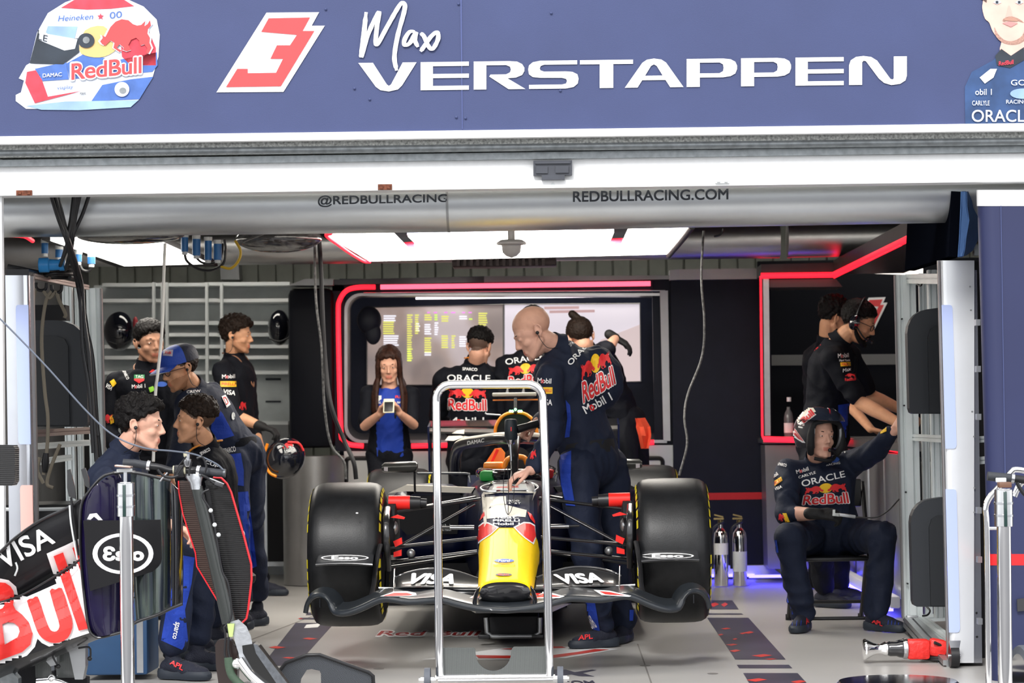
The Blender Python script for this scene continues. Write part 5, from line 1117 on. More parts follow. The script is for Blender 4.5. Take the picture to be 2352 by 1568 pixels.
def person(lab, J, head, hair='short', hm=None, skin='tan', top=None, bot=None, sleeve='long', build=1., beard=None, gloves=(), seed=1, hands={}, hs=1., collar=True, feet=True, face=True, group=None, topname='shirt', loose=1.):
    rnd = random.Random(seed); top = top or cloth; bot = bot or cloth
    hc, F, U = head; R = basis(F, U); hc = V(hc)
    gp = V((J['pel'].x, J['pel'].y, 0))
    t = thing('person', lab, 'person', gp, group)
    la = (J['hb'] - J['ha']).normalized(); lb = (J['sb'] - J['sa']).normalized(); pel, nk = J['pel'], J['nk']
    skull = hc + R @ V((0, -.022, -.055)) * hs
    # --- one continuous body
    m = MB(); head_prims(m, hc, R, hs); m.cap(skull, nk, .054 * hs, .060 * hs); m.cap(nk, nk + (pel - nk) * .08, .062, .07)
    torso_prims(m, pel, nk, la, lb, -.018, build)
    for q in 'ab':
        S, E, W = J['s' + q], J['e' + q], J['w' + q]
        m.cap(nk + (pel - nk) * .10, S, .040, .044 * build); m.cap(S, E, .044 * build, .040 * build); m.cap(E, E + (W - E) * .35, .041 * build, .041 * build); m.cap(E + (W - E) * .35, W, .041 * build, .0285 * build)
        if q in hands:
            h = hands[q]
            if q not in gloves: hand_prims(m, W, *h[:2], **(h[2] if len(h) > 2 else {}))
            else: hand_prims(m, W, *h[:2], **dict(h[2] if len(h) > 2 else {}, rr=.8))
        H, K, A = J['h' + q], J['k' + q], J['n' + q]
        m.cap(H, K, .074 * build, .050 * build); m.cap(K, A, .048 * build, .032)
    Ri = R.transposed()
    def zone(p):
        q = Ri @ (p - hc) / hs
        if q.length > .2: return 0
        if q.y > .084 and abs(q.x) < .022 and -.076 < q.z < -.054 and q.y < .112: return 1
        if beard in ('stubble', 'full') and q.y > .0 and q.z < -.028 - .30 * max(0, .075 - q.y) * 0 and q.z > -.13 and not (abs(q.x) < .03 and -.05 < q.z < -.028) and q.y > -.01 and q.z < -.046 + .25 * max(0, abs(q.x) - .03) : return 2
        if hair in ('bald', 'fade', 'short', 'crop') and q.z > -.06 and q.z > -.05 + (q.y + .07) * .75 and (q.z > .015 or q.y < -.02) and not (abs(q.x) > .078): return 3
        return 0
    body = grow('body', m, .0058, [MATS[k + skin] for k in ('skin_', 'lips_', 'stubble_', 'scalp_')], t, sm=2, pred=zone)
    if hair in ('fade', 'short', 'crop'): body.data.materials[3] = MATS['crop_' + skin]
    P = lambda *q: hc + R @ (V(q) * hs)
    if face:
        for q in (-1, 1):
            m = MB(); m.ell(P(q * .031, .0835, .0055), (.0115 * hs, .0068 * hs, .0055 * hs), R, n=12); m.mi = 1; m.ell(P(q * .031, .0882, .0055), (.0045 * hs, .003 * hs, .0045 * hs), R, n=8); obj('eye', m, [eyew, eyed], t)
            m = MB(); m.tube([P(q * .013, .0925, .025), P(q * .030, .0890, .031), P(q * .047, .075, .027)], [.0018 * hs, .0032 * hs, .0015 * hs], n=6, smooth=3); obj('eyebrow', m, hm or hairk, t)
    if hair not in ('bald', None): hair_mesh(P, hc, R, hs, hair, hm or hairb, t, rnd)
    if beard == 'full': beard_mesh(hc, R, hs, hm or hairb, t)
    # --- upper garment
    m = MB(); torso_prims(m, pel, nk, la, lb, .004 * loose, build)
    if 'hump' in J: m.ell(J['hump'], (.15, .13, .17), n=20)
    for q in 'ab':
        S, E, W = J['s' + q], J['e' + q], J['w' + q]
        m.cap(nk + (pel - nk) * .09, S, .058 * build, .066 * build); m.cap(S, E if sleeve == 'long' else S + (E - S) * .80, (.068 if sleeve == 'long' else .060) * build, .056 * build)
        if sleeve == 'long':
            k = {'a': 1., 'b': 1.}.get(q) * J.get('cuff' + q, .9); m.cap(E, E + (W - E) * k, .055 * build, .041)
        elif sleeve == 'elbow': m.cap(E, E + (W - E) * .08, .054, .052)
    sh = grow(topname, m, .010, [top, clothb, redp], t, sm=4, fold=.0115 * loose, fscale=8.5, seed=rnd.random() * 20, stretch=(1, 1, .75))
    if collar:
        dn = (nk - skull).normalized(); x, y = frame_z(dn); c0 = nk + (skull - nk) * .30 - dn * .0
        m = MB(); m.loft([[c0 + x * cos(a) * r + y * sin(a) * r - dn * h for a in [2 * pi * k / 24 for k in range(24)]] for r, h in ((.078 * build, -.025), (.071, .0), (.068, .030), (.064, .030), (.064, -.02))], False); obj('collar', m, top, t)
    # --- trousers
    m = MB(); l = la
    m.ell(pel, (.172 * build, .13 * build, .13 * build), Matrix((la, V((-la.y, la.x, 0)).normalized(), V((0, 0, 1)))).transposed(), n=20)
    for q in 'ab':
        H, K, A = J['h' + q], J['k' + q], J['n' + q]
        m.cap(pel, H, .12 * build, .10 * build); m.cap(H, K, .098 * build, .074 * build); m.cap(K, A + (K - A).normalized() * .015, .072 * build, .062)
    tr = grow('trousers', m, .010, [bot, clothb], t, sm=4, fold=.015 * loose, fscale=8, seed=rnd.random() * 20, stretch=(1, 1, .7))
    # belt
    gl = {}
    for q in gloves:
        m = MB(); W = J['w' + q]; h = hands[q]; m.cap(W - V(h[0]).normalized() * .05, W, .034, .032); hand_prims(m, W, *h[:2], **dict(h[2] if len(h) > 2 else {}, rr=1.2)); gl[q] = grow('glove', m, .006, glovem, t, sm=2)
    ss = {}
    if feet:
        for q in 'ab': ss[q] = shoe(t, J['n' + q], J['t' + q])
    return dict(t=t, body=body, shirt=sh, trousers=tr, glove=gl, shoe=ss, P=P, R=R, hc=hc, J=J, hs=hs)
def joints(**k):
    J = {}
    for a, v in k.items(): J[a] = v if isinstance(v, (V, float)) else at(*v)
    return J
def chk(n, J):
    for q in 'ab':
        L = [(J['e' + q] - J['s' + q]).length, (J['w' + q] - J['e' + q]).length, (J['k' + q] - J['h' + q]).length, (J['n' + q] - J['k' + q]).length]
        print('LIMB', n, q, ['%.2f' % x for x in L], 'torso %.2f sh %.2f' % ((J['nk'] - J['pel']).length, (J['sa'] - J['sb']).length))
def earbud(p, side, par, down=.25, out=0.):
    P = p['P']; m = MB(); m.ell(P(side * .089, -.002, -.012), .009 * p['hs']); obj('earbud', m, black, par)
    m = MB(); m.tube([P(side * .094, .0, -.014), P(side * .096, .004, -.05), P(side * .09, -.005, -.10), P(side * .062, -.05, -.13)], .0018, n=6, smooth=5); obj('earbud_wire', m, black, par)
def belt(p, lo=.06, mm=None, r=.165, w=.03):
    J = p['J']; ax = (J['nk'] - J['pel']).normalized(); la = (J['hb'] - J['ha']).normalized(); f = la.cross(ax).normalized(); c = J['pel'] + ax * lo
    m = MB(); m.loft([[c + la * cos(a) * (r + .012) + f * sin(a) * (r * .75 + .012) + ax * h for a in [2 * pi * k / 32 for k in range(32)]] for h in (-w, -w * .6, w * .6, w)]); return obj('belt', m, mm or blackm, p['t'])
def lanyard(p, mm, side=1):
    J = p['J']; P = p['P']; return mm
def rb(p, on, q, withbull=True, arcb=0., rot=None):
    """the two bulls, sun and red words over a quad TL TR BR BL"""
    tl, tr, br, bl = [V((a, b_, 0)) for a, b_ in q]
    def sub(u0, v0, u1, v1): 
        f = lambda u, v: (lambda z: (z.x, z.y))((tl * (1 - u) + tr * u) * (1 - v) + (bl * (1 - u) + br * u) * v); return [f(u0, v0), f(u1, v0), f(u1, v1), f(u0, v1)]
    par = p['t']
    decal('sun_emblem', poly2d([[(.5 + .5 * cos(a), .5 + .5 * sin(a)) for a in [2 * pi * i / 20 for i in range(20)]]]), sub(.33, .0, .67, .46), on, yeltx, par, off=.004, cuts=(4, 4))
    bull(sub(.0, .08, .46, .5), on, par, flip=True, off=.006); bull(sub(.54, .08, 1., .5), on, par, off=.006)
    word('RedBull', sub(-.02, .47, 1.02, 1.02), on, whitetx, par, bold=.07, off=.005, cuts=(10, 3), space=.93)
    word('RedBull', sub(0, .5, 1, .99), on, redtx, par, bold=.025, off=.0075, cuts=(10, 3), space=.95)
def wq(x0, y0, x1, y1, h0, h1=None):
    """quad for a line of text whose baseline runs from (x0,y0) to (x1,y1), with letter height h"""
    h1 = h0 if h1 is None else h1; d = V((x1 - x0, y1 - y0)).normalized(); n = V((d.y, -d.x)); return [(x0 + n.x * h0, y0 + n.y * h0), (x1 + n.x * h1, y1 + n.y * h1), (x1, y1), (x0, y0)]
def pt(p, t, q, on=None, mm=None, bold=.02, off=.005, cuts=(8, 2), shear=0.): return word(t, q, on or [p['shirt']], mm or whitetx, p['t'], bold=bold, off=off, cuts=cuts, shear=shear)
def mobil(p, q, on=None, one=False):
    pt(p, 'Mobil' + (' 1' if one else ''), q, on)
    tl, tr, br, bl = [V((a, b_, 0)) for a, b_ in q]; w0 = .27 if not one else .20; w1 = .46 if not one else .35; f = lambda u, v: (lambda z: (z.x, z.y))((tl * (1 - u) + tr * u) * (1 - v) + (bl * (1 - u) + br * u) * v)
    pt(p, 'o', [f(w0, .28), f(w1, .28), f(w1, 1.02), f(w0, 1.02)], on, redtx, off=.007, bold=.04)
def ppatch(p, pts, mm, on=None, off=.006, cuts=(12, 12), name='patch'):
    xs = [a[0] for a in pts]; ys = [a[1] for a in pts]; x0, x1, y0, y1 = min(xs), max(xs), min(ys), max(ys)
    return decal(name, poly2d([[((x - x0) / (x1 - x0), 1 - (y - y0) / (y1 - y0)) for x, y in pts]]), [(x0, y0), (x1, y0), (x1, y1), (x0, y1)], on or [p['shirt']], mm, p['t'], off=off, cuts=cuts)

# ---- bald mechanic working over the cockpit
J = joints(nk=(1284, 800, 12.80), pel=(1360, 1062, 12.85), ha=(1328, 1075, 12.72), hb=(1400, 1070, 12.98), sa=(1264, 868, 12.62), sb=(1372, 826, 12.93),
           ea=(1268, 1000, 12.50), wa=(1220, 1078, 12.40), eb=(1300, 945, 13.20), wb=(1236, 968, 13.05), ka=(1350, 1275, 12.62), kb=(1408, 1270, 12.90), na=(1388, 1437, 12.72), nb=(1434, 1430, 13.02), ta=(1290, 1486, 12.62), tb=(1400, 1478, 12.98))
J['ta'] = V((at(1290, 1480, 12.62).x, 12.62, 0.004)); J['tb'] = V((at(1400, 1476, 12.98).x, 12.8, 0.004)); J['cuffb'] = .95; J['hump'] = at(1366, 872, 12.90)
chk('bald', J)
p = person('bald man in navy overalls bending over the racing car with a power tool', J, (at(1226, 764, 12.74), (-.84, -.14, -.52), (-.50, 0, .86)), hair='bald', skin='pink', build=1.06, seed=3, topname='jacket', hs=1.06,
           hands={'a': ((-.95, -.1, -.35), (.1, .1, -1), dict(curl=.35, thumb=1)), 'b': ((-.9, 0, -.42), (0, .3, -.9), dict(curl=1.0, thumb=1))})
B = p; earbud(p, -1, p['t']); belt(p, .07, r=.165, w=.035)
on = [p['shirt']]
pt(p, 'ORACLE', wq(1311, 840, 1368, 778, 13, 13), bold=.02, off=.006); pt(p, 'SPARCO', wq(1311, 796, 1331, 778, 8, 8), bold=.01)
rb(p, on, [(1333, 828), (1397, 797), (1415, 882), (1340, 928)])
mobil(p, wq(1346, 951, 1408, 918, 20, 20), one=True)
mobil(p, wq(1234, 879, 1266, 881, 12)); ppatch(p, [(1247, 889), (1269, 889), (1269, 904), (1247, 904)], yeltx); pt(p, 'PIRELLI', [(1249, 893), (1267, 893), (1267, 900), (1249, 900)], mm=redtx, off=.006); pt(p, 'VISA', wq(1240, 930, 1268, 931, 14))
ppatch(p, [(1299, 918), (1309, 930), (1312, 960), (1308, 1003), (1297, 1005), (1303, 960)], clothb)
ppatch(p, [(1284, 1046), (1312, 1034), (1311, 1100), (1321, 1162), (1300, 1160), (1288, 1110)], clothb, [p['trousers']])
ppatch(p, [(1342, 1380), (1366, 1380), (1378, 1450), (1346, 1448)], clothb, [p['trousers']]); ppatch(p, [(1446, 1400), (1456, 1400), (1454, 1425), (1446, 1425)], clothb, [p['trousers']])
pt(p, 'SPARCO', [(1372, 1440), (1358, 1446), (1342, 1418), (1354, 1412)], [p['trousers']], off=.007)
bull([(1216, 1040), (1230, 1030), (1232, 1050), (1218, 1060)], on, p['t'], off=.006)
pt(p, 'APL', [(1330, 1458), (1360, 1455), (1362, 1466), (1328, 1470)], [p['shoe']['a']], redtx, off=.003)
def tool():
    t = thing('power_drill', 'dark cordless drill held upright over the car by the bald man', 'power drill', at(1175, 1095, 12.95))
    Y = 12.95; m = MB(); m.lathe([(.001, 0), (.028, 0), (.034, .01), (.035, .06), (.034, .10), (.028, .11), (.001, .112)], at(1174, 1010, Y), (0, 0, 1), 28); obj('drill_body', m, mat('tool_grey', (.02, .028, .036), .45, var=.15), t)
    m = MB(); m.tube([at(1188, 986, Y), at(1215, 978, Y + .02), at(1245, 970, Y + .05)], [.022, .019, .021], n=16, smooth=4); obj('drill_handle', m, black, t)
    m = MB(); m.lathe([(.018, 0), (.022, .008), (.026, .03), (.026, .034)], at(1173, 1020, Y), (0, 0, 1), 24); obj('chuck', m, steel, t)
    m = MB(); m.cyl(at(1172, 1019, Y), at(1175, 1068, Y), .0075, n=12); obj('extension_bar', m, steel, t)
    m = MB(); m.box(at(1174, 985, Y - .035), (.006, .004, .022)); obj('red_mark', m, redtx, t)
tool()
# light puller with thin wires standing on the nose in front of his hand
t = thing('wire_tool', 'thin wire pick-up tool hanging in front of the hand over the car nose', 'tool', at(1166, 1180, 12.2))
for P_ in ([(1166, 1070), (1159, 1082), (1156, 1130), (1162, 1172), (1167, 1182)], [(1166, 1070), (1168, 1110), (1167, 1182)], [(1168, 1070), (1176, 1084), (1181, 1120), (1176, 1165), (1168, 1182)]):
    m = MB(); m.tube([at(x, y, 12.25) for x, y in P_], .0018, n=6, smooth=5); obj('wire', m, blackm, t)

# ---- woman with phone
J = joints(nk=(895, 893, 17.0), pel=(893, 1040, 17.1), ha=(870, 1045, 17.1), hb=(918, 1045, 17.1), sa=(846, 905, 17.0), sb=(944, 903, 17.0), ea=(838, 978, 16.92), eb=(950, 975, 16.92), wa=(872, 951, 16.72), wb=(918, 949, 16.72),
           ka=(872, 1185, 17.0), kb=(915, 1185, 17.0), na=(872, 1325, 17.1), nb=(918, 1325, 17.1)); J['ta'] = V((J['na'].x - .03, 16.88, .004)); J['tb'] = V((J['nb'].x + .03, 16.88, .004))
chk('woman', J)
p = person('woman with long auburn hair in a blue and black team shirt looking at her phone', J, (at(893, 838, 16.95), (.05, -.93, -.30), (0, -.3, .95)), hair='long', hm=hairr, skin='warm', build=.86, sleeve='short', seed=5, hs=.95, collar=False, bot=clothk,
           hands={'a': ((.62, -.1, .72), (.5, -.6, -.3), dict(curl=.75, thumb=-1)), 'b': ((-.62, -.1, .72), (-.5, -.6, -.3), dict(curl=.75, thumb=1))})
p['shirt'].data.polygons.foreach_set('material_index', [1 if abs(q.center.x - at(895, 950, 17).x) < .092 else 0 for q in p['shirt'].data.polygons])
p['shirt'].data.materials[0] = clothk; belt(p, .02, r=.128, w=.02)
ppatch(p, [(862, 908), (876, 908), (876, 916), (869, 922), (862, 916)], whitetx); ppatch(p, [(864, 910), (874, 910), (874, 914), (864, 914)], mat('badge_green', (.03, .3, .1), .5), off=.006, cuts=(2, 2))
pt(p, 'RB', [(908, 908), (926, 908), (926, 914), (908, 914)], mm=redtx); pt(p, 'MOBIL 1', [(857, 922), (880, 922), (880, 927), (857, 927)]); pt(p, 'SPONSOR'[0:3], [(912, 922), (930, 922), (930, 926), (912, 926)])
m = MB(); m.tube([p['J']['wb'] + V((-.03, 0, 0)) + V((.0, .03 * cos(a), .03 * sin(a))) for a in [2 * pi * i / 12 for i in range(12)]], .006, closed=True, n=6); obj('watch', m, black, p['t'])
t = thing('phone', 'pale cased phone held in both hands by the woman', 'phone', at(894, 935, 16.6))
m = MB(); Rp = Matrix.Rotation(-.6, 3, 'X'); m.box(at(893, 932, 16.62), (.075, .012, .115), Rp, bev=.005); obj('phone_case', m, mat('phone_case', (.7, .68, .5), .5), t)
m = MB(); m.box(at(893, 932, 16.62) + Rp @ V((0, -.008, -.012)), (.06, .004, .08), Rp, bev=.002); obj('phone_back', m, black, t)
# ================================================================ more people
capb = mat('cap_blue', (.02, .07, .42), .6, bump=.2, bscale=80); capk = mat('cap_navy', (.008, .011, .03), .65, bump=.2, bscale=80)
def glasses(p):
    P = p['P']; hs = p['hs']; m = MB()
    for q in (-1, 1):
        m.tube([P(q * .034 + .023 * cos(a), .102 - .010 * (q * cos(a) + 1) * .5, .002 + .018 * sin(a)) for a in [2 * pi * i / 14 for i in range(14)]], .0022, n=6, closed=True)
        m.tube([P(q * .057, .092, .006), P(q * .076, .06, .006), P(q * .083, .0, .004)], .002, n=6)
    m.tube([P(-.012, .106, .004), P(0, .108, .006), P(.012, .106, .004)], .002, n=6)
    return tag_child('glasses', m, black, p['t'])
def tag_child(n, m, mm, par, lab=None): return obj(n, m, mm, par, label=lab)
def necklace(p, mm, pts, name='lanyard', r=.006):
    m = MB(); m.tube(pts, r, n=6, smooth=5, flat=.4); return obj(name, m, mm, p['t'])
def neckring(p, mm, r=.082, name='lanyard', drop=.16, fw=None):
    J = p['J']; nk = J['nk']; ax = (nk - J['pel']).normalized(); la = (J['sb'] - J['sa']).normalized(); f = fw or V((0, -1, 0)); f = (f - ax * f.dot(ax)).normalized()
    pts = [nk + la * (-.0) - f * r + ax * .035, nk + la * r * .9 + ax * .03, nk + la * r * .7 + f * r * .9 - ax * .02, nk + f * (r + .05) - ax * drop, nk - la * r * .7 + f * r * .9 - ax * .02, nk - la * r * .9 + ax * .03]
    m = MB(); m.tube(spline(pts, 5, True), .0055, n=6, closed=True); return obj(name, m, mm, p['t'])
def seated(label, J, **k): return person(label, J, **k)
def footz(J, q, px, Y): J['t' + q] = V((at(px, 1400, Y).x, Y, .004))

# ---- mechanic leaning in with a blue cap and glasses
J = joints(nk=(448, 897, 13.8), pel=(552, 1040, 14.0), ha=(535, 1050, 13.9), hb=(572, 1050, 14.1), sa=(432, 925, 13.62), sb=(486, 905, 13.98), ea=(420, 1010, 13.5), wa=(396, 1085, 13.4), eb=(470, 1000, 14.1), wb=(430, 1070, 14.0),
           ka=(540, 1210, 13.8), kb=(575, 1200, 14.1), na=(555, 1370, 14.0), nb=(590, 1365, 14.3)); footz(J, 'a', 515, 13.9); footz(J, 'b', 550, 14.2)
chk('cap', J)
p = person('bearded man in a blue peaked cap and glasses leaning forward in navy overalls', J, head=(at(414, 848, 13.7), (-.80, -.52, -.28), (-.22, -.05, .97)), hair='crop', skin='tan', beard='stubble', hm=hairb, seed=11, topname='jacket', hs=.98, hands={'a': ((-.1, -.1, -1), (1, 0, 0), dict(curl=.5)), 'b': ((-.3, 0, -1), (1, 0, 0), dict(curl=.5))})
PP, R_h = p['P'], p['R']
m = MB(); L = []
for h, r in ((.030, 1.0), (.06, 1.02), (.085, .98), (.108, .86), (.125, .62), (.134, .3), (.136, .02)): L.append([PP(cos(a) * .096 * r, -.010 + sin(a) * .117 * r, h * 1.07) for a in [2 * pi * k / 28 for k in range(28)]])
m.loft(L); co = obj('cap', m, [capb, capk], p['t'])
Ri = R_h.transposed()
for q in co.data.polygons: q.material_index = 1 if (Ri @ (q.center - p['hc'])).y < -.015 else 0
m = MB(); rows = []
for i in range(9):
    a = -1.25 + 2.5 * i / 8; rows.append([PP(sin(a) * .083, .0 + cos(a) * .092, .040), PP(sin(a) * .088, .03 + cos(a) * .118, .036 - .012 * abs(a)), PP(sin(a) * .072, .055 + cos(a) * .132, .024 - .012 * abs(a))])
m.sheet(rows, .004); obj('cap_peak', m, capb, co); m = MB(); m.tube([r[2] for r in rows], .003, n=6); obj('peak_edge', m, lightgrey, co)
m = MB(); m.ell(PP(0, -.01, .138), .008); obj('cap_button', m, capb, co)
ppatch(p, [(376, 802), (398, 803), (396, 818), (374, 816)], mat('badge_pale', (.5, .45, .55), .6), [co], off=.003); pt(p, 'RB', [(380, 806), (394, 807), (393, 813), (379, 812)], [co], redtx, off=.005)
glasses(p); earbud(p, -1, p['t'])
on = [p['shirt']]
ppatch(p, [(492, 926), (512, 950), (538, 1000), (500, 1012), (484, 985), (490, 950)], clothb)
pt(p, 'pirelli'[0:0] + 'CREWWORD'[0:4], wq(429, 903, 461, 900, 6), on); ppatch(p, [(509, 910), (518, 906), (530, 928), (521, 936)], whitetx); pt(p, 'D', [(512, 912), (519, 909), (527, 926), (520, 930)], on, redtx, off=.007)
ppatch(p, spl2([(477 + 6 * cos(a), 872 + 7 * sin(a)) for a in [2 * pi * i / 8 for i in range(8)]], 2, True), lightgrey); ppatch(p, spl2([(536 + 4 * cos(a), 955 + 9 * sin(a)) for a in [2 * pi * i / 8 for i in range(8)]], 2, True), lightgrey)
b = belt(p, .03, clothk, r=.155, w=.028); word('SPARCO', [(512, 1030), (540, 1024), (542, 1036), (514, 1042)], [b, p['trousers'], p['shirt']], whitetx, p['t'], bold=.01, off=.004, cuts=(4, 2))
ppatch(p, [(518, 1044), (553, 1040), (560, 1080), (560, 1116), (530, 1112), (522, 1080)], clothb, [p['trousers']]); ppatch(p, [(545, 1130), (570, 1128), (590, 1300), (568, 1310)], clothb, [p['trousers']])

# ---- dark bearded mechanic at the back left
J = joints(nk=(338, 848, 14.9), pel=(345, 1055, 15.0), ha=(320, 1065, 15), hb=(370, 1065, 15), sa=(270, 880, 14.95), sb=(402, 878, 14.95), ea=(246, 985, 14.9), wa=(280, 1060, 14.7), eb=(412, 975, 14.9), wb=(395, 1060, 14.7), ka=(318, 1210, 14.9), kb=(372, 1210, 14.9), na=(315, 1365, 15), nb=(375, 1365, 15)); footz(J, 'a', 305, 14.75); footz(J, 'b', 385, 14.75)
chk('dark', J)
p = person('dark haired bearded man in black team wear with a leather lanyard, behind the blue cap', J, head=(at(344, 787, 14.85), (.52, -.84, -.10), (0, -.08, 1)), hair='short', hm=hairk, skin='dark', beard='stubble', top=clothk, bot=clothk, seed=12, build=1.08, hs=1.02, hands={'a': ((.3, -.3, -.9), (1, 0, 0), dict(curl=.4)), 'b': ((-.3, -.3, -.9), (-1, 0, 0), dict(curl=.4))})
on = [p['shirt']]; neckring(p, mat('leather', (.28, .13, .07), .6), drop=.17)
ppatch(p, [(308, 860), (332, 860), (332, 869), (308, 869)], mat('badge_green', (.03, .3, .1), .5)); ppatch(p, [(308, 869), (332, 869), (331, 874), (319, 880), (308, 873)], redtx); pt(p, 'TAG', [(311, 861), (329, 861), (329, 868), (311, 868)], off=.007)
mobil(p, wq(303, 892, 334, 890, 9), on, True); ppatch(p, [(252, 876), (261, 870), (268, 880), (259, 889)], yeltx); pt(p, 'VISA', wq(241, 888, 255, 897, 10)); pt(p, 'SPARCO', wq(281, 852, 291, 872, 7))
ppatch(p, [(341, 890), (352, 886), (356, 896), (345, 901)], mat('lime_tag', (.3, .7, .05), .5)); ppatch(p, spl2([(371 + 13 * cos(a), 882 + 6 * sin(a)) for a in [2 * pi * i / 8 for i in range(8)]], 2, True), mat('badge_blue', (.04, .12, .5), .4)); bull([(343, 848), (361, 848), (361, 858), (343, 858)], on, p['t'], off=.005)
bull([(237, 952), (258, 950), (260, 972), (240, 975)], on, p['t'], off=.006); ppatch(p, [(252, 958), (260, 952), (262, 970), (254, 974)], yeltx)

# ---- mechanic in profile holding a helmet, far back left
J = joints(nk=(538, 822, 16.9), pel=(548, 1045, 17.0), ha=(540, 1055, 16.85), hb=(556, 1055, 17.15), sa=(510, 852, 16.75), sb=(560, 850, 17.05), ea=(540, 955, 16.6), wa=(604, 980, 16.55), eb=(575, 960, 17.1), wb=(600, 1035, 16.9), ka=(560, 1195, 16.75), kb=(540, 1190, 17.15), na=(598, 1328, 16.8), nb=(530, 1330, 17.3)); footz(J, 'a', 665, 16.75); footz(J, 'b', 575, 17.3); J['cuffa'] = .12; J['cuffb'] = .5
chk('prof', J)
p = person('brown haired man in profile in black team overalls carrying a helmet by the grey shelving', J, head=(at(544, 772, 16.85), (.97, -.16, -.08), (.05, 0, 1)), hair='mop', hm=hairb, skin='tan', beard='stubble', top=clothk, bot=clothk, seed=13, hs=1.0, gloves=('a', 'b'), hands={'a': ((.85, -.2, -.3), (.2, 0, -1), dict(curl=.6, thumb=1)), 'b': ((.85, -.1, -.4), (0, -.3, 1), dict(curl=.7, thumb=-1))})
on = [p['shirt']]; earbud(p, 1, p['t']); neckring(p, MATS['leather'], drop=.2, fw=V((1, -.2, 0)))
mobil(p, wq(510, 869, 540, 868, 9)); ppatch(p, [(506, 875), (543, 875), (543, 888), (506, 888)], yeltx); pt(p, 'PIRELLI', [(509, 878), (540, 878), (540, 885), (509, 885)], on, redtx, off=.007); pt(p, 'VISA', wq(512, 904, 540, 908, 11))
pt(p, 'SPARCO', wq(477, 858, 487, 842, 7)); bull([(549, 922), (565, 922), (566, 942), (550, 945)], on, p['t'], off=.006); bull([(546, 972), (562, 970), (564, 986), (550, 990)], on, p['t'], off=.006)
ppatch(p, [(568, 1200), (586, 1200), (606, 1325), (590, 1332)], clothb, [p['trousers']]); belt(p, .02, clothk, r=.15, w=.02); pt(p, 'SPARCO', [(590, 1298), (597, 1322), (591, 1324), (584, 1300)], [p['trousers']])
t = thing('helmet', 'black crash helmet with a badge and orange lining carried by the man in profile', 'helmet', at(655, 1050, 16.4))
m = MB(); c = at(655, 1052, 16.45); m.ell(c, (.132, .13, .145), Matrix.Rotation(.5, 3, 'Y'), n=32); he = obj('helmet_shell', m, blkgloss, t)
m = MB(); m.tube([c + V((-.11, -.07, .10)), c + V((-.14, -.06, .0)), c + V((-.10, -.08, -.09)), c + V((-.05, -.1, -.12))], .010, smooth=5); obj('helmet_lining', m, orange, t)
m = MB(); m.tube([c + V((.05 * cos(a) - .02, -.128, .03 + .07 * sin(a))) for a in [.6 + i * .4 for i in range(9)]], .006, smooth=3); obj('visor_seal', m, mat('visor_trim', (.05, .05, .055), .3), t)
word('RACING', [(652, 1028), (674, 1020), (676, 1034), (654, 1041)], [he], lightgrey, t, off=.003, cuts=(3, 2)); bull([(648, 1020), (672, 1012), (673, 1026), (649, 1034)], [he], t, off=.004)
m = MB(); m.tube([c + V((.03, -.1, .11)), c + V((.10, -.07, .10)), c + V((.13, -.05, .05))], .008, smooth=4); obj('red_rim', m, redtx, t)

# ---- seated young man facing left
J = joints(nk=(474, 1032, 12.95), pel=(510, 1255, 13.1), ha=(500, 1262, 12.95), hb=(520, 1262, 13.2), sa=(440, 1078, 12.80), sb=(510, 1062, 13.15), ea=(425, 1170, 12.6), wa=(405, 1180, 12.4), eb=(520, 1160, 13.1), wb=(440, 1190, 12.85), ka=(455, 1240, 12.5), kb=(470, 1240, 12.9), na=(462, 1430, 12.45), nb=(490, 1420, 12.95)); footz(J, 'a', 420, 12.4); footz(J, 'b', 440, 12.95)
J['wa'] = reach(J['ea'], 405, 1195, .25); chk('young', J)
p = person('young man with short dark hair seated facing left in a black jacket with orange lanyard', J, head=(at(450, 968, 12.88), (-.96, -.22, .02), (.12, 0, 1)), hair='fade', hm=hairb, skin='tan', top=clothk, seed=14, hs=1.0, topname='jacket', hands={'a': ((-.6, -.4, -.3), (.3, 0, -1), dict(curl=.5)), 'b': ((-.8, -.2, -.3), (0, 0, -1), dict(curl=.5))})
earbud(p, -1, p['t']); neckring(p, mat('orange_lanyard', (.6, .22, .03), .6), r=.088, drop=.2, fw=V((-1, -.2, 0))); pt(p, 'SPARCO', wq(462, 1046, 484, 1034, 8)); pt(p, 'CUP', wq(470, 1062, 500, 1075, 7))
t = thing('stool', 'low black stool under the seated young man', 'stool', at(510, 1400, 13.1)); cc = J['pel']
m = MB(); m.lathe([(.001, .33), (.17, .33), (.18, .345), (.18, .37), (.16, .388), (.001, .388)], (cc.x, cc.y, 0.0), (0, 0, 1), 32); obj('seat', m, rubber, t)
for i in range(4): a = pi / 4 + i * pi / 2; m = MB(); m.cyl((cc.x + cos(a) * .1, cc.y + sin(a) * .1, .34), (cc.x + cos(a) * .17, cc.y + sin(a) * .17, 0.002), .012); obj('leg', m, black, t)

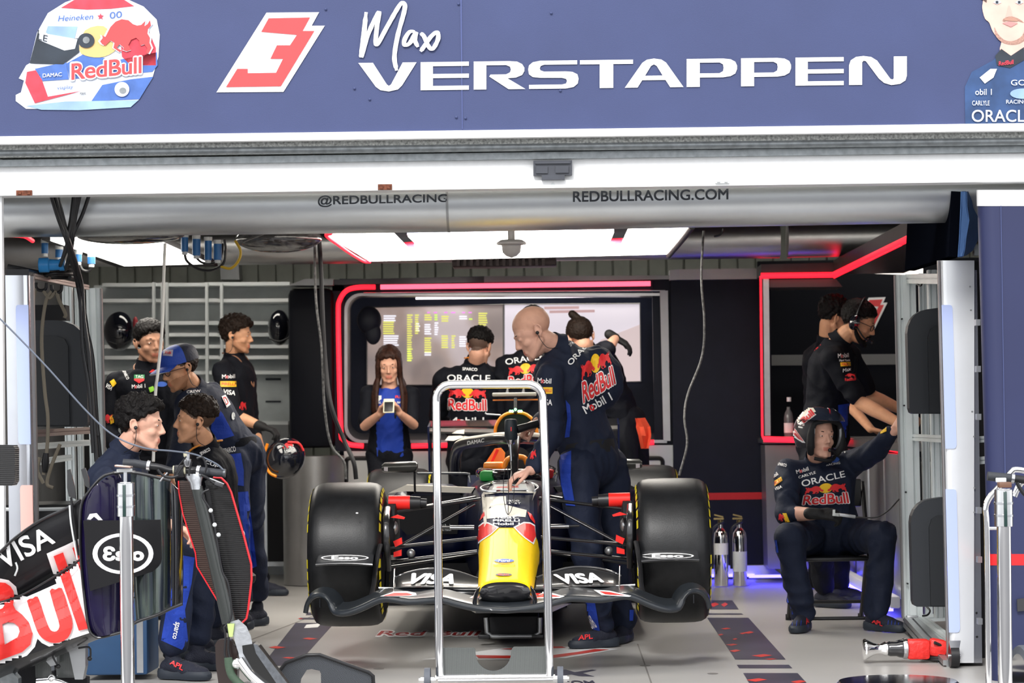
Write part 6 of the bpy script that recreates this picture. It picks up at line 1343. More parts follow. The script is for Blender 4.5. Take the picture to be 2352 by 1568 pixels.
# ---- seated curly haired man in the left foreground
J = joints(nk=(282, 1040, 11.45), pel=(240, 1290, 11.55), ha=(235, 1300, 11.40), hb=(248, 1300, 11.70), sa=(232, 1098, 11.28), sb=(300, 1082, 11.66), ea=(300, 1190, 11.15), wa=(390, 1205, 11.1), eb=(340, 1195, 11.75), wb=(410, 1215, 11.7), ka=(420, 1262, 11.32), kb=(462, 1250, 11.68), na=(398, 1482, 11.36), nb=(455, 1462, 11.75)); J['ta'] = V((at(480, 1500, 11.3).x, 11.28, .004)); J['tb'] = V((at(540, 1500, 11.8).x, 11.75, .004))
chk('curly', J)
p = person('young man with black curly hair seated in profile at left foreground in a navy jacket', J, head=(at(322, 976, 11.42), (.985, -.02, -.10), (.05, 0, 1)), hair='curly', hm=hairk, skin='fair', seed=15, hs=1.02, topname='jacket', hands={'a': ((.9, 0, -.3), (0, 0, -1), dict(curl=.5)), 'b': ((.9, 0, -.3), (0, 0, -1), dict(curl=.5))})
L1 = p; earbud(p, 1, p['t'])
pt(p, 'E', wq(213, 1053, 222, 1043, 12)); bull([(170, 1110), (190, 1100), (192, 1130), (176, 1138)], [p['shirt']], p['t'], off=.005)
ppatch(p, [(420, 1275), (447, 1280), (440, 1340), (425, 1400), (432, 1470), (418, 1492), (400, 1484), (370, 1470), (382, 1400), (400, 1330)], clothb, [p['trousers']], off=.003, cuts=(6, 8))
pt(p, 'sparco', [(413, 1430), (404, 1468), (392, 1464), (399, 1426)], [p['trousers']], off=.006); pt(p, 'APL', [(393, 1514), (424, 1528), (419, 1540), (389, 1524)], [p['shoe']['a']], redtx, off=.003, bold=.03)
t = thing('storage_box', 'blue storage box with a metal edge under the left foreground wing', 'box', at(270, 1555, 11.4)); a = at(196, 1550, 11.35); b_ = at(340, 1550, 11.35); m = MB(); m.box(((a.x + b_.x) / 2, 11.5, .205), (b_.x - a.x, .32, .36), bev=.012); obj('box_body', m, mat('box_blue', (.02, .06, .14), .45, var=.1), t)
m = MB(); m.box((b_.x - .035, 11.345, .205), (.03, .012, .34)); obj('metal_edge', m, alu, t); m = MB(); m.box(((a.x + b_.x) / 2, 11.5, .398), (b_.x - a.x + .02, .34, .022), bev=.006); obj('lid', m, MATS['box_blue'], t)

# ---- three at the rear screens
J = joints(nk=(1092, 838, 17.10), pel=(1085, 1060, 17.20), ha=(1062, 1065, 17.20), hb=(1108, 1065, 17.20), sa=(1018, 868, 17.10), sb=(1150, 866, 17.15), ea=(1006, 960, 17.30), wa=(1050, 1000, 17.50), eb=(1160, 960, 17.30), wb=(1140, 1000, 17.50), ka=(1060, 1215, 17.20), kb=(1108, 1215, 17.20), na=(1060, 1355, 17.30), nb=(1108, 1355, 17.30)); footz(J, 'a', 1055, 17.55); footz(J, 'b', 1115, 17.55); chk('m1', J)
H = {'a': ((.6, .7, -.1), (0, 0, -1), dict(curl=.4)), 'b': ((-.6, .7, -.1), (0, 0, -1), dict(curl=.4))}
p = person('man seen from behind with lettering on his black top facing the left screen', J, head=(at(1102, 797, 17.05), (.35, .88, -.32), (.08, .1, 1)), hair='fade', hm=hairk, skin='warm', top=clothk, bot=clothk, seed=16, hs=1.0, build=1.08, hands=H, face=False)
on = [p['shirt']]; pt(p, 'ORACLE', wq(1027, 875, 1126, 876, 15), bold=.01); pt(p, 'SPARCO', wq(1062, 850, 1096, 852, 7)); rb(p, on, [(1031, 888), (1116, 890), (1118, 944), (1029, 942)]); mobil(p, wq(1031, 974, 1112, 974, 16), on, True)
m = MB(); c0 = J['nk'] + V((0, 0, .05)); m.tube([c0 + V((cos(a) * .075, sin(a) * .07, 0)) for a in [pi + pi * i / 8 for i in range(9)]], .006, n=6); obj('lanyard', m, orange, p['t'])
J = joints(nk=(1214, 808, 17.05), pel=(1205, 1040, 17.15), ha=(1182, 1045, 17.15), hb=(1228, 1045, 17.15), sa=(1158, 838, 17.05), sb=(1270, 832, 17.10), ea=(1150, 940, 17.15), wa=(1165, 1000, 17.45), eb=(1282, 930, 17.15), wb=(1265, 1000, 17.45), ka=(1182, 1205, 17.15), kb=(1228, 1205, 17.15), na=(1182, 1360, 17.25), nb=(1228, 1360, 17.25)); footz(J, 'a', 1175, 17.55); footz(J, 'b', 1232, 17.55)
p = person('man seen from behind between the screens, his dark cap showing above the bald man', J, head=(at(1226, 750, 16.95), (.2, .95, -.2), (0, .1, 1)), hair='short', hm=hairb, skin='warm', top=clothk, bot=clothk, seed=17, hands=H, face=False)
on = [p['shirt']]; pt(p, 'ORACLE', wq(1162, 838, 1250, 824, 14), bold=.01); rb(p, on, [(1168, 838), (1245, 830), (1246, 882), (1168, 892)])
P = p['P']; m = MB(); m.loft([[P(cos(a) * .088 * r, -.01 + sin(a) * .108 * r, h) for a in [2 * pi * k / 24 for k in range(24)]] for h, r in ((.02, 1), (.07, 1.02), (.11, .85), (.135, .45), (.14, .02))]); obj('cap', m, capk, p['t'])
J = joints(nk=(1352, 812, 16.60), pel=(1440, 970, 16.80), ha=(1428, 985, 16.70), hb=(1455, 985, 16.90), sa=(1330, 838, 16.70), sb=(1378, 812, 16.40), ea=(1340, 900, 16.80), wa=(1345, 950, 17.00), eb=(1392, 800, 16.20), wb=(1412, 778, 16.05), ka=(1452, 1150, 16.50), kb=(1470, 1130, 16.90), na=(1462, 1330, 16.70), nb=(1480, 1330, 17.10)); J['eb'] = reach(J['sb'], 1396, 800, .28); J['wb'] = reach(J['eb'], 1414, 776, .24, 1); footz(J, 'a', 1440, 17.10); footz(J, 'b', 1470, 17.40); J['cuffb'] = .05; chk('bun', J)
p = person('person with tied up brown hair stretching a gloved arm, behind the bald man', J, head=(at(1334, 775, 16.55), (-.2, .9, -.35), (-.2, .1, .97)), hair='bun', hm=hairb, skin='warm', top=clothk, bot=clothk, seed=18, build=.95, gloves=('b',), hands={'b': ((.85, .1, -.5), (-.3, .3, -.8), dict(curl=.3, thumb=1))}, face=False)
pt(p, 'ford', wq(1402, 848, 1424, 838, 8), [p['shirt']], mat('badge_blue', (.04, .12, .5), .4))
t = thing('work_cloth', 'orange red cloth hanging from a belt behind the bald man', 'cloth', at(1475, 1030, 16.50)); m = MB(); rows = []
for i, (x0, x1, y) in enumerate(((1459, 1480, 960), (1462, 1494, 980), (1468, 1496, 1000), (1474, 1490, 1030))): rows.append([at(x0 + (x1 - x0) * k / 4, y, 16.45 + .03 * sin(k * 2 + i)) for k in range(5)])
m.sheet(rows, .006); o = obj('cloth_sheet', m, mat('cloth_orange_red', (.62, .06, .02), .8, bump=.3), t)

# ---- engineer with ear defenders standing at the booth
J = joints(nk=(1922, 790, 15.2), pel=(1886, 1020, 15.35), ha=(1870, 1030, 15.25), hb=(1905, 1030, 15.5), sa=(1908, 825, 15.0), sb=(1950, 815, 15.4), ea=(1978, 925, 14.95), wa=(2062, 970, 14.8), eb=(2000, 910, 15.5), wb=(2070, 940, 15.3), ka=(1880, 1190, 15.1), kb=(1915, 1195, 15.5), na=(1892, 1350, 15.2), nb=(1930, 1345, 15.6)); footz(J, 'a', 1958, 15.05); footz(J, 'b', 2000, 15.55); chk('eng', J)
p = person('bearded man with black ear defenders and glasses leaning over the booth counter', J, head=(at(1970, 741, 15.15), (.88, -.22, -.42), (.28, 0, .96)), hair='crop', hm=hairk, skin='tan', beard='full', top=clothk, bot=clothk, seed=19, sleeve='short', build=1.1, hs=1.04, hands={'a': ((.8, .1, -.4), (0, 0, -1), dict(curl=.4)), 'b': ((.8, 0, -.3), (0, 0, -1), dict(curl=.4))})
glasses(p); P = p['P']; on = [p['shirt']]
m = MB()
hp = []
for q in (-1, 1): m = MB(); m.ell(P(q * .098, -.005, -.008), (.045, .034, .052), p['R'], n=20); hp.append(obj('ear_defender', m, blkgloss, p['t']))
m = MB(); m.tube([P(.105, -.01, .03), P(.10, -.015, .08), P(.06, -.02, .135), P(0, -.02, .148), P(-.06, -.02, .135), P(-.10, -.015, .08), P(-.105, -.01, .03)], .012, smooth=5, flat=.5); obj('headband', m, black, p['t'])
m = MB(); m.tube([P(.10, .02, -.03), P(.08, .08, -.07), P(.03, .125, -.075)], .005, smooth=4); m.ell(P(.025, .128, -.075), .013); obj('microphone_boom', m, black, p['t'])
pt(p, 'ORACLE', wq(1962, 742, 1982, 744, 3), hp, lightgrey, off=.002); pt(p, 'RED', wq(1963, 749, 1983, 750, 5), hp, redtx, off=.002)
mobil(p, wq(1925, 822, 1950, 820, 10)); pt(p, 'Hard Rock', wq(1928, 830, 1953, 829, 5), off=.006); ppatch(p, [(1930, 832), (1954, 831), (1954, 840), (1931, 841)], yeltx); pt(p, 'PIRELLI', [(1933, 834), (1952, 833), (1952, 839), (1934, 839)], on, redtx, off=.007); pt(p, 'Max', wq(1936, 855, 1956, 850, 8), shear=.3); bull([(1941, 857), (1965, 857), (1965, 866), (1941, 866)], on, p['t'], off=.005); pt(p, 'RedBull', wq(1941, 875, 1966, 873, 7), mm=redtx)
pt(p, 'ORACLE', wq(1849, 845, 1858, 820, 7)); bull([(1866, 800), (1880, 782), (1886, 792), (1872, 808)], on, p['t'], off=.005); pt(p, 'RedBull', wq(1858, 820, 1866, 805, 12), mm=redtx)
ppatch(p, [(1925, 930), (1960, 925), (1970, 960), (1966, 1000), (1945, 1012), (1928, 990)], clothb)
J = joints(nk=(1900, 790, 16.6), pel=(1896, 1010, 16.7), ha=(1876, 1020, 16.7), hb=(1916, 1020, 16.7), sa=(1880, 815, 16.6), sb=(1955, 815, 16.7), ea=(1935, 910, 16.3), wa=(2000, 985, 15.9), eb=(1985, 900, 16.6), wb=(2040, 955, 16.4), ka=(1880, 1180, 16.7), kb=(1915, 1180, 16.7), na=(1880, 1340, 16.8), nb=(1918, 1340, 16.8)); footz(J, 'a', 1920, 16.5); footz(J, 'b', 1965, 16.5)
p = person('person mostly hidden behind the man with ear defenders, hands on the booth counter', J, head=(at(1914, 730, 16.55), (.8, .3, -.4), (.2, 0, 1)), hair='mop', hm=hairk, skin='tan', top=clothk, bot=clothk, seed=20, sleeve='short', build=.95, hands={'a': ((.85, -.1, -.2), (0, 0, -1), dict(curl=.5)), 'b': ((.85, -.1, -.2), (0, 0, -1), dict(curl=.5))})

# ---- seated mechanic wearing a crash helmet
J = joints(nk=(1880, 1062, 13.85), pel=(1905, 1228, 13.95), ha=(1868, 1232, 13.95), hb=(1945, 1232, 13.95), sa=(1808, 1085, 13.8), sb=(1955, 1065, 13.9), ea=(1806, 1180, 13.62), wa=(1880, 1180, 13.45), eb=(2012, 1035, 13.75), wb=(2046, 990, 13.6), ka=(1812, 1235, 13.45), kb=(2030, 1232, 13.5), na=(1845, 1412, 13.55), nb=(2012, 1410, 13.5)); J['ta'] = V((at(1815, 1450, 13.3).x, 13.28, .004)); J['tb'] = V((at(2085, 1450, 13.35).x, 13.34, .004)); J['wb'] = reach(J['eb'], 2052, 990, .22)
J['cuffa'] = .35; J['cuffb'] = .9; chk('helm', J)
p = person('seated man in a black crash helmet and navy overalls reaching to the rack', J, head=(at(1880, 1003, 13.72), (.42, -.88, -.02), (.06, -.02, 1)), hair=None, hm=hairk, skin='pink', seed=21, hs=1.0, build=1.06, topname='jacket', gloves=('a',), hands={'a': ((.95, -.15, -.05), (-.1, .6, -.6), dict(curl=.7, thumb=1)), 'b': ((.5, .1, .6), (.5, .5, -.5), dict(curl=.6, thumb=-1))}, loose=1.1)
P = p['P']; R = p['R']; on = [p['shirt']]; HM = p
# crash helmet: shell with a face opening, lining, visor pushed up
c = p['hc']; rows = []
hel = MB(); rw = []
for j in range(15):
    ph = -.62 + (pi / 2 + .62) * j / 14; row = []
    for i in range(41):
        th = .72 + (2 * pi - 1.44) * i / 40            # opening faces forward (+y); th measured from +y
        if ph > .62: th = .72 * max(0, 1 - (ph - .62) / .18) + (2 * pi - 2 * .72 * max(0, 1 - (ph - .62) / .18)) * i / 40
        row.append(P(sin(th) * cos(ph) * .132, cos(th) * cos(ph) * .152 - .012, sin(ph) * .148 + .022))
    rw.append(row)
hel.sheet(rw, -.012); shell = obj('helmet_shell', hel, [mat('helmet_grey', (.05, .05, .055), .16, coat=1., var=.3, vscale=12)], p['t'], label='dark glossy helmet shell', ang=60)
m = MB()
for q in (-1, 1): m.tube([P(q * .082, .085, .075), P(q * .098, .082, .02), P(q * .098, .078, -.05), P(q * .080, .055, -.10)], [.014, .022, .024, .018], smooth=4, n=12)
m.tube([P(-.085, .085, .075), P(0, .112, .092), P(.085, .085, .075)], .014, smooth=5); grow('helmet_lining', m, .007, blackm, p['t'], sm=3)
m = MB(); rw = []
for j in range(7):
    ph = .42 + .62 * j / 6; rw.append([P(sin(a) * cos(ph) * .150, cos(a) * cos(ph) * .176 - .006, sin(ph) * .150 + .03) for a in [-1.5 + 3. * i / 22 for i in range(23)]])
m.sheet(rw, .004); vz = obj('helmet_visor', m, mat('visor_dark', (.02, .026, .045), .12, coat=1., var=.1), p['t'], ang=60)
m = MB(); m.tube([P(-.06, .10, -.09), P(-.03, .112, -.078), P(-.005, .118, -.072)], .004, smooth=3); m.ell(P(-.002, .121, -.071), .011); obj('microphone', m, black, p['t'])
m = MB(); m.tube([P(-.09, .03, -.11), P(-.05, .07, -.125), P(0, .085, -.13), P(.06, .06, -.12)], .010, smooth=4); obj('chin_strap', m, blackm, p['t'])
ppatch(p, [(1829, 957), (1842, 936), (1868, 936), (1874, 945), (1846, 958), (1832, 972)], cwhite, [shell, vz], off=.003)
ppatch(p, [(1836, 976), (1858, 938), (1875, 952), (1848, 972)], whitetx, [shell, vz], off=.004); word('Bull', [(1838, 962), (1862, 938), (1872, 951), (1846, 972)], [shell, vz], redtx, p['t'], bold=.05, off=.006, cuts=(4, 2))
ppatch(p, [(1812, 984), (1826, 984), (1850, 1017), (1842, 1016), (1818, 1000)], whitetx, [shell], off=.003); word('Red B', [(1812, 986), (1826, 985), (1846, 1014), (1834, 1008)], [shell], redtx, p['t'], bold=.04, off=.005, cuts=(4, 2))
# chest, sleeve and glove lettering
pt(p, 'ORACLE', wq(1843, 1118, 1942, 1095, 15, 15), bold=.01, off=.006); rb(p, on, [(1851, 1115), (1941, 1104), (1951, 1156), (1843, 1160)])
mobil(p, wq(1830, 1088, 1858, 1080, 9)); pt(p, 'CARLYLE', wq(1835, 1099, 1874, 1087, 6)); ppatch(p, spl2([(1915 + 13 * cos(a), 1055 + 7 * sin(a)) for a in [2 * pi * i / 8 for i in range(8)]], 2, True), MATS['badge_blue']); pt(p, 'RACING', wq(1898, 1070, 1930, 1065, 5)); pt(p, 'SPARCO', wq(1786, 1068, 1806, 1072, 7)); mobil(p, wq(1770, 1102, 1788, 1090, 8))
ppatch(p, [(1766, 1112), (1794, 1094), (1797, 1103), (1768, 1124)], yeltx); pt(p, 'PIRELLI', wq(1769, 1120, 1795, 1103, 6), mm=redtx, off=.007); pt(p, 'VISA', wq(1780, 1126, 1797, 1120, 7)); bull([(1784, 1180), (1800, 1178), (1806, 1198), (1790, 1200)], on, p['t'], off=.006); ppatch(p, [(1797, 1178), (1806, 1178), (1814, 1198), (1804, 1200)], yeltx)
ppatch(p, [(2021, 985), (2036, 979), (2036, 990), (2022, 996)], yeltx); pt(p, 'SPARCO', [(1934, 1022), (1942, 1022), (1942, 1040), (1934, 1040)]); ppatch(p, [(1913, 1162), (1931, 1162), (1928, 1186), (1912, 1184)], lightgrey, [p['glove']['a']], off=.002, cuts=(3, 3), name='glove_print')
for s_, q in (('a', [(1850, 1420), (1863, 1412), (1866, 1424), (1852, 1434)]), ('b', [(2004, 1420), (2026, 1428), (2027, 1438), (2002, 1430)])): pt(p, 'APL', q, [p['shoe'][s_]], redtx, off=.003, bold=.03)
for s_, xs_ in (('a', (1812, 1820, 1830, 1840)), ('b', (2040, 2048, 2056, 2064))):
    for x in xs_: ppatch(p, [(x, 1424), (x + 1.2, 1424), (x - 1, 1443), (x - 2.2, 1443)], clothb, [p['shoe'][s_]], off=.002, cuts=(1, 4))
ppatch(p, [(1779, 1240), (1784, 1240), (1800, 1350), (1822, 1410), (1812, 1412), (1790, 1340)], clothb, [p['trousers']])
t = thing('hand_controller', 'small black controller with a wire in the gloved hand of the seated man', 'controller', at(1960, 1185, 13.3)); m = MB(); m.box(at(1946, 1184, 13.38), (.09, .03, .018), Matrix.Rotation(.15, 3, 'Y'), bev=.004); obj('controller_body', m, alud, t); m = MB(); m.tube([at(1963, 1187, 13.38), at(2010, 1188, 13.35), at(2040, 1172, 13.3), at(2066, 1145, 13.25)], .004, smooth=5); obj('controller_wire', m, black, t)
# folding chair
ch = thing('folding_chair', 'black folding chair under the helmeted man', 'chair', at(1880, 1430, 13.9)); cp = J['pel']
m = MB(); m.box((cp.x, 13.88, .385), (.40, .40, .022), bev=.008); obj('seat', m, black, ch)
for q in (-1, 1):
    x = cp.x + q * .21
    m = MB(); m.tube([V((x, 14.28, .012)), V((x, 13.95, .375)), V((x, 13.72, .40)), V((x, 13.70, .36))][0:2] , .0125); obj('rear_leg', m, black, ch)
    m = MB(); m.tube([V((x * 1. + q * .012, 13.60, .012)), V((x + q * .012, 14.0, .46)), V((x + q * .012, 14.2, .80))], .0125, smooth=4); obj('front_leg', m, black, ch)
    for yy in (13.60, 14.28): m = MB(); m.cyl((x + q * .012 * (yy < 14), yy, .001), (x + q * .012 * (yy < 14), yy, .035), .018); obj('rubber_foot', m, rubber, ch)
for yy, z in ((13.64, .06), (14.2, .11)): m = MB(); m.cyl((cp.x - .21, yy, z), (cp.x + .21, yy, z), .010); obj('cross_bar', m, black, ch)
m = MB(); m.box((cp.x, 14.16, .74), (.42, .02, .16), bev=.01); obj('backrest', m, black, ch)
# ================================================================ floor graphics
FZ = .0012
def fg(name, pts, mm, k=1, par=None):
    b = poly2d([pts]); 
    for v in b.verts: v.co = atz(v.co.x, v.co.y, FZ * k)
    m = MB(); m.b.free(); m.b = b; o = obj(name, m, mm, par, smooth=False, norm=False)
    if par is None: o['kind'] = 'structure'
    return o
fdark = mat('floor_print_dark', (.035, .035, .06), .38, var=.35, vscale=2.5); fred = mat('floor_print_red', (.55, .03, .02), .4); fwhite = mat('floor_print_white', (.7, .7, .7), .4); fdull = mat('floor_print_maroon', (.30, .02, .02), .4); fseam = mat('floor_seam', (.16, .15, .14), .6)
g1 = thing('floor_marking', 'dark floor stripe with red diamonds running right of the racing car', 'floor marking', atz(1720, 1460, 0))
for P in ([(1624, 1418), (1719, 1418), (1805, 1514), (1689, 1514)], [(1692, 1526), (1812, 1526), (1820, 1534), (1698, 1534)], [(1707, 1545), (1832, 1545), (1900, 1620), (1752, 1620)], [(1600, 1378), (1682, 1378), (1697, 1399), (1614, 1399)], [(1616, 1408), (1703, 1408), (1708, 1411), (1618, 1411)]): fg('stripe', P, fdark, 1, g1)
for x, y, w_, h_ in ((1667, 1443, 12, 2), (1720, 1452, 12, 3), (1706, 1454, 8, 2), (1655, 1457, 7, 2), (1688, 1467, 6, 2), (1681, 1480, 14, 2.5), (1688, 1494, 13, 3), (1750, 1505, 24, 3.5), (1738, 1561, 24, 4), (1834, 1565, 18, 3.5), (1640, 1388, 12, 5), (1664, 1388, 8, 5), (1770, 1513, 14, 1.5)): fg('diamond', [(x - w_, y), (x + w_ * .2, y - h_), (x + w_, y - h_ * .2), (x - w_ * .1, y + h_)], fred, 2, g1)
g2 = thing('floor_marking', 'dark floor stripe with red flashes running left of the racing car', 'floor marking', atz(680, 1470, 0))
for P in ([(679, 1430), (768, 1430), (700, 1506), (690, 1528), (601, 1528)], [(690, 1418), (775, 1418), (772, 1422), (687, 1422)], [(706, 1406), (780, 1406), (776, 1412), (702, 1412)]): fg('stripe', P, fdark, 1, g2)
for x, y, w_, h_ in ((712, 1466, 18, 2.5), (637, 1486, 20, 3), (665, 1510, 18, 2), (690, 1420, 6, 1)): fg('diamond', [(x - w_, y), (x - w_ * .2, y - h_), (x + w_, y), (x, y + h_)], fred, 2, g2)
fg('badge_print', [(704, 1434), (738, 1431), (730, 1440), (698, 1442)], fwhite, 2, g2)
g3 = thing('floor_marking', 'red and white floor lettering and arrow under the front of the car', 'floor marking', atz(1200, 1500, 0))
fg('arrow', [(968, 1514), (1095, 1496), (1160, 1487), (1330, 1484), (1420, 1490), (1300, 1511), (1090, 1515)], fwhite, 1, g3); fg('arrow', [(1092, 1504), (1176, 1505), (1260, 1505), (1330, 1496), (1366, 1490), (1400, 1491), (1268, 1511), (1100, 1511)], fred, 2, g3); fg('arrow', [(1150, 1490), (1210, 1485), (1290, 1484), (1300, 1487), (1180, 1491)], fred, 2, g3)
def ftext(t, q, mm, k=2, bold=.02):
    b = unit(text2d(t, bold)); tl, tr, br, bl = [V((a, c, 0)) for a, c in q]
    for v in b.verts: u, w_ = v.co.x, v.co.y; p = (bl * (1 - u) + br * u) * (1 - w_) + (tl * (1 - u) + tr * u) * w_; v.co = atz(p.x, p.y, FZ * k + v.co.z)
    m = MB(); m.b.free(); m.b = b; return obj('lettering', m, mm, g3, smooth=False, norm=False)
ftext('Red Bull', [(874, 1446), (1110, 1446), (1100, 1462), (860, 1463)], fwhite, 1, .07); ftext('Red Bull', [(876, 1448), (1106, 1448), (1096, 1459), (864, 1459)], fdull, 2, .02)
fg('chevron', [(1268, 1537), (1300, 1537), (1320, 1543), (1360, 1537), (1370, 1538), (1338, 1545), (1366, 1553), (1330, 1552), (1312, 1548), (1290, 1552), (1268, 1552)], fdark, 1, g3); ftext('.COM', [(1276, 1562), (1362, 1562), (1370, 1572), (1284, 1572)], fdark)
g4 = [([(803, 1381), (806, 1381), (573, 1471), (568, 1471)]), ([(1463, 1478), (1466, 1478), (1498, 1568), (1494, 1568)]), ([(1010, 1330), (1012, 1330), (940, 1380), (937, 1380)])]
for P in g4: fg('floor', P, fseam, 1)
for x, y in ((1637, 1546), (870, 1535), (1482, 1528)): fg('floor', [(x + 13 * cos(a), y + 1.6 * sin(a)) for a in [2 * pi * i / 16 for i in range(16)]], fseam, 1)

# ================================================================ chrome hoop trolley in front of the car
YH = 10.7
hp_ = thing('wing_trolley', 'chrome hoop trolley with a notched carbon plate standing before the car nose', 'trolley', at(1135, 1560, YH))
m = MB(); P = [(1011, 1552), (1009, 1500), (1004, 1100), (1002, 925)] + [(1002 + 34 - 34 * cos(a), 917 - 34 * sin(a)) for a in (.2, .5, .8, 1.1, 1.4)] + [(1040, 883), (1210, 882)] + [(1212 + 35 * sin(a), 917 - 35 * cos(a)) for a in (.2, .5, .8, 1.1, 1.4)] + [(1247, 925), (1253, 1100), (1261, 1500), (1263, 1552)]
m.tube([at(x, y, YH) for x, y in P], .0185, n=20); obj('hoop', m, chrome, hp_)
m = MB(); m.cyl(at(1000, 1556, YH), at(1275, 1553, YH), .0125, n=20); obj('cross_tube', m, chrome, hp_)
m = MB(); m.cyl(at(1006, 1563, YH - .03), at(1270, 1560, YH - .03), .006, n=12); obj('lower_rod', m, steel, hp_)
cw_ = weave('carbon_green', (.045, .05, .05), (.13, .14, .135), 95, .3, .5, rot=0.)
arcp = [(1133 + 41 * cos(a), 1498 + 42 * sin(a)) for a in [pi * i / 14 for i in range(15)]]
m = MB(); m.prism([at(x, y, YH + .015) for x, y in [(1016, 1487), (1088, 1487), (1092, 1491)] + arcp[::-1][0:] + [(1176, 1489), (1180, 1485), (1252, 1484), (1253, 1548), (1017, 1551)]], (0, .012, 0)); obj('carbon_plate', m, cw_, hp_, smooth=False)
for s_, x in ((-1, 982), (1, 1287)):
    c = at(x, 1556, YH); c.z = .055; w_ = obj('wheel', MB().cyl(c - V((.013, 0, 0)), c + V((.013, 0, 0)), .054, n=36), mat('wheel_grey', (.09, .10, .12), .6, bump=.2), hp_)
    obj('axle_nut', MB().cyl(c - V((.038, 0, 0)), c + V((.038, 0, 0)), .011, n=6).cyl(c - V((.03, 0, 0)), c + V((.03, 0, 0)), .016, n=6), chrome, hp_)
# ================================================================ spare front wing standing on its end at left
YW = 10.1
sw = thing('spare_wing', 'spare front wing standing on end at left with big red lettering and oval badge', 'spare wing', at(150, 1560, YW))
irid = mat('oil_sheen_carbon', (.03, .035, .045), .16, metal=.6, coat=1.)
b = irid.node_tree.nodes['Principled BSDF']; tcn = node(irid, 'ShaderNodeTexCoord'); mp = node(irid, 'ShaderNodeMapping'); mp.inputs['Scale'].default_value = (22, 3, .8); nz = node(irid, 'ShaderNodeTexNoise'); nz.inputs['Scale'].default_value = 1.5; rp = node(irid, 'ShaderNodeValToRGB')
for i, (p_, c_) in enumerate(((.3, (.02, .02, .06)), (.45, (.05, .07, .08)), (.55, (.10, .13, .11)), (.66, (.03, .04, .05)))):
    el = rp.color_ramp.elements[i] if i < 2 else rp.color_ramp.elements.new(p_); el.position = p_; el.color = (*c_, 1)
link(irid, tcn.outputs['Object'], mp.inputs['Vector']); link(irid, mp.outputs['Vector'], nz.inputs['Vector']); link(irid, nz.outputs['Fac'], rp.inputs['Fac']); link(irid, rp.outputs['Color'], b.inputs['Base Color'])
purp = mat('purple_gloss', (.008, .005, .03), .2, coat=.35, spec=.3, var=.3)
def csheet(name, L, Rr, Y0, Y1, mm, th=.012, bow=.03, par=sw, sub=3):
    """curved panel between a left outline and a right outline given top to bottom"""
    l = spline([at(x, y, Y0) for x, y in L], sub); r = spline([at(x, y, Y1) for x, y in Rr], sub); rows = []
    for p, q in zip(l, r): rows.append([p + (q - p) * k + V((0, -bow * sin(pi * k), 0)) for k in [i / 6 for i in range(7)]])
    m = MB(); m.sheet(rows, th, (0, 1, 0)); return obj(name, m, mm, par, ang=60)
visa = csheet('wing_flap', [(-60, 1310), (-40, 1300), (0, 1268), (36, 1235), (91, 1197), (159, 1165), (186, 1147)][::-1], [(-60, 1410), (-30, 1392), (0, 1382), (45, 1366), (110, 1330), (174, 1291), (188, 1280)][::-1], YW + .05, YW + .12, mat('flap_satin', (.010, .010, .012), .38, coat=.12, spec=.3), bow=.03)
main_ = csheet('wing_mainplane', [(-160, 1440), (-60, 1408), (0, 1386), (45, 1370), (110, 1334), (172, 1296), (190, 1240)][::-1], [(-160, 1600), (-60, 1550), (0, 1528), (60, 1506), (120, 1484), (170, 1466), (208, 1453)][::-1], YW + .10, YW - .02, mat('wing_dark', (.009, .009, .011), .35, coat=.15, spec=.3), bow=.05)
lip = csheet('wing_lip', [(-160, 1600), (-60, 1550), (0, 1528), (60, 1506), (120, 1484), (170, 1466), (208, 1453)], [(-160, 1640), (-60, 1590), (0, 1560), (60, 1535), (120, 1512), (190, 1482), (230, 1466)], YW - .02, YW + .12, carb, bow=.02)
fpo = lambda pts, mm, off, on, cuts=(8, 8): decal('livery_patch', poly2d([[((x - min(p[0] for p in pts)) / (max(p[0] for p in pts) - min(p[0] for p in pts)), 1 - (y - min(p[1] for p in pts)) / (max(p[1] for p in pts) - min(p[1] for p in pts))) for x, y in pts]]), [(min(p[0] for p in pts), min(p[1] for p in pts)), (max(p[0] for p in pts), min(p[1] for p in pts)), (max(p[0] for p in pts), max(p[1] for p in pts)), (min(p[0] for p in pts), max(p[1] for p in pts))], on, mm, sw, off=off, cuts=cuts)
def fpw(pts, mm, off):
    for o_ in (main_, visa): fpo(pts, mm, off, [o_], (70, 54))
fpw([(-60, 1350), (0, 1328), (20, 1332), (37, 1347), (41, 1366), (62, 1370), (90, 1358), (112, 1348), (130, 1340), (107, 1271), (150, 1252), (183, 1236), (206, 1453), (163, 1467), (150, 1478), (128, 1486), (112, 1484), (96, 1476), (86, 1466), (80, 1485), (62, 1505), (0, 1530), (-60, 1552)], whitetx, .003)
def fph(loops, mm, off, on, cuts=(56, 44)):
    if len(on) > 1: return [fph([list(l) for l in loops], mm, off + .008, [o_], cuts) for o_ in on]
    xs = [p[0] for p in loops[0]]; ys = [p[1] for p in loops[0]]; x0, x1, y0, y1 = min(xs), max(xs), min(ys), max(ys)
    return decal('letter_print', poly2d([[[((x - x0) / (x1 - x0), 1 - (y - y0) / (y1 - y0)) for x, y in lp] for lp in loops]]), [(x0, y0), (x1, y0), (x1, y1), (x0, y1)], on, mm, sw, off=off, cuts=cuts)
brt = mat('bright_red_print', (.85, .035, .03), .35, coat=.3, var=.05)
fph([spl2([(62, 1379), (75, 1374), (87, 1370), (100, 1408), (112, 1440), (120, 1449), (130, 1449), (136, 1440), (134, 1425), (114, 1357), (128, 1353), (142, 1350), (155, 1388), (165, 1420), (166, 1442), (156, 1464), (136, 1475), (116, 1475), (96, 1464), (84, 1446), (72, 1410)], 2, True)], brt, .006, [main_, visa])
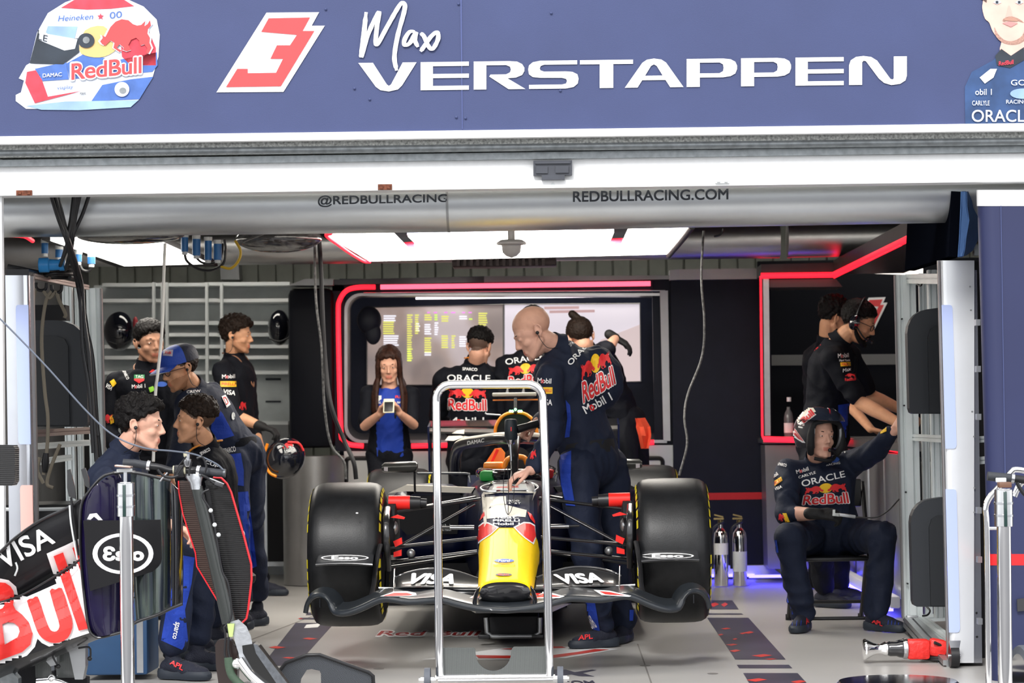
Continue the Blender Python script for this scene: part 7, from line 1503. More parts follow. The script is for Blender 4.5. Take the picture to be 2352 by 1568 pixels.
fph([[(123, 1277), (145, 1268), (202, 1443), (181, 1448)]], brt, .006, [main_, visa]); fph([[(166, 1258), (182, 1251), (184, 1280), (190, 1300), (185, 1312)]], brt, .006, [main_, visa])
fph([[(-70, 1360), (0, 1337), (12, 1338), (24, 1346), (31, 1357), (33, 1372), (30, 1388), (36, 1400), (51, 1411), (66, 1428), (75, 1455), (70, 1480), (51, 1497), (0, 1516), (-70, 1540)], [(5, 1433), (18, 1428), (32, 1430), (42, 1438), (45, 1450), (40, 1463), (11, 1480)], [(-14, 1388), (0, 1380), (8, 1379), (11, 1387), (6, 1396), (-8, 1402)]], brt, .006, [main_, visa])
word('VISA', [(-20, 1262), (109, 1206), (128, 1246), (8, 1310)], [visa], whitetx, sw, bold=.02, off=.006, cuts=(20, 8))
m = MB(); m.tube([at(x, y, YW + .03) for x, y in [(186, 1146), (159, 1164), (91, 1196), (36, 1234), (0, 1267), (-40, 1300)]], .006, smooth=4); obj('flap_edge', m, carb, sw)
m = MB(); m.tube([at(x, y, YW + .02) for x, y in [(-20, 1388), (45, 1368), (110, 1332), (174, 1292), (188, 1278)]], .004, smooth=4); obj('slot_gap', m, black, sw)
for P in ([(36, 1291), (40, 1305), (34, 1322)], [(160, 1160), (163, 1200), (175, 1270), (178, 1285)]): m = MB(); m.tube([at(x, y, YW - .01) for x, y in P], .004, smooth=3); obj('slot_bracket', m, lightgrey, sw)
ep1 = csheet('wing_endplate', [(205, 1128), (188, 1160), (185, 1230), (188, 1300), (196, 1380), (205, 1440), (222, 1462)], [(262, 1086), (278, 1100), (280, 1200), (281, 1290), (281, 1360), (282, 1420), (280, 1450)], YW - .03, YW + .02, purp, bow=.05)
m = MB(); m.tube([at(x, y, YW - .035) for x, y in [(262, 1085), (235, 1095), (205, 1128), (187, 1160), (184, 1230), (187, 1300), (195, 1380), (204, 1440), (214, 1458), (232, 1463), (282, 1450)]], .009, smooth=4, flat=.7); obj('endplate_edge', m, carb, sw)
csheet('turning_vane', [(300, 1084), (302, 1150), (304, 1250), (308, 1350), (313, 1426)], [(390, 1102), (391, 1170), (392, 1250), (392, 1330), (391, 1396)], YW + .03, YW + .10, irid, bow=.06)
csheet('turning_vane', [(392, 1106), (394, 1170), (395, 1250), (395, 1330), (395, 1396)], [(418, 1130), (419, 1180), (420, 1250), (420, 1330), (419, 1386)], YW + .08, YW + .14, glossb, bow=.02)
m = MB(); m.tube([at(x, y, YW - .0) for x, y in [(232, 1462), (282, 1450), (313, 1428), (360, 1412), (392, 1397), (419, 1386)]], .007, smooth=4); obj('endplate_edge', m, carb, sw)
m = MB(); m.tube([at(x, y, YW) for x, y in [(262, 1086), (300, 1084), (345, 1092), (392, 1104)]], .007, smooth=4); obj('endplate_edge', m, carb, sw)
badge = csheet('badge_plate', [(191, 1195), (194, 1230), (198, 1280), (203, 1330), (207, 1357)], [(368, 1193), (369, 1220), (370, 1260), (369, 1292), (352, 1312)], YW - .08, YW - .06, weave('carbon_twill', (.005, .005, .006), (.018, .018, .02), 120, .4, .05, rot=.8), bow=.02); MATS['carbon_twill'].node_tree.nodes['Principled BSDF'].inputs['Specular IOR Level'].default_value = .2
def ring2(x, y, rx, ry, k): return spl2([(x + rx * k * cos(a), y + ry * k * sin(a)) for a in [2 * pi * i / 16 for i in range(16)]], 2, True)
fpo(ring2(282.5, 1271, 70, 47, 1.0), whitetx, .002, [badge]); fpo(ring2(282.5, 1271, 70, 47, .84), MATS['wing_dark'], .003, [badge])
bb = unit(text2d('Ɛsso', .05)); decal('lettering', bb, [(236, 1254), (331, 1254), (331, 1288), (236, 1288)], [badge], whitetx, sw, off=.0045, cuts=(8, 3))
fpo([(200, 1192), (206, 1180), (222, 1178), (236, 1194), (226, 1194), (216, 1186), (208, 1193)], whitetx, .003, [ep1])
for P in ([(154, 1079), (161, 1077), (171, 1116), (174, 1146), (158, 1140), (154, 1120)], [(186, 1078), (196, 1074), (204, 1098), (206, 1122), (196, 1116)]): m = MB(); m.prism([at(x, y, YW + .08) for x, y in P], (0, .01, 0)); obj('gurney_fin', m, carb, sw)
m = MB(); m.tube([at(x, y, YW + .02) for x, y in [(163, 1142), (168, 1180), (177, 1250), (181, 1275)]], .005, smooth=3); obj('slot_bracket', m, black, sw)
# wing stand: carbon box frame, grey feet and chrome clamp at the bottom left corner
ws = thing('wing_stand', 'low carbon and grey stand with a chrome clamp under the spare wing', 'stand', at(130, 1568, 10.3))
for nm, P, mm, Y in (('carbon_box', [(80, 1525), (118, 1508), (118, 1556), (82, 1556)], cw_, 10.35), ('carbon_box', [(128, 1505), (170, 1494), (172, 1556), (130, 1556)], cw_, 10.35), ('bracket', [(158, 1495), (196, 1478), (196, 1530), (190, 1560), (172, 1560)], alud, 10.3), ('bracket', [(100, 1512), (130, 1500), (130, 1526), (116, 1530)], alud, 10.25), ('foot', [(-20, 1552), (30, 1545), (42, 1558), (44, 1640), (-20, 1640)], railg, 10.2), ('backing', [(40, 1540), (80, 1528), (200, 1556), (200, 1640), (40, 1640)], blackm, 10.45)):
    m = MB(); m.prism([at(x, y, Y) for x, y in P], (0, .06, 0)); obj(nm, m, mm, ws, smooth=False)
m = MB(); m.tube([at(x, y, 10.25) for x, y in [(84, 1566), (120, 1564), (140, 1568), (165, 1580)]], .014, smooth=4); m.ell(at(119, 1558, 10.25), .018); obj('clamp', m, chrome, ws)
for P in ([(180, 1488), (205, 1486), (208, 1504), (206, 1512)], [(120, 1506), (128, 1520), (134, 1530)]): m = MB(); m.tube([at(x, y, 10.2) for x, y in P], .004, smooth=3); m.ell(at(*P[-1], 10.2), .010); obj('release_cord', m, black, ws)
# ================================================================ polished posts
def post(lab, x0, x1, yt, Y, r, cy0, cy1):
    t = thing('stand_post', lab, 'post', at(x1, 1568, Y)); a = at(x0, yt, Y); b_ = at(x1, 1568, Y); d = (b_ - a).normalized(); e_ = b_ + d * ((b_.z - .0) / -d.z)
    e_.z = .002; obj('tube', MB().cyl(a, e_, r, n=32), chrome, t); c0, c1 = at(x0, cy0, Y), at(x0 + (x1 - x0) * .15, cy1, Y)
    obj('collar', MB().lathe([(r * .9, 0), (r * 1.28, .004), (r * 1.3, (c1 - c0).length), (r * 1.0, (c1 - c0).length + .002)], c0, c1 - c0, 32), mat('satin_steel', (.7, .71, .72), .16, metal=1, var=.05), t)
    for k in (.35, .68):
        p = c0 + (c1 - c0) * k; obj('collar_ring', MB().lathe([(r * 1.3, 0), (r * 1.38, .001), (r * 1.38, .009), (r * 1.3, .010)], p, c1 - c0, 32), steel, t)
    m = MB(); m.box((c0 + c1) / 2 + V((0, -r * 1.38, -.005)), (.014, .010, (c1 - c0).length * .95), bev=.004); obj('clamp_lever', m, mat('lever_green', (.02, .05, .045), .3, coat=.5), t)
    m = MB(); m.lathe([(r * 1.6, 0), (r * 1.6, .01), (r, .02)], (e_.x, e_.y, 0), (0, 0, 1), 32); obj('base_flange', m, steel, t)
    return t
t = post('polished steel post with a clamp collar standing in front of the spare wing', 289, 294, 1107, 9.75, .0275, 1107, 1185)
m = MB(); m.cyl(at(288, 1107, 9.75), at(288, 1084, 9.75), .008); obj('pin', m, steel, t); m = MB(); m.box(at(286, 1080, 9.75), (.055, .05, .012), bev=.002); obj('rest_block', m, lightgrey, t); m = MB(); m.box(at(284, 1071, 9.72), (.065, .05, .008), Matrix.Rotation(.1, 3, 'Y'), bev=.002); obj('rest_plate', m, mat('copper_plate', (.55, .38, .32), .3, metal=.8), t)
t = post('polished steel post with a clamp collar in the right foreground', 2305, 2309, 1122, 9.75, .0285, 1122, 1208)
m = MB(); m.box(at(2307, 1113, 9.75), (.05, .05, .022), bev=.003); obj('rest_block', m, mat('brown_block', (.16, .08, .05), .5), t)
# handle loops at right
t = thing('handle_trolley', 'chrome tube trolley with grey grips and a wheel at the right edge', 'trolley', at(2330, 1568, 9.95))
m = MB(); m.tube([at(x, y, 10.0) for x, y in [(2273, 1640), (2270, 1500), (2268, 1330), (2266, 1200), (2264, 1165), (2275, 1140), (2300, 1112), (2322, 1085), (2336, 1078), (2380, 1086)]], .0125, smooth=5, n=16); obj('frame_tube', m, chrome, t)
m = MB(); m.cyl(at(2266, 1213, 10.0), at(2290, 1213, 10.0), .007); obj('brace', m, chrome, t); m = MB(); m.tube([at(2330, 1140, 10.05), at(2345, 1110, 10.05), at(2380, 1090, 10.05)], .012, smooth=3); obj('frame_tube', m, chrome, t)
m = MB(); m.cyl(at(2268, 1093, 9.9), at(2322, 1098, 9.9), .0185, n=24); obj('grip', m, mat('grip_grey', (.03, .033, .04), .6, bump=.2), t); m = MB(); m.cyl(at(2322, 1098, 9.9), at(2329, 1099, 9.9), .021, n=24); obj('grip_clamp', m, steel, t); m = MB(); m.cyl(at(2329, 1099, 9.9), at(2390, 1106, 9.9), .016, n=24); obj('bar', m, black, t)
m = MB(); m.box(at(2299, 1102, 9.87), (.042, .012, .018), bev=.003); obj('rest_plate', m, lightgrey, t)
m = MB(); m.tube([at(x, y, 9.88) for x, y in [(2336, 1108), (2342, 1120), (2352, 1134), (2366, 1145)]], .008, smooth=3); obj('brake_lever', m, black, t)
c = at(2352, 1545, 10.0); c.z = .12; m = MB(); m.lathe([(.02, -.02), (.085, -.02), (.12, -.02), (.125, -.01), (.125, .01), (.12, .02), (.02, .02)], c, (1, .2, 0), 40); obj('wheel', m, MATS['wheel_grey'], t); m = MB(); m.lathe([(.01, -.023), (.09, -.023), (.09, .023), (.01, .023)], c, (1, .2, 0), 40); obj('wheel_hub', m, chrome, t)
# ================================================================ quick jack with handlebar, carbon stem and finned guards
YJ = 9.95
jk = thing('quick_jack', 'car jack with grey handlebar grips, carbon stem and red edged guard plates at left', 'jack', at(560, 1568, YJ))
gripm = MATS['grip_grey']
m = MB(); m.tube([at(x, y, YJ) for x, y in [(283, 1063), (310, 1064), (340, 1069)]], .0165, n=24); obj('grip', m, gripm, jk)
m = MB(); m.tube([at(x, y, YJ) for x, y in [(455, 1080), (500, 1086), (516, 1086)]], .0165, n=24); obj('grip', m, gripm, jk)
m = MB(); m.cyl(at(513, 1086, YJ), at(518, 1086.5, YJ), .0175, n=24); obj('grip_cap', m, mat('cap_grey', (.10, .11, .12), .35, metal=.5), jk)
for x, y in ((341, 1069), (455, 1080)): m = MB(); m.cyl(at(x - 3, y - .4, YJ), at(x + 4, y + .6, YJ), .021, n=24); obj('grip_clamp', m, chrome, jk)
m = MB(); m.tube([at(x, y, YJ) for x, y in [(344, 1070), (368, 1073), (392, 1080), (418, 1079), (455, 1080)]], .0135, n=20, smooth=4); obj('handlebar', m, black, jk)
for x in (401, 424): m = MB(); m.cyl(at(x - 3, 1079, YJ), at(x + 3, 1079, YJ), .0175, n=24); obj('spacer', m, mat('spacer_cream', (.55, .52, .38), .4), jk)
m = MB(); m.box(at(412, 1082, YJ), (.04, .045, .05), bev=.006); m.cyl(at(404, 1094, YJ - .02), at(422, 1068, YJ - .02), .004); obj('bar_clamp', m, black, jk)
m = MB(); m.lathe([(.012, 0), (.016, .006), (.016, .03), (.010, .034), (.010, .06), (.001, .062)], at(431, 1072, YJ - .01), (.0, 0, 1), 20); obj('valve', m, steel, jk); m = MB(); m.lathe([(.009, 0), (.011, .004), (.011, .018), (.006, .022)], at(428, 1049, YJ - .01), (-.1, 0, 1), 16); obj('valve_cap', m, MATS['spacer_cream'], jk)
for P, r in (([(362, 1078), (375, 1092), (395, 1096), (410, 1092)], .006), ([(385, 1085), (375, 1096), (368, 1105)], .004), ([(462, 1090), (478, 1098), (492, 1110), (512, 1118)], .006), ([(480, 1098), (496, 1104), (514, 1112)], .004)): m = MB(); m.tube([at(x, y, YJ - .02) for x, y in P], r, smooth=4); obj('brake_lever', m, black if r > .005 else steel, jk)
m = MB(); m.box(at(503, 1112, YJ - .03), (.035, .01, .016), Matrix.Rotation(.35, 3, 'Y'), bev=.002); obj('lever_tab', m, mat('tab_dark', (.05, .05, .055), .4), jk)
alc = mat('cast_aluminium', (.62, .64, .67), .28, metal=.9, var=.12, vscale=25, bump=.1, bscale=40)
m = MB(); m.loft([[at(x + w_ * cos(a), y + 4 * sin(a) * 0, YJ + .0 + .022 * sin(a)) for a in [2 * pi * k / 16 for k in range(16)]] for x, y, w_ in ((444, 1088, 20), (446, 1096, 20), (449, 1108, 14), (451, 1124, 12))]); obj('stem_head', m, alc, jk)
dstem = weave('carbon_stem', (.008, .009, .009), (.05, .058, .055), 110, .35, .3, rot=0.)
m = MB(); m.tube([at(452, 1118, YJ), at(488, 1270, YJ), at(526, 1430, YJ)], [.024, .026, .029], n=24, flat=.8); obj('stem', m, dstem, jk)
m = MB(); m.prism([at(x, y, YJ + .03) for x, y in [(470, 1120), (480, 1115), (520, 1400), (540, 1428), (528, 1432), (510, 1400)]], (0, .02, 0)); obj('stem_fairing', m, blackm, jk)
ribm = mat('ribbed_black', (.012, .012, .013), .35, coat=.3); b = ribm.node_tree.nodes['Principled BSDF']; tcn = node(ribm, 'ShaderNodeTexCoord'); wv = node(ribm, 'ShaderNodeTexWave'); wv.bands_direction = 'Z'; wv.inputs['Scale'].default_value = 38; bp = node(ribm, 'ShaderNodeBump'); bp.inputs['Strength'].default_value = 1; bp.inputs['Distance'].default_value = .006
link(ribm, tcn.outputs['Object'], wv.inputs['Vector']); link(ribm, wv.outputs['Fac'], bp.inputs['Height']); link(ribm, bp.outputs['Normal'], b.inputs['Normal'])
ribb = mat('ribbed_brown', (.05, .022, .014), .35, coat=.3); nb = ribb.node_tree; b = nb.nodes['Principled BSDF']; tcn = node(ribb, 'ShaderNodeTexCoord'); wv = node(ribb, 'ShaderNodeTexWave'); wv.bands_direction = 'Z'; wv.inputs['Scale'].default_value = 38; bp = node(ribb, 'ShaderNodeBump'); bp.inputs['Strength'].default_value = 1; bp.inputs['Distance'].default_value = .006
link(ribb, tcn.outputs['Object'], wv.inputs['Vector']); link(ribb, wv.outputs['Fac'], bp.inputs['Height']); link(ribb, bp.outputs['Normal'], b.inputs['Normal'])
GP = [(470, 1104), (490, 1096), (508, 1097), (521, 1110), (531, 1130), (560, 1230), (577, 1295), (578, 1330), (570, 1400), (566, 1420), (556, 1430), (542, 1426), (536, 1410), (510, 1290)]
m = MB(); m.prism([at(x, y, YJ + .08) for x, y in GP], (0, .02, 0)); obj('guard_plate', m, ribm, jk, smooth=False)
m = MB(); m.tube([at(x, y, YJ + .075) for x, y in GP[1:12]], .0045, n=10); obj('guard_edge', m, mat('red_edge', (.75, .02, .03), .35, coat=.4), jk)
GL = [(410, 1104), (452, 1104), (476, 1200), (510, 1340), (512, 1392), (500, 1380), (452, 1300), (449, 1270), (420, 1180), (411, 1130)]
m = MB(); m.prism([at(x, y, YJ + .10) for x, y in GL], (0, .02, 0)); obj('guard_plate', m, ribb, jk, smooth=False)
m = MB(); m.tube([at(x, y, YJ + .095) for x, y in [(410, 1104), (411, 1130), (420, 1180), (449, 1270), (452, 1300), (500, 1380), (510, 1390)]], .003, n=8); obj('guard_edge', m, MATS['red_edge'], jk)
for P in ([(480, 1124), (468, 1130), (466, 1142), (482, 1168), (490, 1190), (498, 1240), (510, 1310), (524, 1340), (532, 1400), (528, 1425), (515, 1440)], [(514, 1440), (518, 1460), (516, 1500), (522, 1520)], [(520, 1438), (526, 1450), (524, 1490), (530, 1520)], [(440, 1060), (436, 1075), (434, 1092)], [(452, 1052), (465, 1050), (474, 1070), (470, 1086)]): m = MB(); m.tube([at(x, y, YJ - .045) for x, y in P], .0045, smooth=4, n=8); obj('brake_line', m, black, jk)
for x, y in ((484, 1172), (493, 1205), (502, 1228)): m = MB(); m.ell(at(x, y, YJ - .05), .009); obj('line_clip', m, lightgrey, jk)
m = MB(); m.ell(at(556, 1228, YJ + .1), (.012, .02, .02)); obj('reflector', m, lightgrey, jk)
m = MB(); m.loft([[at(x0, y0, YJ - .03), at(x1, y1, YJ - .03), at(x1, y1, YJ + .03), at(x0, y0, YJ + .03)] for x0, y0, x1, y1 in ((522, 1430, 548, 1422), (534, 1450, 566, 1438), (540, 1475, 576, 1460), (548, 1500, 580, 1480), (556, 1545, 600, 1530))]); obj('jack_yoke', m, alc, jk, smooth=False)
m = MB(); m.tube([at(552 + 13 * cos(a), 1461 + 20 * sin(a), YJ - .02) for a in [-1.8 + i * .3 for i in range(13)]], .006, n=10); obj('yoke_rim', m, alu, jk)
m = MB(); m.prism([at(x, y, YJ - .05) for x, y in [(522, 1432), (538, 1432), (534, 1462), (526, 1462)]], (0, .01, 0)); obj('lime_sticker', m, mat('lime_sticker', (.45, .6, .2), .5), jk)
def rbar(name, P, Y, th, mm): m = MB(); m.prism([at(x, y, Y) for x, y in P], (0, th, 0)); return obj(name, m, mm, jk, smooth=False)
rbar('jack_arm', [(556, 1482), (582, 1478), (592, 1484), (672, 1590), (640, 1600), (600, 1570), (570, 1520), (558, 1500)], YJ - .08, .10, mat('arm_black', (.010, .010, .010), .3, coat=.4))
rbar('jack_arm_top', [(582, 1478), (590, 1480), (598, 1490), (684, 1600), (656, 1600), (588, 1500)], YJ - .085, .012, mat('arm_grey', (.12, .13, .145), .35, metal=.4, var=.2, vscale=60))
rbar('jack_arm', [(494, 1480), (500, 1470), (512, 1468), (530, 1470), (545, 1490), (545, 1600), (506, 1600), (496, 1530)], YJ + .0, .06, mat('arm_brown', (.022, .012, .010), .3, coat=.5))
m = MB(); m.tube([at(x, y, YJ - .10) for x, y in [(524, 1510), (526, 1530), (532, 1550), (545, 1565), (560, 1578)]], .0165, smooth=4, n=16); obj('green_hose', m, mat('hose_green', (.05, .085, .055), .7, bump=.3), jk)
m = MB(); m.ell(at(543, 1524, YJ - .10), .022, n=20); m.tube([at(x, y, YJ - .10) for x, y in [(548, 1515), (570, 1545), (596, 1570), (620, 1590)]], [.02, .018, .02, .024], smooth=3); obj('pivot', m, chrome, jk)
m = MB(); m.box((at(590, 1568, YJ).x, YJ + .02, .01), (.35, .3, .018), bev=.004); obj('jack_base', m, alud, jk); m = MB(); m.box((at(590, 1568, YJ).x, YJ + .02, .07), (.12, .12, .12), bev=.01); obj('jack_body', m, alc, jk)
cable([at(-20, 712, 9.8), at(40, 772, 9.8), at(110, 845, 9.8), at(200, 945, 9.8), at(262, 1000, 9.8), at(330, 1028, 9.8), at(400, 1036, 9.85), at(450, 1044, 9.9), at(495, 1064, 9.92), at(512, 1078, 9.93)], .0035, mat('cord_grey', (.12, .14, .18), .4), 'thin grey cable sagging from the left edge to the jack handlebar')
cable([at(428, 1048, 9.9), at(420, 1058, 9.9), at(410, 1070, 9.9), at(402, 1085, 9.88)], .003, black, 'thin black hose curling over the left side of the jack handlebar clamp')
# dark carbon skid on the floor
sk = thing('carbon_skid', 'dark textured carbon skid with a cut out lying in front of the left tyre', 'skid', at(750, 1568, 10.55))
skm = weave('carbon_rough', (.03, .035, .042), (.11, .12, .14), 60, .55, .1, rot=.6, dist=3.)
SKP = [(640, 1600), (638, 1560), (642, 1540), (656, 1522), (704, 1504), (734, 1503), (846, 1543), (857, 1552), (859, 1600), (738, 1600), (737, 1546), (734, 1540), (716, 1536), (704, 1538), (690, 1560), (684, 1600)]
m = MB(); a = [at(x, y, 10.55 - (1600 - y) * .0008) for x, y in SKP]; m.prism(a, (0, .035, 0)); obj('skid_plate', m, skm, sk, smooth=False)
m = MB(); m.tube([at(x, y, 10.545 - (1600 - y) * .0008) for x, y in [(638, 1590), (638, 1560), (642, 1540), (656, 1522), (704, 1504), (734, 1503), (846, 1543), (857, 1552), (859, 1590)]], .008, n=10); obj('skid_rim', m, black, sk)
m = MB(); q = at(750, 1590, 10.56); m.box((q.x, 10.58, .02), (.40, .10, .03), bev=.008); obj('skid_foot', m, black, sk)
# ================================================================ equipment racks
def ptube(name, a, b_, w_, d_, mm, par):   # square extrusion between two points with grooves
    a, b_ = V(a), V(b_); dd = (b_ - a); x, y = frame_z(dd); m = MB(); h = w_ / 2; g = w_ * .08
    q_ = w_ * .2; prof = [(-h, -h)] + [(u, v_) for c_ in (-.5, .5) for u, v_ in ((c_ * h - g, -h), (c_ * h - g, -h + q_), (c_ * h + g, -h + q_), (c_ * h + g, -h))] + [(h, -h), (h, -g), (h - q_, -g), (h - q_, g), (h, g), (h, h), (g, h), (g, h - q_), (-g, h - q_), (-g, h), (-h, h), (-h, g), (-h + q_, g), (-h + q_, -g), (-h, -g)]
    k = d_ / w_; m.loft([[p + x * u * 1. + y * v_ * k for u, v_ in prof] for p in (a, b_)]); return obj(name, m, mm, par, smooth=False)
rk = thing('equipment_rack', 'tall aluminium rack with a white lit front post at the right of the garage opening', 'rack', at(2200, 1530, 11.6))
extr = mat('extrusion_pale', (.72, .77, .77), .4, metal=.4, var=.04); postw = mat('post_white', (.80, .82, .85), .22, metal=.35, var=.02); posts = mat('post_silver', (.62, .64, .69), .2, metal=.85, var=.03)
YR1, YR2 = 11.55, 13.3
def ppost(name, xt0, xt1, yt, xb0, xb1, yb, Y, dep, mm, par, bev=0): m = MB(); slab(m, [(xt0, yt), (xt1, yt), (xb1, yb), (xb0, yb)], Y, dep); return obj(name, m, mm, par, smooth=False)
m = MB(); secs = []
for y, xl, xr in ((598, 2158, 2238), (1522, 2180, 2237)):
    L = []
    for k in range(9): a = pi / 2 * k / 8; L.append(at(xl + 16 - 16 * sin(a) * 1., y, YR1 + .035 - .035 * (1 - sin(a)) ) if 0 else at(xl + 16 * (1 - cos(pi / 2 - a)), y, YR1 + .045 * (1 - sin(pi / 2 - a))))
    L = L[::-1]; L = [at(xl, y, YR1 + .2)] + sorted(L, key=lambda p: p.x) + [at(xr, y, YR1), at(xr, y, YR1 + .2)]; secs.append(L)
m.loft(secs); obj('front_post', m, postw, rk)
ppost('edge_strip', 2238, 2244, 620, 2236, 2256, 1522, YR1 + .015, .10, posts, rk); ppost('edge_trim', 2154, 2158, 598, 2176, 2180, 1520, YR1 + .02, .03, greypan, rk)
for q in ([(2163, 700), (2188, 700), (2197, 1030), (2172, 1030)], [(2172, 1123), (2197, 1123), (2205, 1452), (2180, 1452)]):
    m = MB(); (x0, y0), (x1, _), (x2, y2), (x3, _) = q; P = [(x0, y0), (x1 - 6, y0), (x1 - 2, y0 + 2), (x1, y0 + 8), (x2, y2 - 8), (x2 - 2, y2 - 2), (x2 - 6, y2), (x3, y2)]; m.prism([at(x, y, YR1 - .006) for x, y in P], (0, .008, 0)); obj('light_bar', m, lampblue, rk, smooth=False)
for x, y in ((2228, 658), (2230, 712), (2233, 945), (2237, 1002), (2238, 1120), (2238, 1176)): m = MB(); p = at(x, y, YR1 - .001); m.cyl(p, p + V((0, .004, 0)), .0045, n=10); obj('screw', m, alud, rk)
for x, y in ((2243, 1407), (2244, 1462)): m = MB(); p = at(x, y, YR1 + .013); m.cyl(p, p + V((0, .004, 0)), .0055, n=10); obj('screw', m, black, rk)
A = lambda x, y, Y: at(x, y, Y)
ptube('rear_post', A(2078, 632, YR2), A(2095, 1415, YR2), .105, .08, extr, rk); ptube('rear_post', A(2118, 628, YR2 + .1), A(2133, 1418, YR2 + .1), .04, .04, extr, rk); ptube('rear_post', A(2143, 620, 12.7), A(2160, 1418, 12.7), .06, .06, extr, rk)
ppost('trim_line', 2054, 2058, 632, 2073, 2077, 1420, YR2 - .06, .03, greypan, rk)
ptube('top_rail', A(2090, 640, YR2), A(2165, 640, 11.8), .05, .05, extr, rk); ptube('top_rail', A(2098, 645, YR2 + .1), A(2170, 640, YR2 + .1), .045, .045, extr, rk)
ptube('bottom_rail', A(2090, 1426, YR2), A(2185, 1530, 11.55), .075, .06, alud, rk); ptube('bottom_rail', A(2118, 1422, YR2 - .1), A(2190, 1478, 12.0), .04, .04, extr, rk); ptube('bottom_rail', A(2098, 1420, YR2 + .05), A(2180, 1416, YR2 + .05), .04, .04, extr, rk)
ptube('middle_rail', A(2100, 1004, YR2), A(2175, 1008, 12.0), .035, .035, extr, rk)
ptube('cross_rail', A(2236, 575, 11.7), A(2260, 575, 11.7), .05, .05, extr, rk); ptube('cross_rail', A(2236, 1010, 11.7), A(2262, 1008, 11.7), .03, .03, extr, rk); ptube('cross_rail', A(2240, 1058, 11.7), A(2265, 1056, 11.7), .035, .035, extr, rk)
for x, y in ((2072, 732), (2077, 931), (2081, 1130), (2085, 1340)): m = MB(); p = at(x, y, YR2 - .062); m.cyl(p, p + V((0, .02, 0)), .005, n=8); obj('screw', m, black, rk)
coverm = mat('cover_grey', (.018, .021, .026), .5, bump=.03)
for (x0, y0, x1, y1) in ((2084, 706, 2175, 950), (2092, 1142, 2178, 1393)):
    P = [(x1, y0)] + [(x1 - 15, y0)] + [(x0 + 48 * (1 - cos(a)) , y0 + 4 + 55 * (1 - sin(a))) for a in (1.5, 1.2, .9, .6, .3, 0)] + [(x0 + 5, y1 - 12), (x0 + 8, y1 - 3), (x0 + 14, y1), (x1, y1)]
    m = MB(); m.prism([at(x, y, 12.35) for x, y in P], (0, .09, 0)); co = obj('cover_panel', m, coverm, rk, smooth=False)
    P2 = [(x1, y0 + 40), (x1 - 25, y0 + 42), (x1 - 38, y0 + 50), (x1 - 44, y0 + 70), (x1 - 40, y1 - 2), (x1, y1 - 2)]; m = MB(); m.prism([at(x, y, 12.33) for x, y in P2], (0, .03, 0)); obj('cover_recess', m, mat('cover_dark', (.010, .012, .015), .5), co, smooth=False)
ptube('divider', A(2110, 1050, 13.6), A(2118, 1190, 13.6), .02, .02, black, rk)
m = MB(); m.tube([A(2128, 1392, 12.9), A(2136, 1402, 12.85), A(2130, 1412, 12.8), A(2118, 1414, 12.8)], .005, smooth=4); obj('rack_wire', m, black, rk)
# castor under the rack
c = at(2192, 1545, 11.5); c.z = .055; m = MB(); m.cyl(c + V((-.02, 0, 0)), c + V((.02, 0, 0)), .052, n=28); obj('castor_wheel', m, black, rk); m = MB(); m.prism([c + V(q) for q in ((-.028, -.03, .075), (.028, -.03, .075), (.012, -.03, -.01), (-.012, -.03, -.01))], (0, .012, 0)); m.cyl(c + V((-.03, 0, 0)), c + V((.03, 0, 0)), .012); obj('castor_fork', m, steel, rk)
c = at(2095, 1452, 13.25); c.z = .05; m = MB(); m.cyl(c + V((-.02, 0, 0)), c + V((.02, 0, 0)), .048, n=28); obj('castor_wheel', m, black, rk); m = MB(); m.box(c + V((0, 0, .04)), (.06, .06, .03), bev=.004); obj('castor_fork', m, alud, rk)
# monitor turned away on top of the rack
mo = thing('monitor', 'large dark monitor with a blue fabric hood on top of the right rack', 'monitor', at(2150, 610, 12.2))
FA, FB, FC, FD = at(2106, 500, 13.0), at(2210, 440, 11.5), at(2203, 590, 11.5), at(2100, 622, 13.0)
n_ = (FB - FA).cross(FD - FA).normalized(); n_ = n_ if n_.y > 0 else -n_
m = MB(); m.prism([FA, FB, FC, FD], n_ * .05); obj('monitor_panel', m, mat('monitor_black', (.004, .005, .009), .8, bump=.05, spec=0.), mo, smooth=False)
m = MB(); Q = lambda u, v_: (FA * (1 - u) + FB * u) * (1 - v_) + (FD * (1 - u) + FC * u) * v_; m.prism([Q(.42, .12), Q(.52, .10), Q(.50, .78), Q(.40, .82)], -n_ * .02); obj('handle_slot', m, mat('slot_gloss', (.03, .03, .032), .12, metal=.7, var=.4), mo, smooth=False)
m = MB(); m.prism([at(2100, 470, 13.05), at(2140, 450, 12.6), at(2165, 448, 12.4), at(2165, 470, 12.4), at(2108, 498, 13.05)], (0, .05, 0)); obj('monitor_bracket', m, black, mo, smooth=False)
hood = mat('hood_blue', (.035, .10, .27), .75, bump=.2, bscale=40); rows = []
for (xa, ya), (xb, yb), (xc, yc) in (((2209, 440), (2218, 440), (2224, 440)), ((2208, 470), (2219, 474), (2238, 478)), ((2206, 505), (2224, 506), (2248, 508)), ((2205, 540), (2217, 545), (2244, 550)), ((2203, 570), (2214, 572), (2232, 574)), ((2202, 590), (2210, 588), (2218, 584))): rows.append([at(xa, ya, 11.45), at(xb, yb, 11.42), at(xc, yc, 11.6)])
m = MB(); m.sheet(rows, .006); obj('fabric_hood', m, hood, mo, ang=70); m = MB(); m.prism([at(2210, 439, 11.44), at(2219, 439, 11.44), at(2211, 590, 11.44), at(2202, 590, 11.44)], (0, .02, 0)); obj('hood_hem', m, hood, mo, smooth=False)
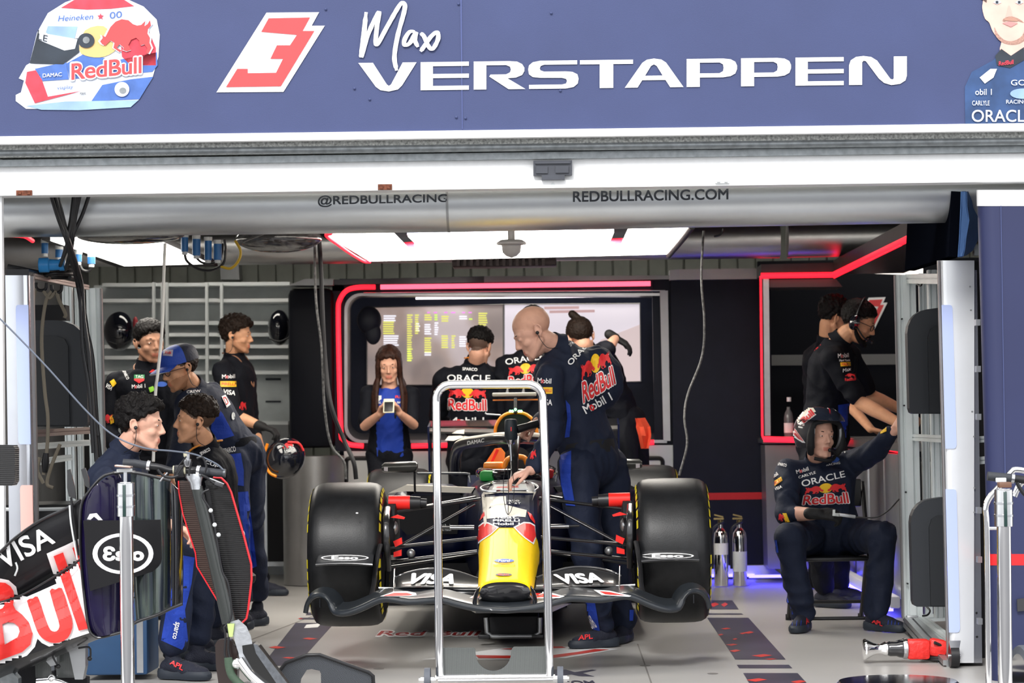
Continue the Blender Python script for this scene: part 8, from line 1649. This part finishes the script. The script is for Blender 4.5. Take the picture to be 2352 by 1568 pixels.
m = MB(); m.tube([at(2105, 640, 12.9), at(2120, 632, 12.8), at(2116, 655, 12.8), at(2106, 650, 12.85), at(2112, 636, 12.8)], .005, smooth=4); tag(obj('cable', m, black), 'small curled black cable under the monitor on the right rack', 'cable')
# navy column at the far right
nc = thing('column', 'navy rounded column with a white top band and red stripe at the far right', 'column', at(2300, 1600, 10.9))
bann2 = mat('column_navy', (.019, .025, .082), .5, var=.05, vscale=3)
def ncol(y0, y1, mm, name, g=0, bot=None):
    S = []
    for y in (y0, y1):
        lean = (y - 436) * .0285; L = []
        for k in range(9): a = pi / 2 * k / 8; L.append(at(2244 + lean + 40 * (1 - cos(a)) - g, y - (1 - cos(a)) * 0, 10.98 - .08 * sin(a) - g * .001))
        L += [at(2700, y, 10.9 - g * .001), at(2700, y, 11.3), at(2244 + lean - g, y, 11.3)]; S.append(L)
    m = MB(); m.loft(S); return obj(name, m, mm, nc, ang=30)
ncol(472, 1640, bann2, 'column_shaft'); ncol(436, 473, whitetx, 'top_band', 1.5); ncol(1272, 1298, redp, 'stripe', .8)
for x0, x1 in ((2298, 2316),): m = MB(); m.prism([at(x0, 472, 10.896), at(x0 + 1.5, 472, 10.896), at(x1 + 1.5, 1600, 10.896), at(x1, 1600, 10.896)], (0, -.002, 0)); obj('seam', m, mat('seam_light', (.06, .08, .2), .5), nc)
m = MB(); m.prism([at(x, y, 10.88) for x, y in [(2336, 1376), (2360, 1372), (2360, 1402), (2337, 1404)]], (0, .01, 0)); obj('tape_patch', m, mat('tape_dark', (.03, .03, .035), .6), nc)
for i, y in enumerate((733, 840, 950, 1165, 1278, 1420)): m = MB(); slab(m, [(2242 + i, y), (2252 + i, y), (2252 + i, y + 14), (2242 + i, y + 14)], 11.2, .05); obj('latch', m, alud, nc)
m = MB(); slab(m, [(2236, 600), (2262, 600), (2275, 1600), (2250, 1600)], 11.95, .05); struct('wall_right', m, blackm)
# wheel gun on the floor
wg = thing('wheel_gun', 'wheel gun with a chrome socket and red taped body lying before the right rack', 'wheel gun', at(2060, 1522, 11.75))
YG = 11.75; gz = .055; g0 = at(1982, 1490, YG); ax = V((1, .08, -.0)).normalized(); g0.z = .068
m = MB(); m.lathe([(.030, 0), (.048, .004), (.050, .012), (.030, .05), (.025, .07), (.026, .09), (.034, .105), (.034, .115)], g0, ax, 36); obj('socket', m, chrome, wg)
m = MB(); m.lathe([(.030, .115), (.036, .13), (.036, .16), (.042, .175), (.044, .19)], g0, ax, 32); obj('gun_neck', m, glossb, wg)
m = MB(); m.lathe([(.046, .19), (.050, .2), (.050, .21), (.044, .215)], g0, ax, 32); obj('gun_ring', m, steel, wg)
m = MB(); m.box(g0 + ax * .265 + V((0, 0, -.004)), (.11, .085, .095), bev=.015); obj('gun_body', m, mat('red_tape', (.70, .025, .02), .45, bump=.6, bscale=35, var=.15, vscale=40), wg)
m = MB(); m.box(g0 + ax * .36 + V((0, 0, .0)), (.09, .075, .085), Matrix.Rotation(.2, 3, 'Y'), bev=.02); obj('gun_handle', m, MATS['red_tape'], wg)
m = MB(); c = g0 + ax * .40 + V((.02, .05, -.03)); P = []
for i in range(46): a = i * .42; P.append(c + V((.11 * cos(a) + .02 * sin(i * .7), .10 * sin(a) + .015 * cos(i), -.03 + .045 * (i / 46) * (1 + .4 * sin(a)))))
P = [g0 + ax * .34 + V((0, -.05, .03))] + P; m.tube([V((p.x, p.y, max(.012, p.z))) for p in P], .0075, smooth=3, n=8); obj('air_hose', m, rubber, wg)
# chrome disc at the bottom edge
dc = at(2062, 1560, 10.72); m = MB(); m.lathe([(.02, 0), (.22, 0), (.262, .008), (.265, .018), (.255, .028), (.02, .030)], (dc.x, 10.72, 0), (0, 0, 1), 64); tag(obj('floor_disc', m, mat('disc_polished', (.45, .47, .50), .12, metal=1., var=.15, vscale=4)), 'polished round metal disc on the floor at the bottom right', 'disc')
# ---- left rack
lk = thing('equipment_rack', 'aluminium rack with a silver lit front post at the left of the garage opening', 'rack', at(100, 1560, 11.6))
m = MB(); secs = []
for y, xl, xr in ((632, 12, 70), (1560, 26, 88)):
    L = [at(xl, y, YR1 + .2), at(xl, y, YR1)] + [at(xr - 18 + 18 * sin(pi / 2 * k / 8), y, YR1 + .05 * (1 - cos(pi / 2 * k / 8))) for k in range(9)] + [at(xr, y, YR1 + .2)]; secs.append(L)
m.loft(secs); obj('front_post', m, posts, lk); ppost('edge_trim', 70, 76, 634, 88, 94, 1560, YR1 + .06, .03, greypan, lk)
for q, mm in (([(36, 700), (64, 700), (70, 1020), (42, 1020)], lampblue), ([(46, 1114), (74, 1114), (80, 1440), (52, 1440)], lamppink)):
    (x0, y0), (x1, _), (x2, y2), (x3, _) = q; m = MB(); m.prism([at(x, y, YR1 - .004) for x, y in [(x0 + 4, y0), (x1, y0), (x2, y2), (x3 + 4, y2), (x3 + 1, y2 - 4), (x3, y2 - 10), (x0, y0 + 10), (x0 + 1, y0 + 3)]], (0, .012, 0)); obj('light_bar', m, mm, lk, smooth=False)
ptube('rear_post', A(216, 662, 13.1), A(233, 1440, 13.1), .075, .06, extr, lk); ppost('trim_line', 229, 233, 662, 246, 250, 1440, 13.05, .03, greypan, lk); ptube('rear_post', A(155, 655, 13.0), A(170, 1440, 13.0), .05, .05, extr, lk); ptube('rear_post', A(178, 650, 13.2), A(194, 1440, 13.2), .03, .03, extr, lk)
ptube('top_rail', A(75, 634, 11.7), A(200, 660, 12.9), .025, .025, mat('rail_tan', (.42, .34, .31), .4, metal=.5), lk)
ptube('shelf_rail', A(78, 995, 12.2), A(206, 988, 12.9), .035, .035, MATS['rail_tan'], lk); ptube('shelf_rail', A(80, 1025, 12.3), A(206, 1016, 13.0), .03, .03, extr, lk); ptube('shelf_rail', A(80, 1062, 12.3), A(160, 1050, 12.9), .03, .03, extr, lk)
P = [(76, 736), (120, 735), (145, 737), (168, 745), (186, 760), (196, 782), (199, 810), (201, 970), (198, 977), (190, 980), (78, 980)]
m = MB(); m.prism([at(x, y, 12.35) for x, y in P], (0, .09, 0)); co = obj('cover_panel', m, coverm, lk, smooth=False); m = MB(); m.prism([at(x, y, 12.33) for x, y in [(78, 772), (130, 772), (148, 778), (156, 795), (160, 976), (78, 976)]], (0, .03, 0)); obj('cover_recess', m, MATS['cover_dark'], co, smooth=False)
m = MB(); slab(m, [(78, 700), (150, 700), (152, 735), (78, 735)], 12.5, .1); obj('dark_unit', m, blackm, lk)
for k, (x, y) in enumerate(((95, 655), (130, 660))): m = MB(); m.tube([A(x - 12, y - 6, 12.0), A(x - 10, y + 8, 12.0), A(x, y + 12, 12.0), A(x + 10, y + 8, 12.0), A(x + 12, y - 6, 12.0)], .008, smooth=3); obj('hose_hook', m, black, lk)
tanc = mat('tan_hose', (.23, .20, .15), .6, bump=.2)
for i, P in enumerate(([(82, 662), (76, 700), (78, 800), (80, 900), (77, 960)], [(118, 668), (106, 690), (98, 740), (96, 800), (103, 900), (110, 960), (108, 1030), (100, 1090)], [(100, 668), (114, 684), (128, 670), (136, 690), (150, 720), (148, 730)], [(138, 1020), (118, 1070), (108, 1110), (122, 1120)], [(92, 1050), (86, 1080), (100, 1110)])):
    m = MB(); m.tube([A(x, y, 12.0) for x, y in P], .009, smooth=5, n=8); tag(obj('hose', m, tanc), ['tan hose hanging close beside the lit post of the left rack', 'long tan hose hanging in front of the black panel of the left rack', 'tan hose looped over the hooks at the top of the left rack', 'tan hose dropping from the middle rail of the left rack', 'short tan hose at the bottom of the left rack beside the lit post'][i], 'hose', 'tan hoses on the left rack')
m = MB(); m.tube([A(106, 1040, 12.0), A(104, 1060, 12.0), A(103, 1085, 12.0)], [.014, .02, .012]); tag(obj('air_gun', m, black), 'black air gun hanging at the end of the long tan hose', 'air gun')
# blue plug and coiled leads on top of the left rack
t = thing('power_plug', 'large blue industrial plug lying on coiled leads on top of the left rack', 'plug', at(120, 610, 11.9)); m = MB(); m.lathe([(.020, 0), (.036, .004), (.036, .05), (.028, .055), (.026, .10), (.030, .105), (.030, .125), (.022, .13)], at(88, 609, 11.8), (1, .1, .02), 28); obj('plug_body', m, mat('plug_blue', (.03, .25, .6), .35, var=.08), t)
m = MB(); c = at(128, 628, 11.95); m.tube([c + V((.07 * cos(i * .5) + .01 * sin(i), .10 * sin(i * .5), -.02 + .0016 * i)) for i in range(40)], .009, smooth=3, n=8); tag(obj('cable_coil', m, black), 'coiled black leads under the blue plug on the left rack', 'cable coil')
cable([A(18, 612, 11.8), A(50, 618, 11.8), A(80, 624, 11.85), A(110, 632, 11.9)], .012, black, 'thick black lead lying over the top of the left rack post')
m = MB(); slab(m, [(14, 618), (66, 618), (66, 634), (14, 634)], 11.6, .2); tag(obj('box', m, black), 'flat black box on top of the lit post of the left rack', 'box')
# stacked tyres low behind the rack, carbon block at the far left edge
for i in range(3):
    m = MB(); c = V((at(110, 1100, 12.1).x, 12.25, .16 + i * .26)); m.lathe([(.22, -.11), (.30, -.12), (.335, -.08), (.34, 0), (.335, .08), (.30, .12), (.22, .11)], c, (0, 0, 1), 48); m2 = tag(obj('tyre', m, tyrem), ['bottom tyre of the stack behind the left rack', 'middle tyre of the stack behind the left rack', 'topmost tyre of the stack behind the left rack'][i], 'tyre', 'tyres stacked behind the left rack')
    m = MB(); m.tube([c + V((.325 * cos(a), .325 * sin(a), .10)) for a in [2 * pi * k / 32 for k in range(32)]], .010, closed=True, n=6); obj('white_band', m, lightgrey, m2)
m = MB(); m.prism([at(x, y, 9.9) for x, y in [(-40, 1020), (30, 1022), (34, 1030), (34, 1105), (28, 1115), (-40, 1115)]], (0, .08, 0)); o = tag(obj('brake_block', m, ribm, smooth=False), 'dark ribbed carbon block cut off by the left edge', 'block')
m = MB(); q = at(-20, 1115, 9.94); m.cyl((q.x, 9.94, 0), (q.x, 9.94, q.z + .01), .03); child(obj('block_stem', m, black), o); bpy.data.objects['block_stem'].parent = o
